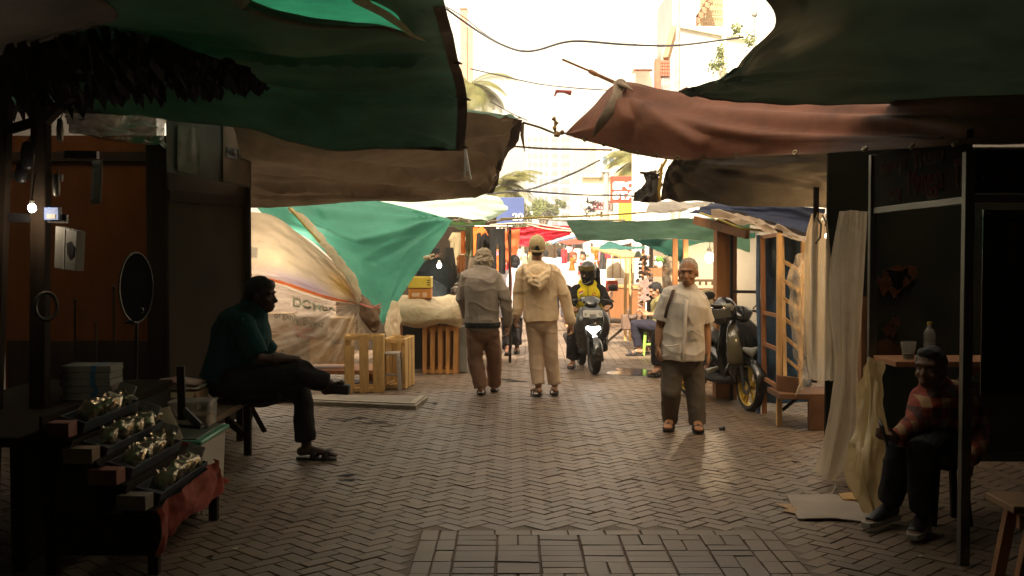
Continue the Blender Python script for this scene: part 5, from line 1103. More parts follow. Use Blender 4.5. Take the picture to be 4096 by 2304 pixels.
trousers(t, J, M_OLT, sd_, (.106, .09, .074), .168, seed=33, amp=.010, cuff=-.055, depth=.15)
o = top_garment(t, J, M_WSH, sd_, 'shirt', False, .03, 1.08, 1.15, .085, .018, (.076, .08, .086), vox=.0075, seed=35, amp=.018, cut=.5)
mb = MB(); f_ = V((-.15, -1, 0)).normalized()
mb.loft([J['neck'] + V((.055, -.03, .02)), J['neck'] + V((.03, -.085, -.035)), J['neck'] + V((.0, -.13, -.12))], [(.022, .008)] * 3, n=8); mb.loft([J['neck'] + V((-.06, -.03, .02)), J['neck'] + V((-.04, -.085, -.035)), J['neck'] + V((-.01, -.13, -.12))], [(.022, .008)] * 3, n=8)
k = mb.build('collar', M_WSH, o, smooth=80); k.matrix_parent_inverse = Matrix()
mb = MB(); c = P(2738, 1268, 9.65); mb.loft([P(2746, 1200, 9.49), P(2742, 1260, 9.455), P(2738, 1330, 9.44), P(2733, 1400, 9.44), P(2730, 1440, 9.44)], [(.017, .006)] * 5, n=8); k = mb.build('button_placket', M_WSH, o, smooth=80); k.matrix_parent_inverse = Matrix()
for (x0, y0, x1, y1, Y, lab) in ((2660, 1385, 2718, 1378, 9.46, 1), (2770, 1320, 2806, 1344, 9.47, 2)):
    mb = MB(); mb.loft([P(x0, y0, Y), P((x0 + x1) / 2, (y0 + y1) / 2 + 3, Y - .02), P(x1, y1, Y)], [(.006, .008)] * 3, n=8); k = mb.build('pocket', M_WSH, o, smooth=80); k.matrix_parent_inverse = Matrix()
mb = MB(); mb.ell(q(0, -.025, .035), [.0845, .1015, .0975], B); mb.ell(q(0, -.065, .0), [.081, .054, .068], B); fuse('hair', mb, mat('white_stubble', (.40, .345, .275), .85, .2, 60, .4, 200), t, .006, 1, lambda p: .004 * noise.noise(p * 70))
mb = MB(); mb.loft([P(2700, 1150, 9.62), P(2692, 1165, 9.535), P(2686, 1185, 9.515), P(2672, 1225, 9.50), P(2662, 1265, 9.54), P(2655, 1330, 9.62)], [(.014, .004)] * 6, n=8)
tag(mb.build('shoulder_strap', mat('brown_strap', (.06, .035, .025), .7), smooth=80), 'brown bag strap over the shoulder of the man in the white shirt', 'strap')
for k in 'LR': sandal(t, J['ank' + k], J['toe' + k], M_RUBBER, dz=-.02, s=1.05)

# --- silhouetted man seated on the bench, in profile
J = D(dict(pel=(930, 1500), chest=(958, 1350), neck=(1010, 1250), head=(1046, 1180), shL=(985, 1300, .2), shR=(975, 1310, -.2), elL=(1085, 1420, .3), elR=(1035, 1432, -.24), wrL=(1190, 1450, .12), wrR=(1188, 1438, -.1),
           hipL=(930, 1555, .13), hipR=(940, 1530, -.12), kneL=(1208, 1568, .12), kneR=(1196, 1492, -.1), ankL=(1226, 1800, .1), ankR=(1322, 1536, -.02), toeL=(1345, 1836, .08), toeR=(1372, 1528, -.05)), 8.2)
sd_ = V((0, -1, 0))
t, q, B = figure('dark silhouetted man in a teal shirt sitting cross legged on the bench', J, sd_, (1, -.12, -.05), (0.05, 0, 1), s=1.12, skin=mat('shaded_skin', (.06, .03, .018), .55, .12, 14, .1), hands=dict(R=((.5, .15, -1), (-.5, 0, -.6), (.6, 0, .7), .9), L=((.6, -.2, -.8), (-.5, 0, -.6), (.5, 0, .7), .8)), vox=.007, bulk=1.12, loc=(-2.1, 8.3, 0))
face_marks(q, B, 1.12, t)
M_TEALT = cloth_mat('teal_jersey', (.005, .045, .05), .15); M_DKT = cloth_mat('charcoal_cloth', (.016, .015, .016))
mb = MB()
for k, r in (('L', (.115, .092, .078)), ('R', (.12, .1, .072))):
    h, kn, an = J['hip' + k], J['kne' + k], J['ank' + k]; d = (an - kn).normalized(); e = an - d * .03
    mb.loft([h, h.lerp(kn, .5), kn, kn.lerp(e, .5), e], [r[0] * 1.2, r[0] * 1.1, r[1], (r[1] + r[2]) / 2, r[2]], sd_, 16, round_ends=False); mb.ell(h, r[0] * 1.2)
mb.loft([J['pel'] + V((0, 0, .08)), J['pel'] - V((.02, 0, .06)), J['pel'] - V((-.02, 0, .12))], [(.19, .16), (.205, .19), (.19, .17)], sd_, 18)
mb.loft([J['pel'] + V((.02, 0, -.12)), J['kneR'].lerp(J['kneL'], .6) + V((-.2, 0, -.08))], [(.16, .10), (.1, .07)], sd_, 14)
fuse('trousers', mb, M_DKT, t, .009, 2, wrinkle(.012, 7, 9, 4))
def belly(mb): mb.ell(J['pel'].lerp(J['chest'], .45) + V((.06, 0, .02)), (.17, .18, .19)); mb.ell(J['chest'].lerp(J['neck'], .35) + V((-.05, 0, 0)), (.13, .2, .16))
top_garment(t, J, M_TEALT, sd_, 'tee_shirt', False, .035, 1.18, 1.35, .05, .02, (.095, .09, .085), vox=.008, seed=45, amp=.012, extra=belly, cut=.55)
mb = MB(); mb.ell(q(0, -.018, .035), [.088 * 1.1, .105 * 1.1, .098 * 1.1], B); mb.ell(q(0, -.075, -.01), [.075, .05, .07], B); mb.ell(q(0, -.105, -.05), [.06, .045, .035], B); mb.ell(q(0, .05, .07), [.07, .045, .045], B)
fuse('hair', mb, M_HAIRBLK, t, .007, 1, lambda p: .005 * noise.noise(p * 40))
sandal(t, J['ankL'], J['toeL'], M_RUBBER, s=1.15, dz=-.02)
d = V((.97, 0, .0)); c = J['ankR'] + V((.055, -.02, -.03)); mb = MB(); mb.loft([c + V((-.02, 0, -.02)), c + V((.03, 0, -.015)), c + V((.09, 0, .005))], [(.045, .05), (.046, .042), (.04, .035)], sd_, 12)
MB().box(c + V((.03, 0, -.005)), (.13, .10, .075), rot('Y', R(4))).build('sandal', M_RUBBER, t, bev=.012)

# --- man in the checked shirt sitting in the dark at right
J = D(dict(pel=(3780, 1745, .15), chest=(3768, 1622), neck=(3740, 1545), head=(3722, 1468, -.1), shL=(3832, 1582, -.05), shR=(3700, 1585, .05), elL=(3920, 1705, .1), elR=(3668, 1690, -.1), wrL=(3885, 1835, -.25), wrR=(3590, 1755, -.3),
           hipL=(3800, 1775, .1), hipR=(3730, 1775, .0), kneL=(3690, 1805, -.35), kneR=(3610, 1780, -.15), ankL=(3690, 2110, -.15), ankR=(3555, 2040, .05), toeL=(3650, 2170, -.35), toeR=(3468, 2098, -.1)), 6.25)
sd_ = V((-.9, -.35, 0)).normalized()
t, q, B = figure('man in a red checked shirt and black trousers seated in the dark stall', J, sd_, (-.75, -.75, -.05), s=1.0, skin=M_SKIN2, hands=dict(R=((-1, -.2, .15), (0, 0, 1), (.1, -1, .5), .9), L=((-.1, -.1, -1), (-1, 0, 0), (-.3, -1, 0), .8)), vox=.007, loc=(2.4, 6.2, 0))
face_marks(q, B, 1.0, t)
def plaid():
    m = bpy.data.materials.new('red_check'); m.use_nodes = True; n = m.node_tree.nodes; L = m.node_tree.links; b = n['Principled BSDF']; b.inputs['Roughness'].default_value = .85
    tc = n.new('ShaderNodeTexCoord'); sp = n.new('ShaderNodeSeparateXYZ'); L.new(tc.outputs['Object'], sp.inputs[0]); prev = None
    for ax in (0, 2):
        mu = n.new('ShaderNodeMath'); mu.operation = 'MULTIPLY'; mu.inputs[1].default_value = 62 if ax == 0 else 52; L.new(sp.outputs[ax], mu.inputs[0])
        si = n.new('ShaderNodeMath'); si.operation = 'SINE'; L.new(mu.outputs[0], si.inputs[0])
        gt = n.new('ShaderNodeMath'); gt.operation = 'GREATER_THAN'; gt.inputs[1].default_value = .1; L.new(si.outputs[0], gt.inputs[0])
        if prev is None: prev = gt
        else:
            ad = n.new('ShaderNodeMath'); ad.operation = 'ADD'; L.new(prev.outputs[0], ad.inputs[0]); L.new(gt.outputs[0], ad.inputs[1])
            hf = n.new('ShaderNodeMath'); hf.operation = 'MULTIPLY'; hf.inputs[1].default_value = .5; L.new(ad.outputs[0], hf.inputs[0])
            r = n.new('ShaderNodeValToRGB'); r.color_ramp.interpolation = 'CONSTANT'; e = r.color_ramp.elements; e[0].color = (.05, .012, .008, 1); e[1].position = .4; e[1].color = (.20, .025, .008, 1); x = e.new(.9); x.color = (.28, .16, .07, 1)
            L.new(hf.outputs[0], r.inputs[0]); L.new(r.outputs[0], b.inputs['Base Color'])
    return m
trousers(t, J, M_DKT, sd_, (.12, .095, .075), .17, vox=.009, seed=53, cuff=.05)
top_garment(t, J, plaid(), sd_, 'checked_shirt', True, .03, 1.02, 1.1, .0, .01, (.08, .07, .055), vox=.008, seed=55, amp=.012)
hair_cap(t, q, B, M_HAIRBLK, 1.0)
def sneaker(par, ank, toe, s=1.0):
    d = toe - ank; d.z = 0; d = d.normalized(); x = V((-d.y, d.x, 0)); z0 = toe.z - .02
    a = V((ank.x, ank.y, 0)) - d * .06; mb = MB(); mb.loft([a + V((0, 0, z0 + .06)), a + d * .06 + V((0, 0, z0 + .075)), a + d * .16 + V((0, 0, z0 + .055)), a + d * .25 + V((0, 0, z0 + .04))], [(.036, .045), (.04, .05), (.047, .036), (.04, .024)], x, 14)
    o = fuse('shoe', mb, M_BLACK, par, .007, 2)
    mb = MB(); pr = [(-.06, .03), (0, .038), (.1, .036), (.2, .048), (.28, .03)]; mb.prism([a + d * (t_ + .03) + x * w_ + V((0, 0, z0 + .035)) for t_, w_ in pr] + [a + d * (t_ + .03) - x * w_ + V((0, 0, z0 + .035)) for t_, w_ in reversed(pr)], (0, 0, -.034))
    k = mb.build('sole', mat('white_sole', (.3, .28, .24), .6), o, bev=.006); k.matrix_parent_inverse = Matrix()
sneaker(t, J['ankR'], J['toeR']); sneaker(t, J['ankL'], J['toeL'])
t2 = thing('stool', 'low dark stool under the man in the red checked shirt', 'stool', (J['pel'].x, J['pel'].y, 0))
c = J['pel']; MB().lathe([(0, c.z - .135), (.16, c.z - .135), (.17, c.z - .15), (.16, c.z - .17), (0, c.z - .17)], (c.x, c.y, 0), n=20).build('seat', M_DARKWOOD, t2)
for k in range(4):
    a = math.pi / 4 + k * math.pi / 2; mb = MB(); mb.bar((c.x + .11 * math.cos(a), c.y + .11 * math.sin(a), c.z - .16), (c.x + .15 * math.cos(a), c.y + .15 * math.sin(a), 0), .035, .035); mb.build('leg', M_DARKWOOD, t2)
mb = MB(); mb.box(J['wrR'] + V((-.085, -.02, .035)), (.014, .075, .15), rot('X', R(25)) @ rot('Y', R(-20))); tag(mb.build('phone', M_BLACK, bev=.006), 'dark phone in the hand of the man in the checked shirt', 'phone')

# --- man in olive on the green stool, looking at his hands
J = D(dict(pel=(2632, 1295), chest=(2640, 1230), neck=(2636, 1190), head=(2622, 1160, -.03), shL=(2634, 1205, -.15), shR=(2634, 1205, .15), elL=(2640, 1260, -.2), elR=(2640, 1260, .2), wrL=(2600, 1258, -.12), wrR=(2596, 1254, .08), hipL=(2636, 1305, -.1), hipR=(2636, 1305, .1),
           kneL=(2535, 1300, -.1), kneR=(2540, 1295, .12), ankL=(2556, 1395, -.1), ankR=(2580, 1385, .12), toeL=(2530, 1410, -.1), toeR=(2550, 1400, .12)), 16.6)
sd_ = V((0, 1, 0))
t, q, B = figure('man in an olive shirt sitting on the green stool looking down', J, sd_, (-1, -.15, -.45), (-.35, 0, 1), s=1.0, hands=dict(L=((-1, 0, .1), (0, .5, 1), (0, .8, .5), .7), R=((-1, 0, .1), (0, -.5, 1), (0, -.8, .5), .7)), vox=.010, loc=(2.2, 16.6, 0))
trousers(t, J, cloth_mat('navy_cloth', (.022, .02, .03)), sd_, (.105, .085, .07), .155, vox=.012, seed=63)
top_garment(t, J, cloth_mat('olive_cotton', (.17, .145, .06)), sd_, 'shirt', False, .025, hem=.02, vox=.012, seed=65)
hair_cap(t, q, B, M_HAIRBLK, 1.0, vox=.009)
for k in 'LR': sandal(t, J['ank' + k], J['toe' + k], M_RUBBER, dz=0)
def stool(c, h, w_, m, lab):
    t = thing('plastic_stool', lab, 'stool', (c.x, c.y, 0)); MB().box((c.x, c.y, h - .015), (w_, w_, .03)).build('seat', m, t, bev=.012)
    for sx in (-1, 1):
        for sy in (-1, 1):
            mb = MB(); mb.bar((c.x + sx * w_ * .42, c.y + sy * w_ * .42, h - .02), (c.x + sx * w_ * .52, c.y + sy * w_ * .52, 0), .045, .04, (0, 1, 0)); mb.build('leg', m, t, bev=.006)
    for sx in (-1, 1): mb = MB(); mb.bar((c.x + sx * w_ * .46, c.y - w_ * .4, h * .45), (c.x + sx * w_ * .46, c.y + w_ * .4, h * .45), .02, .03); mb.build('stretcher', m, t)
    mb = MB(); mb.bar((c.x - w_ * .44, c.y - w_ * .44, h * .42), (c.x + w_ * .44, c.y - w_ * .44, h * .42), .02, .03); mb.build('stretcher', m, t)
stool(V((2.2, 16.7, 0)), .42, .36, mat('lime_plastic', (.30, .52, .10), .4, .1, 5, .05, transl=.15), 'bright green plastic stool under the man in olive')
t = thing('low_bench', 'low dark wooden bench beside the man in olive', 'bench', (1.9, 18.4, 0))
MB().box((2.0, 18.5, .40), (.9, .45, .04)).build('seat', M_DARKWOOD, t, bev=.005)
for (x, y) in ((1.6, 18.3), (1.6, 18.7), (2.4, 18.3), (2.4, 18.7)): mb = MB(); mb.bar((x, y, .39), (x, y, 0), .05, .05, (0, 1, 0)); mb.build('leg', M_DARKWOOD, t)
mb = MB(); mb.bar((1.6, 18.28, .05), (1.98, 18.28, .38), .03, .04); mb.bar((2.4, 18.28, .05), (2.0, 18.28, .38), .03, .04); mb.build('cross_brace', M_DARKWOOD, t)
# --- person with black hair seated behind the man in the white shirt
J = D(dict(pel=(2700, 1330), chest=(2700, 1235), neck=(2700, 1165), head=(2697, 1118, -.02), shL=(2735, 1190), shR=(2668, 1190), elL=(2745, 1260), elR=(2668, 1260), wrL=(2720, 1310, -.25), wrR=(2680, 1310, -.25), hipL=(2715, 1340), hipR=(2685, 1340), kneL=(2660, 1345, -.45), kneR=(2628, 1345, -.4), ankL=(2640, 1470, -.4), ankR=(2625, 1475, -.35), toeL=(2612, 1490, -.55), toeR=(2600, 1494, -.5)), 14.2)
t, q, B = figure('black haired person seated behind the man in the white shirt', J, (-1, 0, 0), (.3, -1, -.2), s=1.0, vox=.011, loc=(2.0, 14.0, 0))
trousers(t, J, M_DKT, (-1, 0, 0), (.1, .08, .065), .155, vox=.012, seed=73); top_garment(t, J, cloth_mat('brown_cotton', (.10, .07, .05)), (-1, 0, 0), 'shirt', True, .02, vox=.012, seed=75)
hair_cap(t, q, B, M_HAIRBLK, 1.0, puff=.018, fr=-.03, vox=.009, rough=.01); 
for k in 'LR': sandal(t, J['ank' + k], J['toe' + k], M_RUBBER, dz=0)
t2 = thing('wooden_stool', 'small stool under the person seated behind the white shirted man', 'stool', (J['pel'].x, J['pel'].y, 0)); c = J['pel']
MB().box((c.x, c.y, c.z - .16), (.36, .34, .04)).build('seat', M_REDWOOD, t2, bev=.005)
for sx in (-1, 1):
    for sy in (-1, 1): mb = MB(); mb.bar((c.x + sx * .14, c.y + sy * .13, c.z - .16), (c.x + sx * .16, c.y + sy * .15, 0), .04, .04, (0, 1, 0)); mb.build('leg', M_REDWOOD, t2)

# --- stall keeper in black at the clothes stall
J = D(dict(pel=(1735, 1190), chest=(1738, 1110), neck=(1738, 1055), head=(1736, 1018, -.02), shL=(1700, 1072), shR=(1775, 1072), elL=(1690, 1130), elR=(1786, 1135), wrL=(1710, 1180, .2), wrR=(1775, 1185, .2), hipL=(1720, 1205), hipR=(1755, 1205), kneL=(1720, 1300), kneR=(1755, 1300), ankL=(1722, 1400), ankR=(1755, 1400), toeL=(1722, 1418, .25), toeR=(1755, 1418, .25)), 15.6)
t, q, B = figure('stall keeper in a baggy black jacket under the pale green awning', J, (1, 0, 0), (.7, .7, -.2), s=1.0, vox=.012)
trousers(t, J, M_DKT, (1, 0, 0), vox=.014); top_garment(t, J, cloth_mat('black_fleece', (.014, .018, .02)), (1, 0, 0), 'jacket', True, .06, 1.12, 1.1, .06, .03, (.09, .085, .07), vox=.013, seed=85, amp=.02); hair_cap(t, q, B, M_HAIRBLK, 1.0, vox=.010)

# --- crowd further down the lane
CROWD = [  # pixel of the head centre, distance, height, turn, shirt, trousers, hair, label
 (2240, 1022, 24.0, 1.66, 0, (.30, .38, .52), (.05, .05, .07), 0, 'person with a blue backpack walking away in the bright lane'),
 (2292, 1042, 22.0, 1.58, 200, (.55, .45, .45), (.12, .08, .08), 0, 'woman with red brown hair and lilac top in the bright lane'),
 (2330, 1046, 26.0, 1.58, 180, (.60, .5, .42), (.1, .1, .1), 0, 'person in a cream top behind the scooter rider, walking towards us'),
 (2183, 1024, 30.0, 1.62, 0, (.5, .5, .5), (.08, .08, .1), 0, 'far dark haired person just right of the cap wearer'),
 (2425, 1088, 22.0, 1.45, 120, (.70, .68, .64), (.3, .2, .15), 0, 'person in a white tee shirt bending at the woven bags'),
 (2105, 1030, 33.0, 1.60, 0, (.45, .1, .15), (.1, .1, .1), 0, 'distant person in a red top left of the cap wearer'),
]
for i, (px, py, Y, h, yaw, c1, c2, hr, lab) in enumerate(CROWD):
    x = (px - 2048) / FPX * Y; a = R(yaw); sx = V((math.cos(a), math.sin(a), 0)); fw = V((-math.sin(a), math.cos(a), 0)); b = V((x, Y, 0)); k = h / 1.7; up = V((0, 0, 1))
    pt = lambda s_, f_, z: b + sx * s_ * k + fw * f_ * k + up * z * k
    st = .16
    J = dict(pel=pt(0, 0, .95), chest=pt(0, .0, 1.24), neck=pt(0, .0, 1.44), head=pt(0, .03, 1.585), shL=pt(-.19, 0, 1.39), shR=pt(.19, 0, 1.39), elL=pt(-.24, -.03, 1.12), elR=pt(.24, -.03, 1.12), wrL=pt(-.24, .08, .88), wrR=pt(.24, .06, .88),
             hipL=pt(-.09, 0, .9), hipR=pt(.09, 0, .9), kneL=pt(-.1, st * .7, .5), kneR=pt(.1, -st * .2, .5), ankL=pt(-.1, st, .09), ankR=pt(.1, -st, .10), toeL=pt(-.11, st + .17, .025), toeR=pt(.11, -st + .17, .025))
    t, q, B = figure(lab, J, sx, fw, s=k, vox=.014, hands=dict(L=((0, 0, -1), sx, fw, .6), R=((0, 0, -1), -sx, fw, .6)))
    trousers(t, J, cloth_mat('crowd_trousers_%d' % i, c2), sx, s=k, vox=.016); top_garment(t, J, cloth_mat('crowd_shirt_%d' % i, c1), sx, 'shirt', i != 4, .03, k, hem=.06, vox=.016, seed=i * 3.3)
    hair_cap(t, q, B, mat('red_brown_hair', (.16, .05, .025), .6) if i == 1 else M_HAIRBLK, k, vox=.012, puff=.01 if i in (1, 2) else 0, down=-.06 if i == 1 else -.02)
    if i == 0:
        mb = MB(); mb.loft([pt(0, -.17, 1.38), pt(0, -.2, 1.2), pt(0, -.19, 1.0)], [(.13, .06), (.16, .09), (.14, .07)], sx, 14); bp = fuse('backpack', mb, mat('blue_nylon', (.16, .27, .55), .6), None, .014, 2)
        tag(bp, 'pale blue backpack on the back of a person in the bright lane', 'backpack')
# ================================================================ scooters
M_GLOSSBLK = mat('gloss_black', (0.010, 0.011, 0.011), .22, .2, 3, 0, coat=.6, spec=.6)
M_MATTBLK = mat('matt_black', (0.018, 0.018, 0.018), .6, .2, 8, .1)
M_TYRE = mat('tyre_rubber', (0.016, 0.015, 0.014), .8, .3, 30, .3)
M_GOLD = mat('gold_alloy', (0.60, 0.42, 0.08), .3, .15, 5, 0, metal=.6)
M_GREYALLOY = mat('grey_alloy', (0.12, 0.12, 0.12), .4, .15, 5, 0, metal=.6)
M_LAMPON = mat('lit_headlamp', (1.0, .95, .85), .2, 0, 1, 0, emit=9)
M_LENS = mat('lamp_lens', (.35, .36, .34), .08, .1, 4, 0, spec=.8)
def scooter(label, name, body, accent, alloy, lamp, plate=None, loc=(0, 0, 0), yaw=0.0, sc_=1.0, steer=0.0):
    t = thing(name, label, 'scooter', (0, 0, 0), local=True)
    FA, RA, WR = V((.66, 0, .262)), V((-.60, 0, .262)), .262
    S = Matrix.Rotation(steer, 3, 'Z'); piv = V((.50, 0, 0))
    def sv(o):
        if steer:
            for v in o.data.vertices: v.co = S @ (v.co - piv) + piv
        return o
    def wheel(c, nm, st):
        wm = MB(); prof = [(WR - .052 + .05 * .0, -.04), (WR - .02, -.05), (WR, -.028), (WR + .004, 0), (WR, .028), (WR - .02, .05), (WR - .052, .04)]
        wm.lathe(prof, c, (0, 1, 0), 40, closed=True); o = wm.build(nm, M_TYRE, t, smooth=50)
        rm = MB(); rm.lathe([(WR - .06, -.038), (WR - .045, -.04), (WR - .045, .04), (WR - .06, .038)], c, (0, 1, 0), 40, closed=True)
        rm.lathe([(0, -.045), (.045, -.045), (.05, 0), (.045, .045), (0, .045)], c, (0, 1, 0), 20)
        for k in range(5):
            a = k * 2 * math.pi / 5 + .3
            for da in (-.17, .17):
                d0 = V((math.cos(a), 0, math.sin(a))); d1 = V((math.cos(a + da), 0, math.sin(a + da))); rm.bar(c + d0 * .03, c + d1 * (WR - .05), .02, .026, (0, 1, 0))
        r = rm.build('rim', alloy, o, bev=.003); ds = MB().lathe([(.05, -.052), (.095, -.052), (.095, -.047), (.05, -.047)], c, (0, 1, 0), 30, closed=True).build('brake_disc', M_CHROME, o)
        if st: sv(o); sv(r); sv(ds)
    wheel(FA, 'front_wheel', True); wheel(RA, 'rear_wheel', False)
    mb = MB()
    for s in (-1, 1): mb.tube([FA + V((0, s * .075, 0)), V((.545, s * .075, .60)), V((.50, s * .07, .72))], [.02, .022, .024], 10)
    mb.bar((.53, -.08, .58), (.53, .08, .58), .05, .05); sv(mb.build('fork', M_MATTBLK, t, smooth=50))
    mb = MB(); mb.grid(lambda u, v: FA + V((math.cos(R(-8 + 128 * u)) * (WR + .028 + .01 * math.cos((v - .5) * 3)), (v - .5) * (.125 - .02 * u), math.sin(R(-8 + 128 * u)) * (WR + .028) - .06 * abs(v - .5) ** 2 * 2)), 20, 8); sv(mb.build('front_fender', body, t, smooth=60, solid=.006))
    # front apron and its facets
    mb = MB(); mb.loft([V((.43, 0, .30)), V((.47, 0, .42)), V((.52, 0, .56)), V((.53, 0, .70)), V((.49, 0, .82)), V((.42, 0, .93))], [(.10, .05), (.17, .085), (.215, .10), (.225, .10), (.20, .09), (.11, .06)], (0, 1, 0), 20, sq=.8)
    mb.loft([V((.36, 0, .34)), V((.33, 0, .6)), V((.30, 0, .9))], [(.19, .03), (.235, .03), (.17, .03)], (0, 1, 0), 14, sq=.6); mb.build('front_apron', body, t, smooth=50)
    for s in (-1, 1):
        AC = [V((.47, 0, .42)), V((.52, 0, .56)), V((.53, 0, .70)), V((.49, 0, .82)), V((.42, 0, .93))]; AR = [V((.17, .085, 0)), V((.215, .10, 0)), V((.225, .10, 0)), V((.20, .09, 0)), V((.11, .06, 0))]
        def shell(u, v):
            c, r = cr(AC, .12 + .8 * v), cr(AR, .12 + .8 * v); an = R(14 + 26 * v + (60 - 14 * v) * u); return c + V((r.y * math.cos(an) ** .8 * 1.1 + .006, s * (r.x * math.sin(an) ** .8 * 1.05 + .006), 0))
        MB().grid(shell, 12, 16).build('side_fairing', accent, t, smooth=60, solid=.012)
        mb = MB(); mb.loft([V((.585, s * .10, .545)), V((.535, s * .19, .47)), V((.46, s * .20, .40))], [(.016, .02), (.03, .016), (.01, .012)], (0, 0, 1), 10); mb.build('lower_fairing', body, t, smooth=60)
    mb = MB(); mb.loft([V((.625, -.085, .645)), V((.65, 0, .60)), V((.625, .085, .645))], [(.022, .02), (.055, .024), (.022, .02)], (0, 0, 1), 14); mb.build('headlight', lamp, t, smooth=80)
    for s in (-1, 1): mb = MB(); mb.loft([V((.545, s * .16, .775)), V((.575, s * .10, .735))], [(.018, .015), (.022, .015)], (0, 0, 1), 10); mb.build('turn_signal', mat('amber_lens', (.5, .22, .03), .15, .1, 4, 0), t, smooth=80)
    # handlebar, mirrors
    mb = MB(); mb.loft([V((.50, 0, .95)), V((.44, 0, 1.0)), V((.36, 0, 1.03)), V((.30, 0, 1.01))], [(.07, .03), (.13, .05), (.14, .05), (.10, .03)], (0, 1, 0), 16); sv(mb.build('handlebar_cover', body, t, smooth=60))
    mb = MB(); mb.tube([V((.26, -.34, 1.0)), V((.34, -.18, 1.02)), V((.38, 0, 1.0)), V((.34, .18, 1.02)), V((.26, .34, 1.0))], .013, 8); sv(mb.build('handlebar', M_MATTBLK, t, smooth=60))
    for s in (-1, 1):
        mb = MB(); mb.tube([V((.30, s * .24, 1.01)), V((.255, s * .355, .998))], [.019, .019], 10); sv(mb.build('grip', M_TYRE, t, smooth=60))
        mb = MB(); mb.tube([V((.37, s * .18, 1.03)), V((.37, s * .28, 1.0)), V((.33, s * .36, .99))], .007, 6); sv(mb.build('brake_lever', M_ALU, t, smooth=60))
        mb = MB(); mb.tube([V((.35, s * .17, 1.04)), V((.37, s * .24, 1.12)), V((.36, s * .31, 1.17))], .007, 6)
        B = basis((0, 1, 0), (-1, 0, 0), (0, 0, 1)); mb.ell(V((.36, s * .335, 1.19)), [.07, .018, .045], B); o = sv(mb.build('mirror', M_MATTBLK, t, smooth=80))
        mb = MB(); mb.ell(V((.343, s * .335, 1.19)), [.06, .006, .036], B); sv(mb.build('mirror_glass', M_CHROME, o, smooth=80))
    mb = MB(); mb.loft([V((.47, 0, 1.01)), V((.42, 0, 1.07))], [(.09, .012), (.06, .01)], (0, 1, 0), 12); sv(mb.build('fly_screen', M_GLOSSBLK, t, smooth=60))
    if plate:
        MB().box((.585, 0, .835), (.008, .27, .10), rot('Y', R(-14))).build('number_plate', mat('plate_white', (.55, .55, .5), .5, .1), t, bev=.004)
        for ch, yy in plate: text(ch, V((.594, yy, .812)), (0, 1, 0), (-.24, 0, .97), .055, M_BLACK, t, 'plate_letter', .001, bold=.001)
        MB().box((.592, 0, .80), (.012, .10, .07), rot('Y', R(-14))).build('plate_bracket', mat('grey_plastic', (.2, .2, .19), .5), t, bev=.004)
    # floor, body, seat, tail
    mb = MB(); mb.loft([V((.42, 0, .30)), V((.2, 0, .285)), V((-.1, 0, .30)), V((-.2, 0, .36))], [(.15, .05), (.17, .05), (.18, .06), (.12, .07)], (0, 1, 0), 14, sq=.6); mb.build('floor_panel', M_MATTBLK, t, smooth=50)
    mb = MB(); mb.loft([V((.12, 0, .40)), V((.0, 0, .50)), V((-.25, 0, .58)), V((-.55, 0, .64)), V((-.82, 0, .72)), V((-.96, 0, .76))], [(.10, .10), (.15, .14), (.175, .14), (.165, .12), (.12, .08), (.05, .04)], (0, 1, 0), 18, sq=.85); mb.build('rear_body', body, t, smooth=50)
    for s in (-1, 1):
        mb = MB(); mb.loft([V((.08, s * .135, .47)), V((-.15, s * .185, .60)), V((-.5, s * .178, .66)), V((-.85, s * .115, .755))], [(.03, .012), (.06, .016), (.045, .016), (.015, .01)], (0, 0, 1), 12); mb.build('side_cover', accent, t, smooth=60)
        mb = MB(); mb.loft([V((.30, s * .19, .42)), V((.1, s * .185, .36)), V((-.15, s * .19, .42))], [(.02, .01), (.035, .012), (.015, .01)], (0, 0, 1), 10); mb.build('floor_trim', accent, t, smooth=60)
    mb = MB(); mb.loft([V((.08, 0, .66)), V((-.02, 0, .725)), V((-.25, 0, .755)), V((-.36, 0, .80)), V((-.6, 0, .84)), V((-.72, 0, .84))], [(.08, .03), (.12, .045), (.145, .05), (.14, .05), (.12, .045), (.06, .03)], (0, 1, 0), 16, sq=.85); mb.build('seat', M_MATTBLK, t, smooth=60)
    mb = MB(); mb.tube([V((-.62, -.13, .80)), V((-.85, -.12, .86)), V((-.95, 0, .87)), V((-.85, .12, .86)), V((-.62, .13, .80))], .014, 8); mb.build('grab_rail', M_MATTBLK, t, smooth=60)
    mb = MB(); mb.ell(V((-.98, 0, .75)), (.03, .08, .035)); mb.build('tail_light', mat('red_lens', (.35, .01, .01), .15, .1, 4, 0), t, smooth=80)
    mb = MB(); mb.grid(lambda u, v: RA + V((-math.cos(R(30 + 80 * u)) * (WR + .05), (v - .5) * .16, math.sin(R(30 + 80 * u)) * (WR + .05))), 12, 4); mb.build('rear_fender', M_MATTBLK, t, smooth=60, solid=.006)
    mb = MB(); mb.loft([V((-.05, .06, .30)), V((-.3, .10, .30)), V((-.62, .12, .29))], [(.10, .11), (.09, .10), (.06, .07)], (0, 1, 0), 12); mb.build('engine', M_GREYALLOY, t, smooth=50)
    mb = MB(); mb.loft([V((-.1, -.10, .22)), V((-.3, -.17, .26)), V((-.4, -.185, .32)), V((-.9, -.19, .42))], [(.02, .02), (.03, .03), (.06, .055), (.055, .05)], (0, 1, 0), 14); mb.build('exhaust', M_MATTBLK, t, smooth=50)
    for s in (-1, 1): mb = MB(); mb.tube([V((-.58, s * .13, .30)), V((-.48, s * .13, .62))], [.03, .026], 10); mb.build('rear_shock', M_CHROME, t, smooth=60)
    for s in (-1, 1): mb = MB(); mb.bar((-.1, s * .16, .32), (-.1, s * .26, .32), .03, .02); mb.build('footpeg', M_MATTBLK, t)
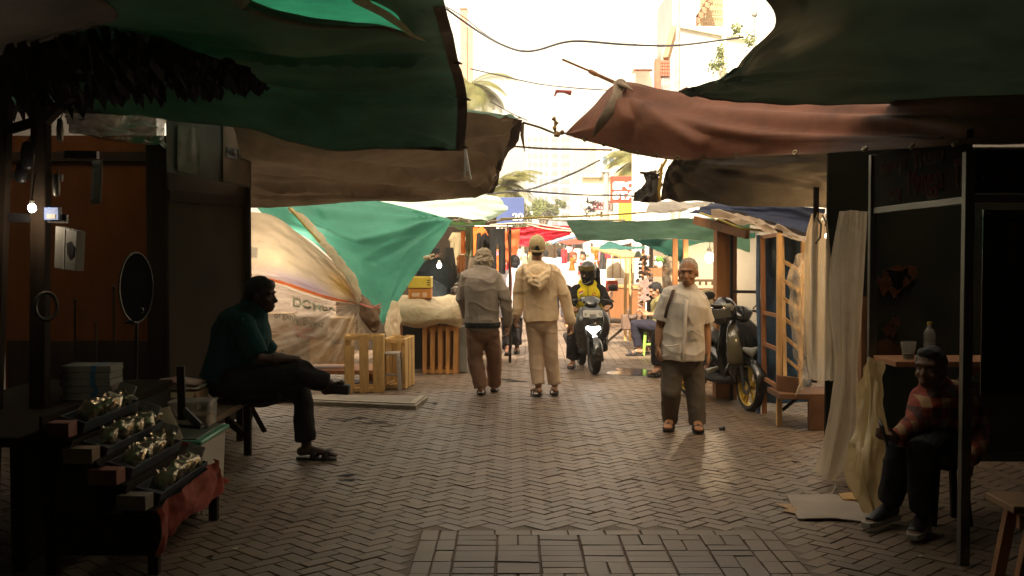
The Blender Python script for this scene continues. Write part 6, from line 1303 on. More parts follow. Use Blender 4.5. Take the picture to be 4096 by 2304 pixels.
    t.location = loc; t.rotation_euler = (0, 0, yaw); t.scale = (sc_,) * 3
    return t
SCY = R(-86); scs = .94
fdir = V((math.cos(SCY), math.sin(SCY), 0)); fw_ = G(2374, 1497)
scooter('black scooter with its headlight on, ridden towards us', 'scooter', M_GLOSSBLK, mat('graphite_fairing', (.022, .022, .021), .28, .1, 5, 0, coat=.4), M_GREYALLOY, M_LAMPON, (('B', -.12), ('Q', .08)), fw_ - fdir * .66 * scs - V((0, 0, .0)), SCY, scs, R(4))
f2 = V((.36, -.933, 0)); fp_ = V((2.42, 10.85, 0))
M_OLV = mat('olive_gold_gloss', (0.10, 0.09, 0.055), .22, .25, 3, 0, coat=.5, spec=.6)
scooter('black scooter with gold wheels parked beside the ladder', 'scooter', M_GLOSSBLK, M_OLV, M_GOLD, M_LENS, None, fp_ - f2 * .66 * .97, math.atan2(f2.y, f2.x), .97, R(-8))
# helmet on the parked scooter
t = thing('helmet', 'black motorcycle helmet with a visor hanging on the parked scooter', 'helmet', P(2895, 1245, 10.95))
c = P(2895, 1240, 10.95); hd = V((-.75, -.65, -.25)).normalized(); hr = hd.cross(V((0, 0, 1))).normalized(); hu = hr.cross(hd); B = basis(hr, hd, hu)
mb = MB(); mb.ell(c, [.125, .145, .135], B); mb.ell(c + B @ V((0, .06, -.075)), [.095, .085, .06], B); fuse('shell', mb, M_GLOSSBLK, t, .007, 2)
mb = MB(); mb.grid(lambda u, v: c + B @ V((.134 * math.sin((u - .5) * 2.6), .152 * math.cos((u - .5) * 2.6) + .012, -.045 + .10 * v)), 20, 6); mb.build('visor', mat('smoked_visor', (.10, .10, .085), .06, .1, 3, 0, spec=.9, coat=.6), t, smooth=80, solid=.004)
mb = MB(); mb.loft([c + B @ V((-.07, .12, .085)), c + B @ V((0, .15, .09)), c + B @ V((.07, .12, .085))], [.014, .02, .014], hu, 8); mb.build('vent', M_ALU, t, smooth=80)
mb = MB(); mb.loft([c + B @ V((-.125, .0, .02)), c + B @ V((-.12, .05, .06)), c + B @ V((-.08, .10, .085))], [(.03, .006), (.03, .006), (.01, .006)], hu, 8); mb.build('stripe', mat('grey_decal', (.4, .4, .34), .4), t, smooth=80)

# --- rider
J = D(dict(pel=(2352, 1262, .42), chest=(2352, 1195, .28), neck=(2350, 1140, .24), head=(2350, 1092, .16), shL=(2402, 1160, .22), shR=(2304, 1160, .22), elL=(2428, 1215, .12), elR=(2284, 1218, .12), wrL=(2440, 1222, -.12), wrR=(2282, 1226, -.12),
           hipL=(2376, 1272, .38), hipR=(2328, 1272, .38), kneL=(2402, 1310, -.02), kneR=(2298, 1318, -.02), ankL=(2400, 1408, .08), ankR=(2292, 1440, .1), toeL=(2402, 1420, -.1), toeR=(2282, 1462, -.06)), 14.5)
sd_ = V((-1, 0, 0))
t, q, B = figure('scooter rider in a yellow vest over black clothes, with helmet and black veil', J, sd_, (-.55, -1, -.12), s=1.02, hands=dict(L=((-.35, -.6, -.2), (0, 0, -1), (-1, .2, 0), 1.0), R=((.35, -.6, -.2), (0, 0, -1), (1, .2, 0), 1.0)), vox=.009, loc=(J['pel'].x, J['pel'].y, 0), noears=True)
face_marks(q, B, 1.02, t)
M_BLKC = cloth_mat('black_cotton', (.015, .014, .015))
trousers(t, J, M_BLKC, sd_, (.11, .1, .10), .17, vox=.011, seed=103, cuff=.0); top_garment(t, J, M_BLKC, sd_, 'black_top', True, .025, 1.0, 1.0, .05, .0, (.078, .068, .055), vox=.010, seed=105)
M_YEL = cloth_mat('yellow_vest_cloth', (.62, .50, .02), .1)
Jv = dict(J)
mb = MB(); torso(mb, J, sd_, .068, .98, 1.1); ch, nk = J['chest'], J['neck']
vest = fuse('vest', mb, M_YEL, t, .010, 2, wrinkle(.012, 8, 6, 3))
mb = MB(); c = P(2352, 1150, 14.60); mb.loft([P(2352, 1150, 14.56), P(2352, 1175, 14.56), P(2352, 1200, 14.57)], [(.005, .006)] * 3, n=6); k = mb.build('zip', M_BLACK, vest); k.matrix_parent_inverse = Matrix()
def on_front(px, py): return P(px, py, 14.552)
mb = MB(); mb.prism([on_front(2316, 1168), on_front(2332, 1162), on_front(2333, 1167), on_front(2317, 1173)], (0, .02, 0)); k = mb.build('flag_patch', mat('flag_red', (.6, .03, .03), .6), vest); k.matrix_parent_inverse = Matrix()
mb = MB(); mb.prism([on_front(2317, 1173), on_front(2333, 1167), on_front(2334, 1172), on_front(2318, 1178)], (0, .02, 0)); k = mb.build('flag_patch', mat('flag_white', (.7, .7, .68), .6), vest); k.matrix_parent_inverse = Matrix()
c = on_front(2376, 1177); mb = MB(); mb.lathe([(.014, 0), (.024, 0), (.024, .02), (.014, .02)], c, (0, 1, 0), 18, closed=True); k = mb.build('round_emblem', mat('emblem_red', (.45, .08, .04), .6), vest); k.matrix_parent_inverse = Matrix()
mb = MB(); mb.ell(q(0, -.015, .04), [.118, .135, .125], B); mb.ell(q(0, -.05, -.04), [.105, .095, .09], B); mb.ell(q(0, -.02, -.01), [.112, .1, .1], B); h = fuse('helmet', mb, mat('black_helmet', (.02, .02, .016), .3, .2, 3, 0, coat=.4), t, .009, 2)
mb = MB(); mb.grid(lambda u, v: q(.122 * math.sin((u - .5) * 2.7), .138 * math.cos((u - .5) * 2.7) - .008, .035 + .075 * v), 20, 5); k = mb.build('visor', mat('amber_visor', (.12, .095, .035), .1, .1, 3, 0, spec=.8), h, smooth=80, solid=.004); k.matrix_parent_inverse = Matrix()
mb = MB(); mb.ell(q(0, .035, -.055), [.078, .085, .055], B); mb.ell(q(0, .0, -.12), [.085, .08, .07], B); fuse('face_scarf', mb, M_BLKC, t, .008, 2)
mb = MB(); mb.loft([q(0, -.07, .10), q(.0, -.14, .02), q(.02, -.16, -.12), q(.02, -.17, -.28), q(.03, -.16, -.42)], [(.07, .05), (.125, .06), (.14, .06), (.15, .06), (.13, .04)], B @ V((1, 0, 0)), 14); fuse('veil', mb, M_BLKC, t, .010, 2, wrinkle(.015, 12, 4, 7))
mb = MB(); mb.tube([q(-.07, .055, -.10), q(-.035, .095, -.125), q(.02, .10, -.128), q(.07, .06, -.105)], .005, 6); mb.build('chin_strap', M_WHITEP, t, smooth=80)
for k in 'LR': sandal(t, J['ank' + k], J['toe' + k], M_RUBBER, 'shoe')

# ================================================================ wrapped stall, green sheet, crates at left
def net(rows, Y): return [[P(p[0], p[1], Y + (p[2] if len(p) > 2 else 0)) for p in r] for r in rows]
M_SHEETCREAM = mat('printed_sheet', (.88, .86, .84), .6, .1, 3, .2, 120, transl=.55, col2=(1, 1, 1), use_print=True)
def gs(u, v, cu, cv, su, sv): return math.exp(-((u - cu) / su) ** 2 - ((v - cv) / sv) ** 2)
def mixc(a, b, f): f = min(1, max(0, f)); return tuple(x * (1 - f) + y * f for x, y in zip(a, b))
def cream_print_glow(u, v):
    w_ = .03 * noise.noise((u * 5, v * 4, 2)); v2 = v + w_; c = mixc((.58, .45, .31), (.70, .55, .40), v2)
    c = mixc(c, (.80, .66, .42), .8 * gs(u, v2, .22, .52, .15, .16)); c = mixc(c, (.30, .26, .2), .9 * (u < .09) * (.40 < v < .55))  # cream spot: glow of the bulb behind, painted into the print
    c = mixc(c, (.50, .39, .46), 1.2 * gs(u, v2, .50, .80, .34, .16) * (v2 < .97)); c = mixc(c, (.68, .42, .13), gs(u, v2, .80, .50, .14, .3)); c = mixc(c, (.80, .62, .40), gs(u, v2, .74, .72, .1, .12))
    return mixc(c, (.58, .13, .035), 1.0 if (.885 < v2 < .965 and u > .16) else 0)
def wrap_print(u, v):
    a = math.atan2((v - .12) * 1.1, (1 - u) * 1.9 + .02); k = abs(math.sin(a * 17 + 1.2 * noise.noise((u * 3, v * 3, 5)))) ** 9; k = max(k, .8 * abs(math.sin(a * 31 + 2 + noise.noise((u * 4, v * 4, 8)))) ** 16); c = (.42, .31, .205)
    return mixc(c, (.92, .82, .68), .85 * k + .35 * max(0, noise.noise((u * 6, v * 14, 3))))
up_rows = net([[(975, 845), (1090, 862), (1190, 930), (1290, 1010), (1370, 1090), (1436, 1198)], [(975, 960), (1090, 975), (1190, 1020), (1290, 1075), (1370, 1130), (1438, 1206)],
           [(975, 1060), (1090, 1075), (1200, 1110), (1300, 1150), (1380, 1180), (1440, 1214)], [(975, 1108), (1100, 1132), (1200, 1168), (1300, 1198), (1385, 1212), (1441, 1220)]], 12.7)
up, ufn = tarp('printed_sheet', up_rows, M_SHEETCREAM, 90, 60, wr=.05, wf=(3, 6), seed=111, anchors=((1, .7, .035, 14, 1.4),), print_=cream_print_glow)
tag(up, 'backlit cream printed sheet wrapped round the stall behind the seated man', 'sheet')
def overlay(fn, par, u0, u1, v0, v1, off, m, name, wob=.03, nu=40, nv=12):
    mb = MB(); mb.grid(lambda a, b: fn(u0 + (u1 - u0) * a, min(.995, max(0, v0 + (v1 - v0) * b + wob * noise.noise((a * 4, b * 2, v0 * 9))))) + V((0, off, 0)), nu, nv)
    o = mb.build(name, m, par, smooth=60); o.matrix_parent_inverse = Matrix(); return o
lo_rows = net([[(975, 1100), (1100, 1135), (1200, 1170), (1300, 1200), (1390, 1213), (1441, 1215)], [(975, 1200), (1100, 1215), (1210, 1232), (1310, 1245), (1390, 1243), (1443, 1224)],
           [(975, 1320, -.1), (1110, 1335, -.15), (1220, 1350, -.2), (1330, 1352, -.2), (1420, 1320, -.1), (1450, 1236)], [(975, 1420, -.05), (1120, 1440, -.05), (1240, 1455, -.05), (1350, 1452, -.05), (1440, 1402), (1466, 1330, .02)]], 12.65)
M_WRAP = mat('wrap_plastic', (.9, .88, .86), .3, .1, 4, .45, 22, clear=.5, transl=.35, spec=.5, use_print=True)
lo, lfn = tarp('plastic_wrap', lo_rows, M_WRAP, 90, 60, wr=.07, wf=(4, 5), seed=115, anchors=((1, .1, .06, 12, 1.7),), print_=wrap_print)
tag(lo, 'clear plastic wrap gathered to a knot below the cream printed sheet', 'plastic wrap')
M_GTXT = mat('green_print', (.36, .38, .27), .6, .2, 9, 0); M_DTXT = mat('olive_print', (.16, .13, .08), .6, .2, 9, 0); M_RTXT = mat('brown_print', (.28, .13, .09), .6, .2, 9, 0)
def put_text(s, u0, u1, v0, v1, hv, m, bold=.02, sag=0.0):
    '''lettering printed on the wrap: follows its folds'''
    o = text(s, (0, 0, 0), (1, 0, 0), (0, 1, 0), 1.0, m, None, 'lettering', 0, bold=bold); xs = [v.co.x for v in o.data.vertices]; a, b = min(xs), max(xs)
    for v in o.data.vertices:
        f = (v.co.x - a) / (b - a); vv = v0 + (v1 - v0) * f + sag * math.sin(math.pi * f) - v.co.y * hv
        v.co = lfn(u0 + (u1 - u0) * f, min(.99, max(.01, vv))) + V((0, -.012, 0))
    o.parent = lo; o.matrix_parent_inverse = Matrix()
put_text('DOMBA', .33, .68, .33, .34, .22, M_GTXT, .03); put_text('organik', .19, .37, .50, .51, .10, M_DTXT, sag=-.02); put_text('segar', .40, .56, .51, .56, .11, M_DTXT)
put_text('Segera', .33, .47, .60, .60, .08, M_RTXT); put_text('Mega', .34, .47, .68, .68, .09, M_RTXT)
mb = MB(); mb.loft([P(1160, 838, 12.6), P(1220, 880, 12.58), P(1290, 965, 12.56), P(1345, 1035, 12.55), P(1405, 1105, 12.55), P(1432, 1170, 12.55), P(1440, 1212, 12.55)], [(.04, .010), (.05, .012), (.055, .014), (.06, .014), (.055, .016), (.04, .02), (.03, .03)], (.7, 0, .7), 12)
tag(fuse('plastic_fold', mb, M_FILM, None, .012, 2, wrinkle(.02, 9, 9, 5)), 'whitish plastic fold running down the edge of the printed sheet', 'plastic sheet')
mb = MB(); mb.tube([P(1155, 830, 12.45), P(1200, 880, 12.45), P(1245, 930, 12.45), P(1282, 968, 12.45)], .014, 6); tag(mb.build('yellow_rope', mat('yellow_rope', (.45, .38, .1), .8), smooth=60), 'yellow rope along the top of the whitish plastic fold', 'rope')
mb = MB(); mb.loft([P(1448, 1190, 12.6), P(1470, 1240, 12.55), P(1490, 1290, 12.55), P(1500, 1318, 12.55)], [(.04, .05), (.10, .08), (.09, .08), (.05, .05)], n=12); mb.ell(P(1500, 1250, 12.6), (.07, .06, .09))
tag(fuse('cloth_bundle', mb, mat('brown_sacking', (.17, .11, .065), .85, .2, 8, .3), None, .012, 2, wrinkle(.022, 12, 9, 8)), 'brown sacking bundle hanging at the knot of the plastic wrap', 'cloth bundle')
mb = MB(); mb.tube([P(1438, 1215, 12.45), P(1490, 1232, 12.42), P(1525, 1215, 12.4)], .008, 6); mb.tube([P(1495, 1230, 12.42), P(1530, 1228, 12.4)], .006, 6); tag(mb.build('tie_string', mat('pink_string', (.6, .2, .18), .8), smooth=60), 'pink string tied beside the brown sacking bundle', 'string')
g_rows = net([[(975, 770, .5), (1180, 770, .5), (1340, 775, .5), (1500, 800, .4), (1680, 838, .2), (1812, 881)], [(1080, 880, .2), (1260, 905, .1), (1380, 925, 0), (1520, 935, -.05), (1670, 925, 0), (1770, 945)], [(1210, 940, .2), (1330, 985, .1), (1430, 1005, 0), (1540, 1010, -.05), (1640, 1000, 0), (1715, 1022)],
          [(1310, 1020, .1), (1390, 1060, .05), (1460, 1080, 0), (1540, 1090, 0), (1600, 1095, 0), (1660, 1100)], [(1400, 1130, .05), (1450, 1150, 0), (1490, 1165, 0), (1540, 1175, 0), (1575, 1185), (1605, 1186)], [(1490, 1250), (1500, 1262), (1510, 1272), (1520, 1280), (1526, 1288), (1532, 1298)]], 13.3)
o, gfn = tarp('tarpaulin', g_rows, mat('sea_green_tarpaulin', (.10, .40, .30), .5, .15, 2.2, .12, 260, transl=.35, spec=.3), 90, 80, wr=.04, wf=(2, 3), seed=121, anchors=((1, 0, .05, 9, 1.2),), ridges=[([(.97, .03), (.75, .18), (.45, .27), (.22, .2), (.05, .08)], -.10, .055), ([(.97, .03), (.7, .09), (.3, .10)], -.07, .04), ([(.97, .04), (.8, .3), (.5, .5)], .04, .07), ([(.97, .1), (.93, .5), (.8, .8)], .03, .06)])
tag(o, 'sea green tarpaulin hanging as a big triangle left of the walkers', 'tarpaulin')
mb = MB(); p = gfn(1, .42); mb.ell(p + V((0, -.02, 0)), (.05, .02, .025)); mb.tube([p, p + V((.04, -.02, .03)), p + V((.09, -.02, .04))], .01, 5); mb.tube([p, p + V((.05, -.02, -.02)), p + V((.08, -.02, -.0))], .008, 5)
k = mb.build('rag_knot', M_CREAM, o, smooth=60); k.matrix_parent_inverse = Matrix()
rows = net([[(1480, 785, -.3), (1650, 770), (1830, 765, .6), (1990, 785, 1.2)], [(1560, 835, -.4), (1700, 832), (1870, 832, .6), (2030, 835, 1.2)], [(1700, 858, -.5), (1812, 868), (1900, 878, .4), (1962, 882, 1.0)]], 15.0)
o, _ = tarp('tarpaulin', rows, mat('mint_tarpaulin', (.55, .72, .58), .5, .08, 2, .1, 200, transl=.45), 50, 20, wr=.04, seed=125); tag(o, 'pale mint tarpaulin awning over the clothes stall', 'tarpaulin')
rows = net([[(1790, 884, .2), (1870, 886, .4), (1945, 886, .8)], [(1795, 905, .3), (1870, 922, .5), (1935, 905, .8)]], 15.2)
o, _ = tarp('tarpaulin', rows, mat('leaf_green_tarpaulin', (.16, .30, .10), .6, .15, 3, .1, transl=.3), 20, 8, wr=.03, seed=127); tag(o, 'green cloth valance under the pale mint awning', 'valance')
mb = MB(); c = P(1815, 883, 14.0)
for i in range(14): a = random.uniform(-.3, .5); mb.tube([c + V((.05 * i / 3 - .03, 0, random.uniform(-.02, .02))), c + V((.05 * i / 3 + .03, -.02, random.uniform(-.05, .05)))], .008, 5)
tag(mb.build('rope_knot', M_ROPE), 'frayed rope knot at the corner of the sea green tarpaulin', 'rope')
mb = MB(); mb.loft([P(1578, 1215, 13.2), P(1575, 1270, 13.15), P(1570, 1330, 13.1), P(1560, 1352, 13.1)], [(.05, .04), (.09, .07), (.10, .08), (.06, .05)], n=12)
tag(fuse('plastic_bag', mb, M_FILM, None, .012, 2, wrinkle(.03, 11, 7, 3)), 'whitish plastic bag hanging right of the sea green tarpaulin', 'plastic bag')

M_CRATE = mat('raw_crate_wood', (.52, .33, .12), .7, .25, 5, .3, 60, stretch=(6, 6, 1)); M_CRATE2 = mat('orange_crate_wood', (.42, .20, .055), .7, .25, 5, .3, 60, stretch=(6, 6, 1))
def crate(label, c, w_, d_, h, m, yaw=0.0, slats=4, group='slatted wooden crates', short=None, open_front=False):
    t = thing('wooden_crate', label, 'crate', (c.x, c.y, 0), group); M = rotz(yaw); q = lambda x, y, z: V((c.x, c.y, 0)) + M @ V((x, y, z))
    rnd = random.Random(int(c.x * 1000))
    for fy, nm in ((-1, 'front_slats'), (1, 'back_slats')):
        if (fy < 0 and open_front) or (fy > 0 and slats == 3): continue
        mb = MB(); gap = .042; sw = (w_ - gap * (slats - 1)) / slats
        for i in range(slats):
            x = -w_ / 2 + sw / 2 + i * (sw + gap); hh = h * (short if (short and i == 0 and fy < 0) else 1) - rnd.uniform(0, .012); k = sw * rnd.uniform(.86, 1.04)
            mb.box(q(x, fy * d_ / 2, hh / 2 + .004), (k, .014, hh), M @ rot('Y', rnd.gauss(0, .008)))
        mb.build(nm, m, t, bev=.003)
    for sx, nm in ((-1, 'side_slats'), (1, 'side_slats')):
        mb = MB()
        for i in range(3):
            y = -d_ / 2 + d_ * (i + .5) / 3; mb.box(q(sx * (w_ / 2 - .005), y, h / 2), (.014, d_ / 3 * .78, h - .02), M)
        mb.build(nm, m, t, bev=.003)
    mb = MB()
    for z in (.035, h - .035):
        for fy in (-1, 1): mb.box(q(0, fy * (d_ / 2 - .021), z), (w_ - .03, .026, .045), M)
        for sx in (-1, 1): mb.box(q(sx * (w_ / 2 - .03), 0, z), (.03, d_ - .06, .04), M)
    for sx in (-1, 1):
        for fy in (-1, 1): mb.box(q(sx * (w_ / 2 - .03), fy * (d_ / 2 - .045), h / 2), (.03, .022, h - .09), M)
    mb.build('frame', m, t, bev=.002)
    MB().box(q(0, 0, .02), (w_ - .05, d_ - .06, .015), M).build('bottom', m, t)
    return t
crate('raw wooden crate with one short slat, at the foot of the plastic wrap', V((P(1452, 1575, 12.2).x, 12.38, 0)), .44, .36, .66, M_CRATE, R(4), 3, short=.82)
crate('raw wooden crate frame with open front, around the grey plastic stool', V((P(1585, 1560, 12.5).x, 12.75, 0)), .28, .5, .60, M_CRATE, R(-8), 2, open_front=True)
crate('orange brown wooden crate under the sackcloth table cover', V((P(1760, 1497, 14.05).x, 14.3, 0)), .46, .45, .62, M_CRATE2, R(0), 5)
stool(V((P(1562, 1560, 12.45).x, 12.5, 0)), .44, .22, mat('grey_wicker_plastic', (.30, .27, .23), .6, .2, 30, .4, 90), 'grey plastic stool inside the raw wooden crate frame')
mb = MB(); mb.tube([G(1505, 1500) + V((0, -.2, .30)), G(1490, 1495) + V((0, -.2, .33)), G(1515, 1497) + V((0, -.2, .28)), G(1540, 1500) + V((0, -.2, .29))], .012, 6)
for i, (px, py, Y, w_, h) in enumerate(((1050, 1400, 13.1, .5, .42), (1190, 1395, 13.15, .36, .36), (1320, 1400, 13.1, .42, .30), (1110, 1300, 13.2, .4, .3), (1250, 1310, 13.2, .34, .28), (1370, 1320, 13.1, .26, .32))):
    b = P(px, py, Y); mb = MB(); mb.box(b, (w_, .35, h), rot('Y', random.gauss(0, .05)) if i > 2 else None)
    tag(mb.build('cardboard_box', (M_CARD, mat('dark_carton', (.13, .09, .06), .8), M_CRATE)[i % 3], bev=.004), ('large brown carton, lowest at left', 'dark carton, lowest in the middle', 'pale wooden box, lowest at right', 'brown carton on the left of the upper row', 'dark carton in the middle of the upper row', 'pale wooden box on the right of the upper row')[i] + ' behind the plastic wrap', 'carton', 'boxes behind the plastic wrap')
t = thing('goods_platform', 'low wooden platform carrying the boxes behind the plastic wrap', 'platform', (-2.4, 13.1, 0))
zt = P(1190, 1395, 13.15).z - .22; MB().box((-2.45, 13.15, zt - .03), (1.7, .7, .05)).build('deck', M_REDWOOD, t, bev=.004)
for x in (-3.2, -1.75):
    for y in (12.9, 13.4): MB().box((x, y, (zt - .055) / 2), (.07, .07, zt - .055)).build('leg', M_REDWOOD, t)
bulb(P(1105, 1005, 13.3), 'bulb glowing through the cream printed sheet', 9, (1, .86, .66), .04, .08)
# covered table
rows = net([[(1592, 1178, .75), (1680, 1182, .75), (1770, 1178, .75), (1850, 1180, .75)], [(1590, 1205, .35), (1680, 1200, .35), (1770, 1212, .35), (1850, 1205, .35)], [(1592, 1232, .0), (1680, 1228, .0), (1770, 1236, 0), (1850, 1230, .0)], [(1596, 1280, -.08), (1680, 1278, -.1), (1770, 1272, -.1), (1850, 1268, -.06)], [(1604, 1300, -.04), (1680, 1312, -.05), (1770, 1296, -.06), (1846, 1312, -.04)]], 14.05)
o, _ = tarp('sackcloth', rows, mat('sackcloth', (.45, .35, .22), .85, .2, 6, .3, 150), 70, 50, wr=.03, wf=(2.5, 2), seed=131, anchors=((.8, .35, .03, 5, .8),)); tag(o, 'sackcloth cover draped over the goods table left of the grey jacket', 'cloth')
t = thing('goods_table', 'table hidden under the sackcloth cover', 'table', (-1.1, 14.4, 0))
zt = P(1700, 1232, 14.1).z - .08; MB().box((-1.08, 14.45, zt - .02), (.85, .7, .04)).build('table_top', M_REDWOOD, t)
MB().box((-1.2, 14.6, zt / 2 - .03), (.8, .03, zt - .08)).build('shade_panel', mat('dark_cloth_and_shade', (1, 1, 1)), t)  # near-black sheet standing in for the shade under the table
for x in (-1.46, -.72):
    for y in (14.14, 14.75): MB().box((x, y, (zt - .04) / 2), (.05, .05, zt - .04)).build('leg', M_REDWOOD, t)
def tray_box(c, w_, d_, h, m, t_=.012):
    mb = MB(); mb.box(c + V((0, 0, t_ / 2)), (w_, d_, t_))
    for s in (-1, 1): mb.box(c + V((s * (w_ - t_) / 2, 0, h / 2 + t_ / 2)), (t_, d_, h)); mb.box(c + V((0, s * (d_ - t_) / 2, h / 2 + t_ / 2)), (w_ - 2 * t_, t_, h))
    return mb
b = P(1682, 1192, 14.55); t = thing('orange_carton', 'orange carton with pale lettering on the sackcloth, below the yellow crate', 'carton', b)
MB().box(b + V((0, 0, .065)), (.30, .3, .13)).build('carton', mat('orange_card', (.45, .17, .03), .6, .15, 8), t, bev=.004)
MB().box(b + V((-.05, -.152, .05)), (.1, .004, .05)).build('print', mat('peach_print', (.6, .4, .28), .6), t); MB().box(b + V((.07, -.152, .05)), (.06, .004, .06)).build('print', mat('peach_print', (1, 1, 1)), t)
b = P(1682, 1150, 14.55); t = thing('yellow_crate', 'yellow plastic crate stacked on the orange carton', 'crate', b)
tray_box(b, .31, .32, .14, mat('yellow_plastic', (.55, .40, .05), .45, .12, 6, .05)).build('shell', mat('yellow_plastic', (1, 1, 1)), t, bev=.004)
for z in (.04, .07, .1): MB().box(b + V((.12, -.1605, z)), (.035, .004, .012)).build('vent_slot', M_BLACK, t)
mb = MB(); mb.box(V((P(1853, 1400, 14.3).x, 14.35, .31)), (.10, .3, .6)); tag(mb.build('white_box', M_WHITEP, bev=.004), 'pale grey box standing between the orange crate and the grey jacket', 'box')
# ================================================================ clothes stall and the stalls further down the lane
def garment(name, label, cat, px, py, w_, h, Y, m, kind='dress', group=None, yaw=0.0, seed=0):
    """hanging garment: two folded sheets joined at the sides; px, py is its top centre"""
    k = Y / FPX; c = P(px, py, Y); W_, H_ = w_ * k, h * k; M = rotz(yaw)
    def wd(v):
        if kind == 'trousers': return .5
        if kind == 'strip': return .5
        if kind == 'shirt': return .30 + .22 * min(1, v * 5) if v < .25 else .42
        return .22 + .28 * v
    mb = MB()
    for s in (-1, 1):
        def fn(u, v, s=s):
            x = (u - .5) * 2 * wd(v) * W_; y = s * .035 * (1 - abs(2 * u - 1) ** 3) + .02 * math.sin(u * 16 + seed + v * 2) * v + .02 * noise.noise((u * 3, v * 3, seed))
            z = -v * H_ + .02 * noise.noise((u * 5, seed, 1)) * (v > .9)
            if kind == 'trousers' and v > .35: x += math.copysign(.03 * W_, u - .5)
            return c + M @ V((x, y, z))
        sk = (lambda u, v: kind == 'trousers' and v > .35 and abs(u - .5) < .06)
        mb.grid(fn, 16, 18, sk)
    return tag(mb.build(name, m, smooth=60), label, cat, group)
M_BLKG = cloth_mat('black_garment', (.016, .015, .014)); M_ORG = cloth_mat('orange_garment', (.55, .14, .03)); M_OLG = cloth_mat('olive_garment', (.16, .16, .08)); M_PALE = cloth_mat('pale_garment', (.45, .36, .28)); M_CHAR = cloth_mat('charcoal_garment', (.06, .055, .05)); M_WHT = cloth_mat('white_garment', (.62, .58, .52)); M_RUST = cloth_mat('rust_garment', (.36, .13, .04))
GH = 'clothes hanging at the stall under the mint awning'
garment('trousers', 'black trousers hanging at left of a pair under the mint awning', 'trousers', 1930, 918, 56, 165, 15.4, M_BLKG, 'trousers', GH, .2, 1)
garment('trousers', 'black shiny trousers hanging at right of a pair under the mint awning', 'trousers', 1990, 915, 60, 180, 15.3, M_BLKG, 'trousers', GH, -.1, 2)
garment('scarf', 'narrow orange scarf hanging left of the black trousers', 'scarf', 1852, 925, 18, 90, 15.5, M_ORG, 'strip', GH, .4, 3)
garment('scarf', 'wider orange scarf hanging beside the black trousers', 'scarf', 1904, 910, 24, 110, 15.4, M_ORG, 'strip', GH, .3, 4)
garment('shirt', 'olive striped cloth hanging between two orange scarves', 'cloth', 1880, 905, 34, 120, 15.6, M_OLG, 'strip', GH, 0, 5)
garment('dress', 'pale pleated dress hanging behind the grey haired man', 'dress', 1890, 1030, 60, 120, 16.2, M_PALE, 'dress', GH, 0, 6)
garment('coat', 'dark charcoal coat hanging beside the stall keeper', 'coat', 1795, 990, 84, 165, 15.9, M_CHAR, 'dress', GH, .3, 7)
garment('shirt', 'khaki shirt hanging at the back of the clothes stall', 'shirt', 1830, 930, 70, 130, 16.6, cloth_mat('khaki_garment', (.24, .19, .11)), 'shirt', GH, 0, 8)
garment('shirt', 'rust coloured shirt hanging low in the clothes stall', 'shirt', 1845, 1020, 40, 70, 16.0, M_RUST, 'shirt', GH, .2, 9)
mb = MB(); c = P(1925, 908, 15.2)
for k in range(7): a = -2.6 + k * .36; mb.loft([c, c + V((.06 * math.cos(a), -.02, .06 * math.sin(a) - .02)), c + V((.12 * math.cos(a) , -.03, -.14 + .03 * (k % 3)))], [(.014, .006), (.018, .008), (.006, .004)], n=8)
tag(fuse('red_ribbon', mb, M_ORG, None, .009, 1), 'orange red ribbon bow tied above the black trousers', 'ribbon')
t = thing('clothes_stall', 'dim clothes stall with shelves under the mint awning', 'stall', (-1.2, 16.6, 0))
MB().box((-1.55, 17.5, 1.1), (2.6, .04, 2.2)).build('back_wall', M_DARKWOOD, t)
MB().box((-1.3, 16.2, .88), (1.1, .5, .04)).build('counter', M_REDWOOD, t); MB().box((-1.3, 16.0, .43), (1.1, .03, .86)).build('front_panel', M_DARKWOOD, t)
mb = MB(); mb.tube([P(1640, 905, 15.5), P(2050, 905, 15.4)], .014, 8); mb.build('hanging_rail', M_ALU, t)
for px in (1650, 2040): mb = MB(); mb.bar(P(px, 900, 15.5), V((P(px, 900, 15.5).x, 15.5, 0)), .04, .04); mb.build('post', M_DARKWOOD, t)
rnd = random.Random(11)
for i in range(46):
    px, py = rnd.uniform(1815, 1915), rnd.uniform(1110, 1195); c = P(px, py, 15.95 + rnd.uniform(-.2, .2)); s = rnd.uniform(.02, .05)
    mb = MB(); mb.loft([c - V((s, 0, s * .4)), c, c + V((s, rnd.uniform(-.02, .02), s * .5))], [s * .5, s * rnd.uniform(.6, 1), s * .4], n=8)
    tag(mb.build('trinket', rnd.choice([M_WHT, M_PALE, M_CHAR, M_RUST, M_BLKG, M_BLKG, mat('lilac_stuff', (.4, .34, .42), .6)]), smooth=80), 'small trinket in the heap on the counter of the clothes stall', 'trinket', 'trinkets heaped at the clothes stall')
bulb(P(1757, 1062, 15.0), 'small white bulb beside the sea green tarpaulin edge', 2, (1, .9, .7), .032)

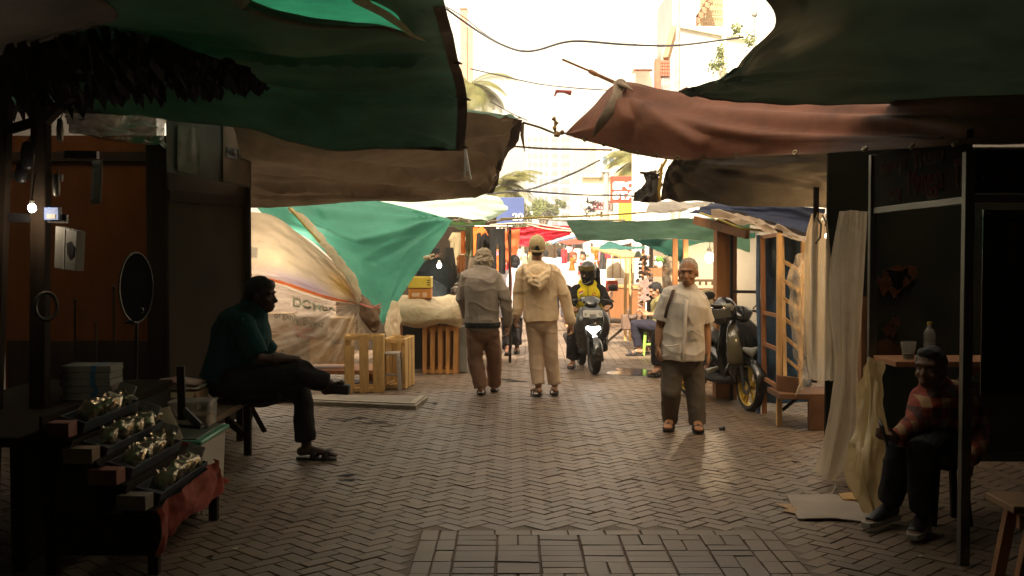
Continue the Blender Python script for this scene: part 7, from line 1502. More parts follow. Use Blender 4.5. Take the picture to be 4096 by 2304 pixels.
# --- red tarpaulin, orange cloth, strings over the lane
rows = net([[(2030, 912), (2100, 908), (2180, 900), (2290, 905, -.5)], [(2040, 945), (2110, 940), (2180, 930), (2285, 925, -.5)], [(2060, 980), (2120, 985), (2190, 965), (2280, 940, -.5)]], 20)
o, _ = tarp('tarpaulin', rows, mat('red_tarpaulin', (.55, .012, .03), .6, .12, 2, .1, 150, transl=.3), 40, 16, wr=.06, seed=141); tag(o, 'bright red tarpaulin stretched across the lane behind the cap', 'tarpaulin')
rows = net([[(1995, 935), (2020, 925), (2080, 915)], [(1998, 980), (2030, 985), (2075, 985)], [(2010, 1055), (2035, 1048), (2058, 1050)]], 19.5)
o, _ = tarp('cloth', rows, mat('burnt_orange_cloth', (.42, .11, .03), .8, .15, 4, .2, transl=.25), 20, 20, wr=.05, seed=143); tag(o, 'burnt orange cloth hanging left of the bright red tarpaulin', 'cloth')
for i, (pts, Y0, r, lab, m) in enumerate((
    ([(1785, 35), (1840, 75), (1920, 130), (2000, 175), (2080, 203), (2150, 200), (2290, 165), (2500, 178), (2700, 182), (2900, 158), (2975, 148)], 17, .018, 'thick bundle of cables sagging across the white sky', M_BLACK),
    ([(1770, 20), (1850, 65), (1960, 150), (2060, 196), (2150, 203)], 17.2, .008, 'thin cable beside the sagging cable bundle at left', M_BLACK),
    ([(1880, 275), (2000, 302), (2150, 335), (2300, 352), (2450, 362)], 15, .008, 'thin wire from the upper palm to the canopy peak', M_BLACK),
    ([(1960, 405), (2050, 455), (2110, 482)], 14, .006, 'short wire above the pointed corner of the brown tarpaulin', M_BLACK),
    ([(1880, 575), (2050, 585), (2200, 595), (2450, 600)], 11, .010, 'dark cord stretched below the red brown canopy', M_HEM),
    ([(2092, 490), (2160, 510), (2225, 535), (2262, 533)], 9.3, .010, 'frayed cord joining the brown tarpaulin to the red brown canopy', M_HEM),
    ([(1950, 775), (2100, 760), (2200, 730), (2300, 690), (2400, 640)], 26, .025, 'black cable climbing to the right past the distant tower', M_BLACK),
    ([(2050, 760), (2200, 772), (2350, 780), (2500, 782), (2650, 800)], 15, .012, 'dark cord running to the bunched cloth on the right', M_BLACK),
    ([(1950, 888), (2100, 872), (2260, 882), (2500, 880)], 14, .012, 'pale rope along the edge of the mid lane tarpaulin', M_ROPE),
    ([(1960, 900), (2100, 892), (2200, 905), (2285, 918)], 14.5, .012, 'pale rope sagging in front of the bright red tarpaulin', M_ROPE),
    ([(2080, 890), (2180, 915), (2290, 925)], 16, .012, 'dull white rope crossing the bright red tarpaulin', M_ROPE),
    ([(2000, 875), (2200, 868), (2400, 862), (2640, 845)], 13, .010, 'yellowish rope running towards the white flap', mat('yellow_rope', (1, 1, 1))),
    ([(2030, 895), (2033, 960), (2040, 1040), (2046, 1120), (2044, 1185)], 11.5, .006, 'thin red cord dangling beside the man in lavender', mat('red_cord', (.35, .06, .03), .8)))):
    P3 = [P(x, y, Y0 + .15 * math.sin(j)) for j, (x, y) in enumerate(pts)]; n = 8 * len(pts)
    mb = MB(); mb.tube([cr(P3, j / n) for j in range(n + 1)], r, 6)
    tag(mb.build('cable' if m is M_BLACK else 'rope', m, smooth=60), lab, 'cable' if m is M_BLACK else 'rope', 'cables and ropes over the lane')
mb = MB(); mb.bar(P(2250, 238, 9), P(2360, 285, 8.9), .018, .018); mb.bar(P(2380, 295, 8.85), P(2480, 340, 8.6), .025, .025); mb.tube([P(2360, 285, 8.9), P(2385, 298, 8.84)], .02, 6)
tag(mb.build('wooden_pole', M_REDWOOD), 'slanting stick sticking out from the peak of the red brown canopy', 'stick')
c = P(2232, 530, 9.2); mb = MB(); pts = [P(2215, 475, 9.2), P(2225, 492, 9.2), P(2218, 512, 9.2), P(2230, 535, 9.2), P(2250, 528, 9.2)]; mb.loft([cr(pts, i / 12) for i in range(13)], [(.012, .012) if i % 3 else (.022, .02) for i in range(13)], n=8); mb.ell(P(2228, 540, 9.2), (.03, .02, .02))
tag(fuse('rag_knot', mb, mat('tan_rag', (.35, .22, .1), .9, .3, 20), None, .006, 1, lambda p: .006 * noise.noise(p * 60)), 'twisted tan rag knotted at the tip of the red brown canopy', 'rag')
mb = MB(); mb.loft([P(2218, 385, 12), P(2226, 365, 12), P(2255, 366, 12), P(2284, 372, 12)], [(.008, .004), (.02, .006), (.016, .006), (.03, .008)], (0, 0, 1), 8); tag(mb.build('red_rag', mat('red_rag_cloth', (.45, .1, .1), .8), smooth=60), 'scrap of red cloth caught on a wire against the sky', 'rag')
mb = MB(); mb.loft([P(2092, 492, 9.6), P(2088, 540, 9.6), P(2098, 605, 9.6)], [(.012, .006), (.016, .008), (.004, .003)], n=8); tag(mb.build('rag', M_HEM, smooth=60), 'dark rag dangling from the pointed corner of the brown tarpaulin', 'rag')

# --- market stalls down the lane
def far_stall(label, x, Y, w_, d_, h, cm, yaw=0.0, tilt=.25, goods=None, gl=None, seed=0):
    t = thing('market_stall', label, 'stall', (x, Y, 0), 'stalls down the lane'); M = rotz(yaw); q = lambda a, b, z: V((x, Y, 0)) + M @ V((a, b, z))
    rows = [[q(-w_ / 2 - .25, -d_ / 2 - .3, h - tilt), q(0, -d_ / 2 - .3, h - tilt - .08), q(w_ / 2 + .25, -d_ / 2 - .3, h - tilt)], [q(-w_ / 2 - .25, 0, h), q(0, 0, h - .05), q(w_ / 2 + .25, 0, h)], [q(-w_ / 2 - .25, d_ / 2 + .2, h - .05), q(0, d_ / 2 + .2, h - .1), q(w_ / 2 + .25, d_ / 2 + .2, h - .05)]]
    tarp('canopy', rows, cm, 20, 14, wr=.06, seed=seed, parent=t)
    for sx in (-1, 1):
        for sy in (-1, 1): MB().box(q(sx * w_ / 2, sy * d_ / 2, (h - .25) / 2), (.05, .05, h - .25), M).build('post', M_REDWOOD, t)
    MB().box(q(0, 0, .8), (w_ - .1, d_ - .1, .05), M).build('counter', M_WOOD, t); MB().box(q(0, -d_ / 2 + .08, .42), (w_ - .1, .02, .7), M).build('front_panel', M_REDWOOD, t)
    MB().box(q(0, d_ / 2 - .03, 1.1), (w_ - .1, .03, 1.5), M).build('back_sheet', cloth_mat('stall_back', (.2, .16, .12)), t)
    return t
M_TENT = mat('white_tent_cloth', (.78, .76, .7), .7, .05, 2, .05, transl=.3); M_REDT = mat('red_tent_cloth', (.45, .08, .05), .7, .1, 2, .05, transl=.3); M_TANT = mat('tan_tent_cloth', (.45, .32, .2), .7, .1, 2, .05, transl=.3); M_BLUET = mat('blue_tent_cloth', (.2, .3, .5), .7, .1, 2, .05, transl=.3)
far_stall('white roofed stall left of the lane beyond the clothes stall', -2.2, 21.5, 2.2, 2.0, 2.1, M_TENT, R(20), seed=1)
far_stall('tan roofed stall left of the lane behind the red tarpaulin', -1.9, 27, 2.4, 2.2, 2.2, M_TANT, R(15), seed=2)
far_stall('second white roofed stall on the left, far down the lane', -1.2, 36, 2.6, 2.4, 2.3, M_TENT, R(10), seed=3)
far_stall('white roofed stall on the right behind the woven bags', 3.5, 24.5, 2.0, 2.2, 2.05, M_TENT, R(-70), seed=4)
far_stall('red roofed stall on the right in the far crowd', 3.0, 31, 2.0, 2.2, 2.1, M_REDT, R(-75), seed=5)
far_stall('blue roofed stall on the right, far down the lane', 2.8, 38, 2.2, 2.2, 2.2, M_BLUET, R(-80), seed=6)
far_stall('white roofed stall in the middle at the far end of the lane', .9, 52, 3.4, 2.4, 2.4, M_TENT, R(0), seed=7)
far_stall('tan roofed stall at the far end of the lane', -.6, 60, 3.0, 2.4, 2.6, M_TANT, R(0), seed=8)
GF = 'clothes hanging at the far stalls'
rnd = random.Random(5)
cols = [M_WHT, M_PALE, M_CHAR, M_RUST, M_ORG, M_OLG, cloth_mat('pink_garment', (.55, .22, .3)), cloth_mat('red_garment', (.5, .05, .06)), cloth_mat('sky_garment', (.35, .45, .6)), M_BLKG]
for i in range(84):
    side = i % 2; Y = rnd.uniform(20, 34); px = rnd.uniform(2250, 2440) if side else rnd.uniform(1950, 2130)
    garment('shirt', 'garment hanging in the bright stalls on the %s of the far lane' % ('right' if side else 'left'), 'garment', px, rnd.uniform(985, 1050), rnd.uniform(22, 44), rnd.uniform(35, 80), Y, rnd.choice(cols), rnd.choice(['shirt', 'dress', 'strip']), GF + (' right' if side else ' left'), rnd.uniform(-.6, .6), i)
# woven bags, red bag, white board, shell mobiles
def bag(name, label, c, w_, h, d_, m, handle=True):
    t = thing(name, label, 'bag', c); mb = MB(); mb.loft([c - V((0, 0, h / 2)), c, c + V((0, 0, h / 2))], [(w_ / 2, d_ / 2), (w_ / 2 * 1.03, d_ / 2), (w_ / 2 * .97, d_ / 3)], (1, 0, 0), 18, sq=.45, round_ends=False); mb.build('body', m, t, bev=.01)
    if handle:
        for s in (-1, 1): mb = MB(); mb.tube([c + V((-w_ * .18, s * d_ * .25, h / 2 - .02)), c + V((-w_ * .05, s * d_ * .1, h * .5 + .22)), c + V((w_ * .05, s * d_ * .1, h * .5 + .22)), c + V((w_ * .18, s * d_ * .25, h / 2 - .02))], .014, 6); mb.build('handle', M_REDWOOD, t)
    return t
b = bag('woven_bag', 'big cream woven bag hanging right of the scooter rider', P(2463, 1074, 19.0), .33, .34, .16, mat('cream_weave', (.68, .58, .42), .8, .12, 20, .3))
for x in (-.06, .07): MB().box(P(2463, 1074, 19.0) + V((x, -.083, 0)), (.012, .008, .33)).build('seam', M_REDWOOD, b)
b = bag('red_bag', 'red bag with pale capital letters below the cream woven bag', P(2447, 1143, 19.2), .22, .19, .12, mat('red_canvas', (.36, .05, .03), .8, .15, 12, .2), False)
text('ELLE', P(2428, 1152, 19.12), (1, 0, 0), (0, 0, 1), .1, mat('pale_letters', (.6, .42, .35), .7), b, 'lettering', .002, width=.15)
mb = MB(); mb.box(V((P(2496, 1180, 26).x, 26, .47)), (.37, .06, .94)); tag(mb.build('white_board', mat('white_panel', (.8, .8, .78), .6, .03, 3, .03), bev=.01), 'blank white board standing in the sun right of the red bag', 'board')
t = thing('hut_stall', 'small stall with a plank awning above the cream woven bag', 'stall', (2.4, 19.4, 0))
mb = MB(); mb.bar(P(2410, 990, 18.6), P(2545, 1030, 17.6), .5, .03); mb.build('awning', M_WOOD, t)
for px in (2502, 2522): mb = MB(); mb.bar(P(px, 1030, 19.3), V((P(px, 1030, 19.3).x, 19.3, 0)), .05, .05); mb.build('post', M_WOOD, t)
mb = MB(); mb.box(P(2516, 1080, 19.6) + V((0.02, 0, 0)), (.14, .03, .5)); mb.build('side_panel', mat('cream_plastic', (1, 1, 1)), t)
t = thing('lamp', 'white shaded lamp hanging above the shell strings', 'lamp', P(2552, 1020, 17.0)); c = P(2552, 1022, 17.0)
MB().lathe([(.0, .07), (.03, .07), (.075, -.03), (.07, -.03), (.0, .05)], c, n=20).build('lamp_shade', mat('white_shade', (.75, .72, .66), .5, .05, 4, 0, transl=.3), t); mb = MB(); mb.tube([c + V((0, 0, .07)), c + V((0, 0, .3))], .006, 5); mb.build('cable', M_BLACK, t)
M_SHELL = mat('dark_shell', (.12, .08, .06), .6, .4, 15, .3); M_SHELL2 = mat('brown_shell', (.30, .2, .15), .6, .4, 15, .3)
for i, (px, y0, y1, s, m, lab) in enumerate(((2527, 1060, 1190, .022, M_SHELL, 'thin string of small dark shells in front of the white board'), (2560, 1040, 1240, .045, M_SHELL2, 'thick string of brown shells nearest the white board'), (2580, 1030, 1200, .055, M_SHELL2, 'thick string of brown shells beside the man in olive'), (2600, 1080, 1150, .04, M_SHELL, 'short dark shell string beside the dark post'))):
    t = thing('shell_string', lab, 'shell string', P(px, y0, 17.0), 'shell strings hanging at the craft stall'); a, b = P(px, y0, 17.0), P(px, y1, 17.0)
    mb = MB(); mb.tube([a + V((0, 0, .12)), b], .005, 5); mb.build('string', M_BLACK, t)
    n = int((a - b).length / (s * 1.25)); mb = MB(); rn = random.Random(i)
    for k in range(n):
        p = a.lerp(b, k / max(1, n - 1)); e = s * rn.uniform(.6, 1.15)
        for z in range(1 if s < .03 else 3): mb.ell(p + V((rn.uniform(-1, 1) * e * .8 if s > .03 else 0, rn.uniform(-1, 1) * e * .5, 0)), [e * rn.uniform(.4, .8), e * .4, e * rn.uniform(.5, .9)], rot('Y', rn.uniform(-1, 1)), 7, 5)
    mb.build('shells', m, t, smooth=30)
for i, (px, py, s) in enumerate(((2582, 1135, .085), (2590, 1165, .09), (2580, 1190, .08))):
    c = P(px, py, 16.9); mb = MB(); n = 22; mb.prism([c + V((s * (1 + .25 * math.cos(a * 5 + i) + .1 * math.sin(a * 9)) * math.cos(a), 0, s * .8 * (1 + .25 * math.cos(a * 5 + i)) * math.sin(a))) for a in [2 * math.pi * k / n for k in range(n)]], (0, .015, 0))
    tag(mb.build('leaf_plaque', mat('mauve_brown', (.30, .19, .16), .7, .3, 12, .2), bev=.003), '%s of three leaf shaped brown plaques beside the man in olive' % ('topmost', 'middle one', 'lowest')[i], 'plaque', 'leaf plaques at the craft stall')
t = thing('craft_stall', 'brown craft stall frame behind the man in olive', 'stall', (2.5, 17.6, 0))
for px in (2604, 2680): mb = MB(); mb.bar(P(px, 990, 17.5), V((P(px, 990, 17.5).x, 17.5, 0)), .06, .06); mb.build('post', M_DARKWOOD, t)
for y in (1088, 1150): mb = MB(); mb.box((P(2645, y, 17.7).x, 17.7, P(2645, y, 17.7).z), (.5, .5, .04 if y > 1100 else .14)); mb.build('shelf', M_REDWOOD, t)
mb = MB(); mb.box((P(2650, 1240, 17.7).x, 17.75, .55), (.46, .4, .7)); mb.build('cabinet', M_DARKWOOD, t)
rn = random.Random(3)
for i in range(16):
    c = P(rn.uniform(2612, 2672), rn.uniform(1030, 1078), 17.6 + rn.uniform(-.1, .2)); mb = MB(); mb.ell(c, [rn.uniform(.03, .06), .04, rn.uniform(.03, .07)], rot('Y', rn.uniform(-1, 1)), 8, 6)
    tag(mb.build('trinket', rn.choice([M_WHT, M_CHAR, M_OLG, M_BLKG, mat('leaf_toy', (.12, .3, .05), .6)]), smooth=80), 'small trinket hanging under the roof of the brown craft stall', 'trinket', 'trinkets at the craft stall')
mb = MB(); mb.loft([P(2516, 1265, 17.2), P(2512, 1245, 17.2), P(2524, 1222, 17.2)], [.012, .02, .004], n=8); mb.loft([P(2516, 1265, 17.2), P(2540, 1268, 17.2), P(2552, 1235, 17.2)], [.012, .02, .004], n=8); mb.ell(P(2530, 1270, 17.2), (.06, .05, .035)); tag(fuse('horn', mb, M_SHELL, None, .008, 1), 'pair of dark curved horns on the bench by the shell strings', 'horns')
mb = MB(); mb.box(P(2532, 1290, 17.3) + V((0, .1, .0)), (.34, .3, .24)); tag(mb.build('basket', mat('brown_basket', (.16, .10, .07), .8, .3, 20, .4), bev=.02), 'brown basket under the pair of curved horns', 'basket')

# ================================================================ background buildings, signs, palms, trees
def sign(label, px0, py0, px1, py1, Y, m, cat='sign', frame=None, yaw=0):
    a, b = P(px0, py1, Y), P(px1, py0, Y); c = (a + b) / 2; t = thing('shop_sign', label, cat, (c.x, Y, 0)); MB().box(c, (b.x - a.x, .12, b.z - a.z)).build('panel', m, t, bev=.01)
    if frame: 
        mb = MB()
        for z in (a.z, b.z): mb.box((c.x, Y - .07, z), (b.x - a.x + .06, .04, .06))
        for x in (a.x, b.x): mb.box((x, Y - .071, c.z), (.06, .04, b.z - a.z - .07))
        mb.build('frame', frame, t)
    mb = MB(); mb.bar((c.x, Y + .1, 0), (c.x, Y + .1, a.z + .1), .08, .08); mb.build('pole', M_GREYPOLE, t)
    return t
M_GREYPOLE = mat('grey_pole', (.32, .31, .30), .6, .15, 6, .1)
def stext(t, s, px, py, px2, Y, size, m, bold=.02): text(s, P(px, py, Y - .08), (1, 0, 0), (0, 0, 1), size, m, t, 'lettering', .01, bold=bold, width=(px2 - px) / FPX * Y)
M_SRED = mat('sign_red', (.42, .055, .03), .5, .08, 3, .02); M_SWHITE = mat('sign_white', (.75, .75, .72), .5, .05, 3, .02)
t = sign('orange red shop sign with big white capitals above the lane on the right', 2441, 705, 2700, 812, 32, M_SRED)
stext(t, 'SPORT', 2452, 757, 2608, 32, .30, M_SWHITE); stext(t, 'STATION', 2452, 796, 2668, 32, .30, M_SWHITE)
t = sign('small white sign with dark red capitals below the orange red sign', 2364, 806, 2450, 844, 34, M_SWHITE, frame=M_GREYPOLE)
M_DRED = mat('letter_dark_red', (.22, .03, .05), .6)
stext(t, 'BUANA', 2369, 822, 2440, 34, .13, M_DRED, .006); stext(t, 'ARLOJI', 2369, 838, 2440, 34, .13, M_DRED, .006)
t = sign('blue sign with white characters above the mint awning', 1905, 790, 2097, 896, 30, mat('sign_blue', (.05, .08, .22), .5, .08, 3, .02))
stext(t, 'TOTAL', 1930, 816, 1990, 30, .16, M_SWHITE, .006); stext(t, '20', 2050, 880, 2093, 30, .26, M_SWHITE, .008)
t = sign('old grey sign board with pale capitals in the far crowd', 2256, 974, 2330, 1012, 38, mat('sign_grey', (.2, .19, .17), .7, .2, 6), frame=M_SWHITE)
stext(t, 'SARI', 2264, 992, 2300, 38, .18, M_SWHITE, .006); stext(t, 'BUSANA', 2264, 1008, 2318, 38, .12, M_SWHITE, .004)

M_WALLW = mat('white_wall', (.72, .70, .64), .85, .06, .8, .1, 15); M_WALLG = mat('grey_wall', (.38, .37, .37), .85, .2, .8, .1, 15); M_WALLY = mat('cream_wall', (.72, .66, .48), .85, .08, .8, .1, 15); M_YELW = mat('yellow_wall', (.66, .48, .03), .7, .1, 1, .05); M_BRICK = mat('red_brick', (.36, .13, .08), .85, .25, 3, .3, 30); M_GLASSF = mat('facade_glass', (.24, .32, .40), .15, .2, .5, 0, spec=.7); M_TOWER = mat('tower_concrete', (.40, .46, .52), .8, .05, .1, 0); M_TOWERG = mat('tower_glass', (.085, .14, .20), .25, .12, .2, 0)
def bldg(label, px0, px1, py0, Y, depth, m, name='building', zb=0):
    a, b = P(px0, py0, Y), P(px1, py0, Y); t = thing(name, label, 'building', ((a.x + b.x) / 2, Y, 0))
    MB().box(((a.x + b.x) / 2, Y + depth / 2, (a.z + zb) / 2), (b.x - a.x, depth, a.z - zb)).build('wall', m, t); return t, a, b
# distant tower
t, a, b = bldg('pale blue office tower far beyond the lane', 2105, 2290, 530, 330, 18, M_TOWER, 'office_tower')
nw = 0
for (x0, x1) in ((2112, 2124), (2132, 2150), (2156, 2172), (2178, 2192), (2205, 2232), (2244, 2280)):
    for k in range(13):
        y0 = 545 + k * 34; q0, q1 = P(x0, y0 + 20, 330), P(x1, y0, 330); MB().box(((q0.x + q1.x) / 2, 329.95, (q0.z + q1.z) / 2), (q1.x - q0.x, .3, q1.z - q0.z)).build('window', M_TOWERG, t)
# right: white building with stair and balcony grille
t, a, b = bldg('white building with a sloping parapet high on the right', 2722, 3300, 105, 26, 10, M_WALLW)
mb = MB(); mb.prism([P(2718, 108, 25.9), P(2718, 96, 25.9), P(3010, 150, 25.9), P(3010, 165, 25.9)], (0, .6, 0)); mb.build('parapet', M_WALLY, t)
mb = MB(); mb.prism([P(2900, 180, 25.9), P(3010, 190, 25.9), P(3010, 420, 25.9), P(2900, 420, 25.9)], (0, -.3, 0)); mb.build('annex', M_WALLW, t)
mb = MB(); mb.prism([P(2890, 140, 25.85), P(2906, 142, 25.85), P(2906, 400, 25.85), P(2890, 400, 25.85)], (0, .1, 0)); mb.build('corner_trim', M_WALLY, t)
t, a, b = bldg('grey upper storey behind the white building', 2690, 2785, -60, 30, 6, M_WALLG)
t, a, b = bldg('cream stair tower with an open grille at the top right', 2785, 2925, -80, 31, 6, M_WALLY)
mb = MB()
for i in range(9): x = 2806 + i * 10; mb.bar(P(x, 118, 30.9), P(x, -40, 30.9), .035, .03)
for y in (118, 88, 58, 28, 0): mb.bar(P(2800, y, 30.9), P(2893, y, 30.9), .05, .05)
mb.build('grille', mat('tan_metal', (.36, .24, .13), .6), t)
mb = MB()
for i in range(6): p = P(2772 + i * 13, 108 - i * 20, 30.5); mb.box(p, (.13, .5, .16))
mb.bar(P(2770, 118, 30.6), P(2840, 5, 30.6), .12, .1); mb.build('outer_stair', mat('brown_stair', (.25, .14, .08), .8, .3), t)
# light pole
mb = MB(); a = P(2713, -120, 20); mb.tube([V((a.x, 20, 0)), V((a.x, 20, a.z))], [.055, .04], 12); tag(mb.build('light_pole', mat('white_pole', (.36, .35, .32), .5), smooth=60), 'tall white pole in front of the white building on the right', 'pole')
mb = MB(); a = P(3020, 240, 22); mb.tube([V((a.x, 22, 0)), P(3016, -80, 22)], .03, 8); mb.loft([P(3018, 60, 22), P(3016, 40, 22)], [.06, .06], n=8); tag(mb.build('aerial_pole', M_GREYPOLE, smooth=60), 'thin grey pole at the edge of the dark green roof', 'pole')
# brick lattice column, beam, balcony
t = thing('brick_column', 'red brick column with a pierced screen above the canopy peak', 'column', P(2650, 1000, 24))
a, b = P(2622, 352, 24), P(2682, 238, 24)
MB().box(((a.x + b.x) / 2, 24.3, b.z / 2), (b.x - a.x, .5, b.z)).build('shaft', M_WALLW, t)
mb = MB(); mb.box((P(2629, 300, 24).x, 24.0, P(2629, 300, 24).z), (.11, .2, .70)); mb.build('edge', M_BRICK, t)
mb = MB()
for i in range(5):
    for j in range(4): p = P(2642 + j * 11, 248 + i * 13, 23.98); mb.box(p, (.05, .1, .06))
mb.build('pierced_screen', M_BRICK, t)
q0, q1 = P(2680, 306, 24), P(2634, 240, 24); MB().box(((q0.x + q1.x) / 2, 24.02, (q0.z + q1.z) / 2), (q0.x - q1.x, .04, q1.z - q0.z)).build('screen_back', mat('pink_brick', (.46, .25, .17), .85, .2, 5), t)
mb = MB()
for i in range(4): mb.bar(P(2642 + i * 10, 312, 23.95), P(2652 + i * 10, 350, 23.95), .02, .02); mb.bar(P(2652 + i * 10, 312, 23.94), P(2642 + i * 10, 350, 23.94), .02, .02)
mb.build('wire_lattice', M_GREYPOLE, t)
mb = MB(); mb.bar(P(2664, 238, 24), P(2698, 112, 24.5), .12, .14); tag(mb.build('roof_beam', mat('brown_beam', (.30, .18, .10), .8, .2)), 'slanting brown beam above the red brick column', 'beam')
t = thing('balcony', 'small white balcony with a thin rail left of the brick column', 'balcony', P(2572, 1000, 28)); a, b = P(2536, 276, 28), P(2612, 262, 28)
MB().box(((a.x + b.x) / 2, 28.3, (a.z + b.z) / 2), (b.x - a.x, .8, .1)).build('slab', M_WALLW, t)
mb = MB(); mb.bar(P(2538, 220, 28), P(2610, 222, 28), .025, .025)
for px in (2538, 2560, 2585, 2609): mb.bar(P(px, 220, 28), P(px, 265, 28), .02, .02)
mb.build('railing', M_GREYPOLE, t); MB().box((P(2580, 400, 29).x, 29.2, 4.0), (.55, .9, 8.0)).build('wall', M_WALLW, t); mb = MB(); mb.box((a.x + .22, 28.0, a.z - .04), (.5, .05, .03)); mb.build('shadow_gap', M_BRICK, t)
# left brick pillar and other blocks
t = thing('brick_tower', 'slim red brick tower left of the white sky', 'tower', P(1865, 1000, 44)); a, b = P(1842, 38, 44), P(1888, 46, 44)
MB().box((a.x + .12, 44.3, a.z / 2), (.26, .6, a.z)).build('shaft', mat('pink_brick', (1, 1, 1)), t); MB().box((b.x - .10, 44.4, b.z / 2 - .3), (.2, .6, b.z - .6)).build('buttress', mat('pink_brick', (1, 1, 1)), t); MB().box((a.x + .12, 44.3, a.z + .03), (.29, .66, .06)).build('capstone', M_BRICK, t)
t, a, b = bldg('white low building behind the orange red sign', 2330, 2445, 705, 48, 8, M_WALLW); mb = MB(); mb.box(((a.x + b.x) / 2, 47.9, a.z), (b.x - a.x + .3, .3, .12)); mb.build('cornice', M_WALLG, t)
t, a, b = bldg('cream building half hidden by the red brown canopy', 2385, 2490, 560, 70, 10, M_WALLY)
for k in range(3): MB().box((P(2420 + 25 * k, 640, 70).x, 69.95, P(2420, 640, 70).z), (.28, .1, .5)).build('window', M_TOWERG, t)
t, a, b = bldg('bright yellow building behind the palm on the right', 2560, 2700, 630, 40, 8, M_YELW)
for y in (690, 830): MB().box(((a.x + b.x) / 2, 39.95, P(2600, y, 40).z), (b.x - a.x - .2, .1, .05)).build('seam', M_BRICK, t)
bldg('white building closing the left side of the far street', 1500, 2010, 830, 75, 12, M_WALLW); bldg('white building far down the right side of the street', 2300, 2420, 850, 95, 12, M_WALLW); bldg('long pale building at the end of the street', 1900, 2600, 930, 140, 12, M_WALLW)
M_FRAME = mat('hut_post', (.3, .28, .26), .7)
t = thing('utility_pole', 'grey utility pole with a jumble of wires left of the orange red sign', 'pole', P(2425, 1000, 33))
a = P(2425, 690, 33); mb = MB(); mb.tube([V((a.x, 33, 0)), a], [.10, .08], 10); mb.build('pole', M_GREYPOLE, t, smooth=60)
mb = MB(); mb.box(a + V((0, 0, .05)), (.3, .2, .1)); mb.bar(P(2310, 665, 33), P(2440, 700, 33), .05, .05); mb.build('crossarm', M_GREYPOLE, t)
rn = random.Random(8); mb = MB()
for i in range(40):
    c = P(rn.uniform(2345, 2372), rn.uniform(800, 862), 33 + rn.uniform(-.4, .4)); d = V((rn.uniform(-.25, .25), rn.uniform(-.1, .1), rn.uniform(-.2, .2))); mb.tube([c, c + d * .5 + V((0, 0, -.05)), c + d], .014, 5)
mb.build('wire_tangle', M_BLACK, t)
# palms
M_PALM = mat('palm_leaf', (.13, .15, .045), .5, .3, 3, .1, transl=.35, col2=(.26, .25, .09)); M_TRUNK = mat('palm_trunk', (.26, .22, .17), .9, .3, 3, .4, 20)
def palm(label, px, py, Y, s, seed, n=20):
    c = P(px, py, Y); t = thing('palm_tree', label, 'palm tree', (c.x, c.y, 0), 'palms along the street'); rn = random.Random(seed)
    MB().tube([V((c.x + .1, c.y, 0)), V((c.x, c.y, c.z * .5)), c], [.16, .13, .11], 12).build('trunk', M_TRUNK, t, smooth=60)
    mb = MB()
    for i in range(n):
        a = 2 * math.pi * i / n + rn.uniform(-.15, .15); el = rn.uniform(-.5, 1.15); L_ = s * rn.uniform(.8, 1.1); d = V((math.cos(a), math.sin(a), 0)); pts = []
        for k in range(13):
            f = k / 12; e = el - f * 1.55; pts.append((pts[-1] + (d * math.cos(e) + V((0, 0, math.sin(e)))) * L_ / 12) if pts else c)
        mb.tube(pts, [.02 * (1 - f / 14) for f in range(13)], 5)
        for k in range(1, 30):
            f = k / 30; p = cr(pts, f); tn = (cr(pts, min(1, f + .02)) - cr(pts, f - .02)).normalized(); sd = tn.cross(V((0, 0, 1))); sd = sd.normalized() if sd.length > .01 else V((1, 0, 0))
            ll = s * .40 * math.sin(math.pi * (.12 + .86 * f)) * rn.uniform(.8, 1.1); up = sd.cross(tn)
            for q in (-1, 1):
                dr = (sd * q + tn * .55 + V((0, 0, -.55)) + up * .1).normalized(); e = p + dr * ll; m_ = p + dr * ll * .5 + V((0, 0, .02)); w_ = tn * .009 * s
                mb.add([p - w_, p + w_, m_ + w_ * 1.2, e, m_ - w_ * 1.2], [(0, 1, 2, 3, 4)])
    mb.build('crown', M_PALM, t, smooth=0); return t
palm('tall palm left of the white sky beside the brick tower', 1878, 340, 33, 1.6, 1, 22)
palm('palm behind the tip of the brown tarpaulin', 2025, 740, 33, 1.35, 2, 22)
palm('palm in front of the yellow building on the right', 2550, 640, 34.5, 1.5, 3, 22)
M_LEAF = mat('street_tree_leaf', (.085, .12, .03), .6, .35, 2, .1, transl=.25, col2=(.17, .2, .06))
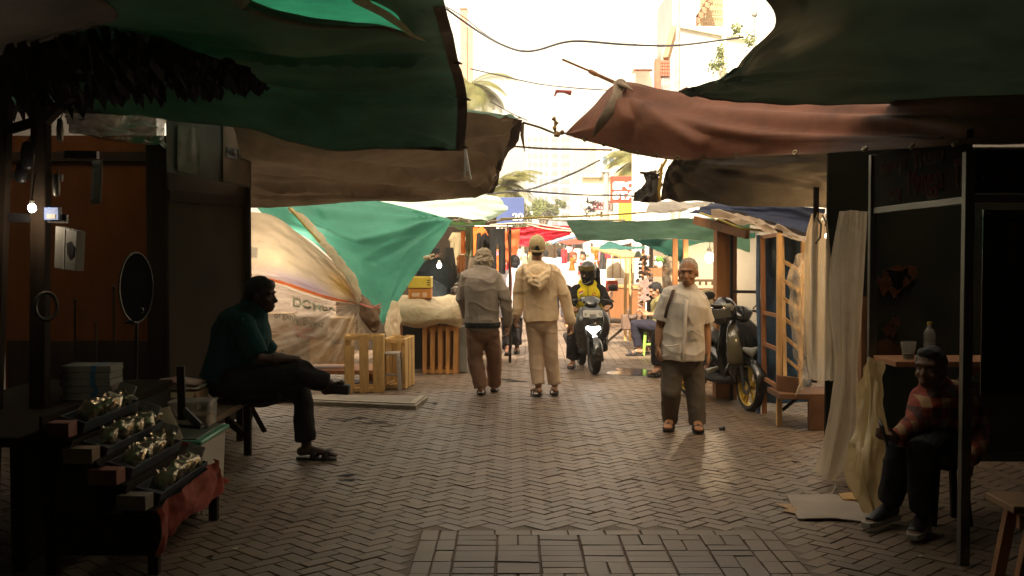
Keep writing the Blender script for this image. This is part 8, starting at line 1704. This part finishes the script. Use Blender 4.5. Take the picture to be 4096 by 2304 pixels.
def tree(label, px, py, Y, rx, rz, seed, n=2600, ls=.28):
    c = P(px, py, Y); t = thing('street_tree', label, 'tree', (c.x, c.y, 0), 'trees along the street'); rn = random.Random(seed); mb = MB()
    mb.tube([V((c.x, c.y, 0)), V((c.x + .1, c.y, c.z * .6)), c], [.22, .17, .06], 10)
    for i in range(6): a = i * 1.05; mb.tube([V((c.x, c.y, c.z * .65)), c + V((rx * .6 * math.cos(a), rx * .6 * math.sin(a), rz * .3))], [.09, .03], 6)
    mb.build('trunk', M_TRUNK, t, smooth=60); mb = MB(); cl = [(V((rn.gauss(0, .5) * rx, rn.gauss(0, .5) * rx, rn.gauss(0, .45) * rz)), rn.uniform(.25, .5)) for _ in range(26)]
    for i in range(n):
        o, rr = rn.choice(cl); d = V((rn.gauss(0, 1), rn.gauss(0, 1), rn.gauss(0, 1))); d.normalize(); p = c + o + d * rr * min(rx, rz) * rn.uniform(.5, 1)
        a = V((rn.gauss(0, 1), rn.gauss(0, 1), rn.gauss(0, 1))).normalized(); b = a.orthogonal().normalized(); s = ls * rn.uniform(.5, 1); mb.add([p - a * s * .5, p + b * s * .3, p + a * s * .5, p - b * s * .3], [(0, 1, 2, 3)])
    mb.build('crown', M_LEAF, t, smooth=0); return t
tree('rounded green tree at the end of the street below the tower', 2175, 830, 85, 1.5, .75, 1, 3000, .3)
tree('smaller green tree behind the blue sign', 2080, 850, 60, .9, .8, 2, 1800, .22)
tree('low green tree behind the red tarpaulin, far down the lane', 2240, 965, 70, 1.6, .55, 3, 2400, .25)
def bush(label, px, py, Y, rx, rz, seed, n=300, ls=.12):
    c = P(px, py, Y); rn = random.Random(seed); mb = MB()
    for i in range(n):
        p = c + V((rn.gauss(0, .5) * rx, rn.gauss(0, .15), rn.gauss(0, .5) * rz)); a = V((rn.gauss(0, 1), rn.gauss(0, 1), rn.gauss(0, 1))).normalized(); b = a.orthogonal().normalized(); s = ls * rn.uniform(.5, 1); mb.add([p - a * s * .5, p + b * s * .3, p + a * s * .5, p - b * s * .3], [(0, 1, 2, 3)])
    tag(mb.build('wall_plant', M_LEAF, smooth=0), label, 'plant', 'plants on the white building')
bush('small upright plant growing on the wall of the white building', 2882, 215, 25.5, .09, .28, 5, 160); bush('yellow green plant low on the wall of the white building', 2862, 268, 25.4, .16, .12, 6, 140); bush('tuft of leaves on the roof edge beside the stair tower', 2945, 118, 25.6, .14, .14, 7, 90); bush('small leafy tuft at the edge of the dark green roof', 2998, 160, 21, .1, .16, 8, 160, .08)
# ================================================================ air
hz = bpy.data.materials.new('haze'); hz.use_nodes = True
n = hz.node_tree.nodes; n.remove(n['Principled BSDF']); pvn = n.new('ShaderNodeVolumePrincipled')
pvn.inputs['Color'].default_value = (.95, .9, .82, 1); pvn.inputs['Density'].default_value = 0.003; pvn.inputs['Anisotropy'].default_value = .3
hz.node_tree.links.new(pvn.outputs[0], n['Material Output'].inputs['Volume'])
o = MB().box((0, 290, 29.5), (520, 720, 61)).build('haze', hz, smooth=0); o['kind'] = 'stuff'; o['label'] = 'thin warm haze filling the lane and street'
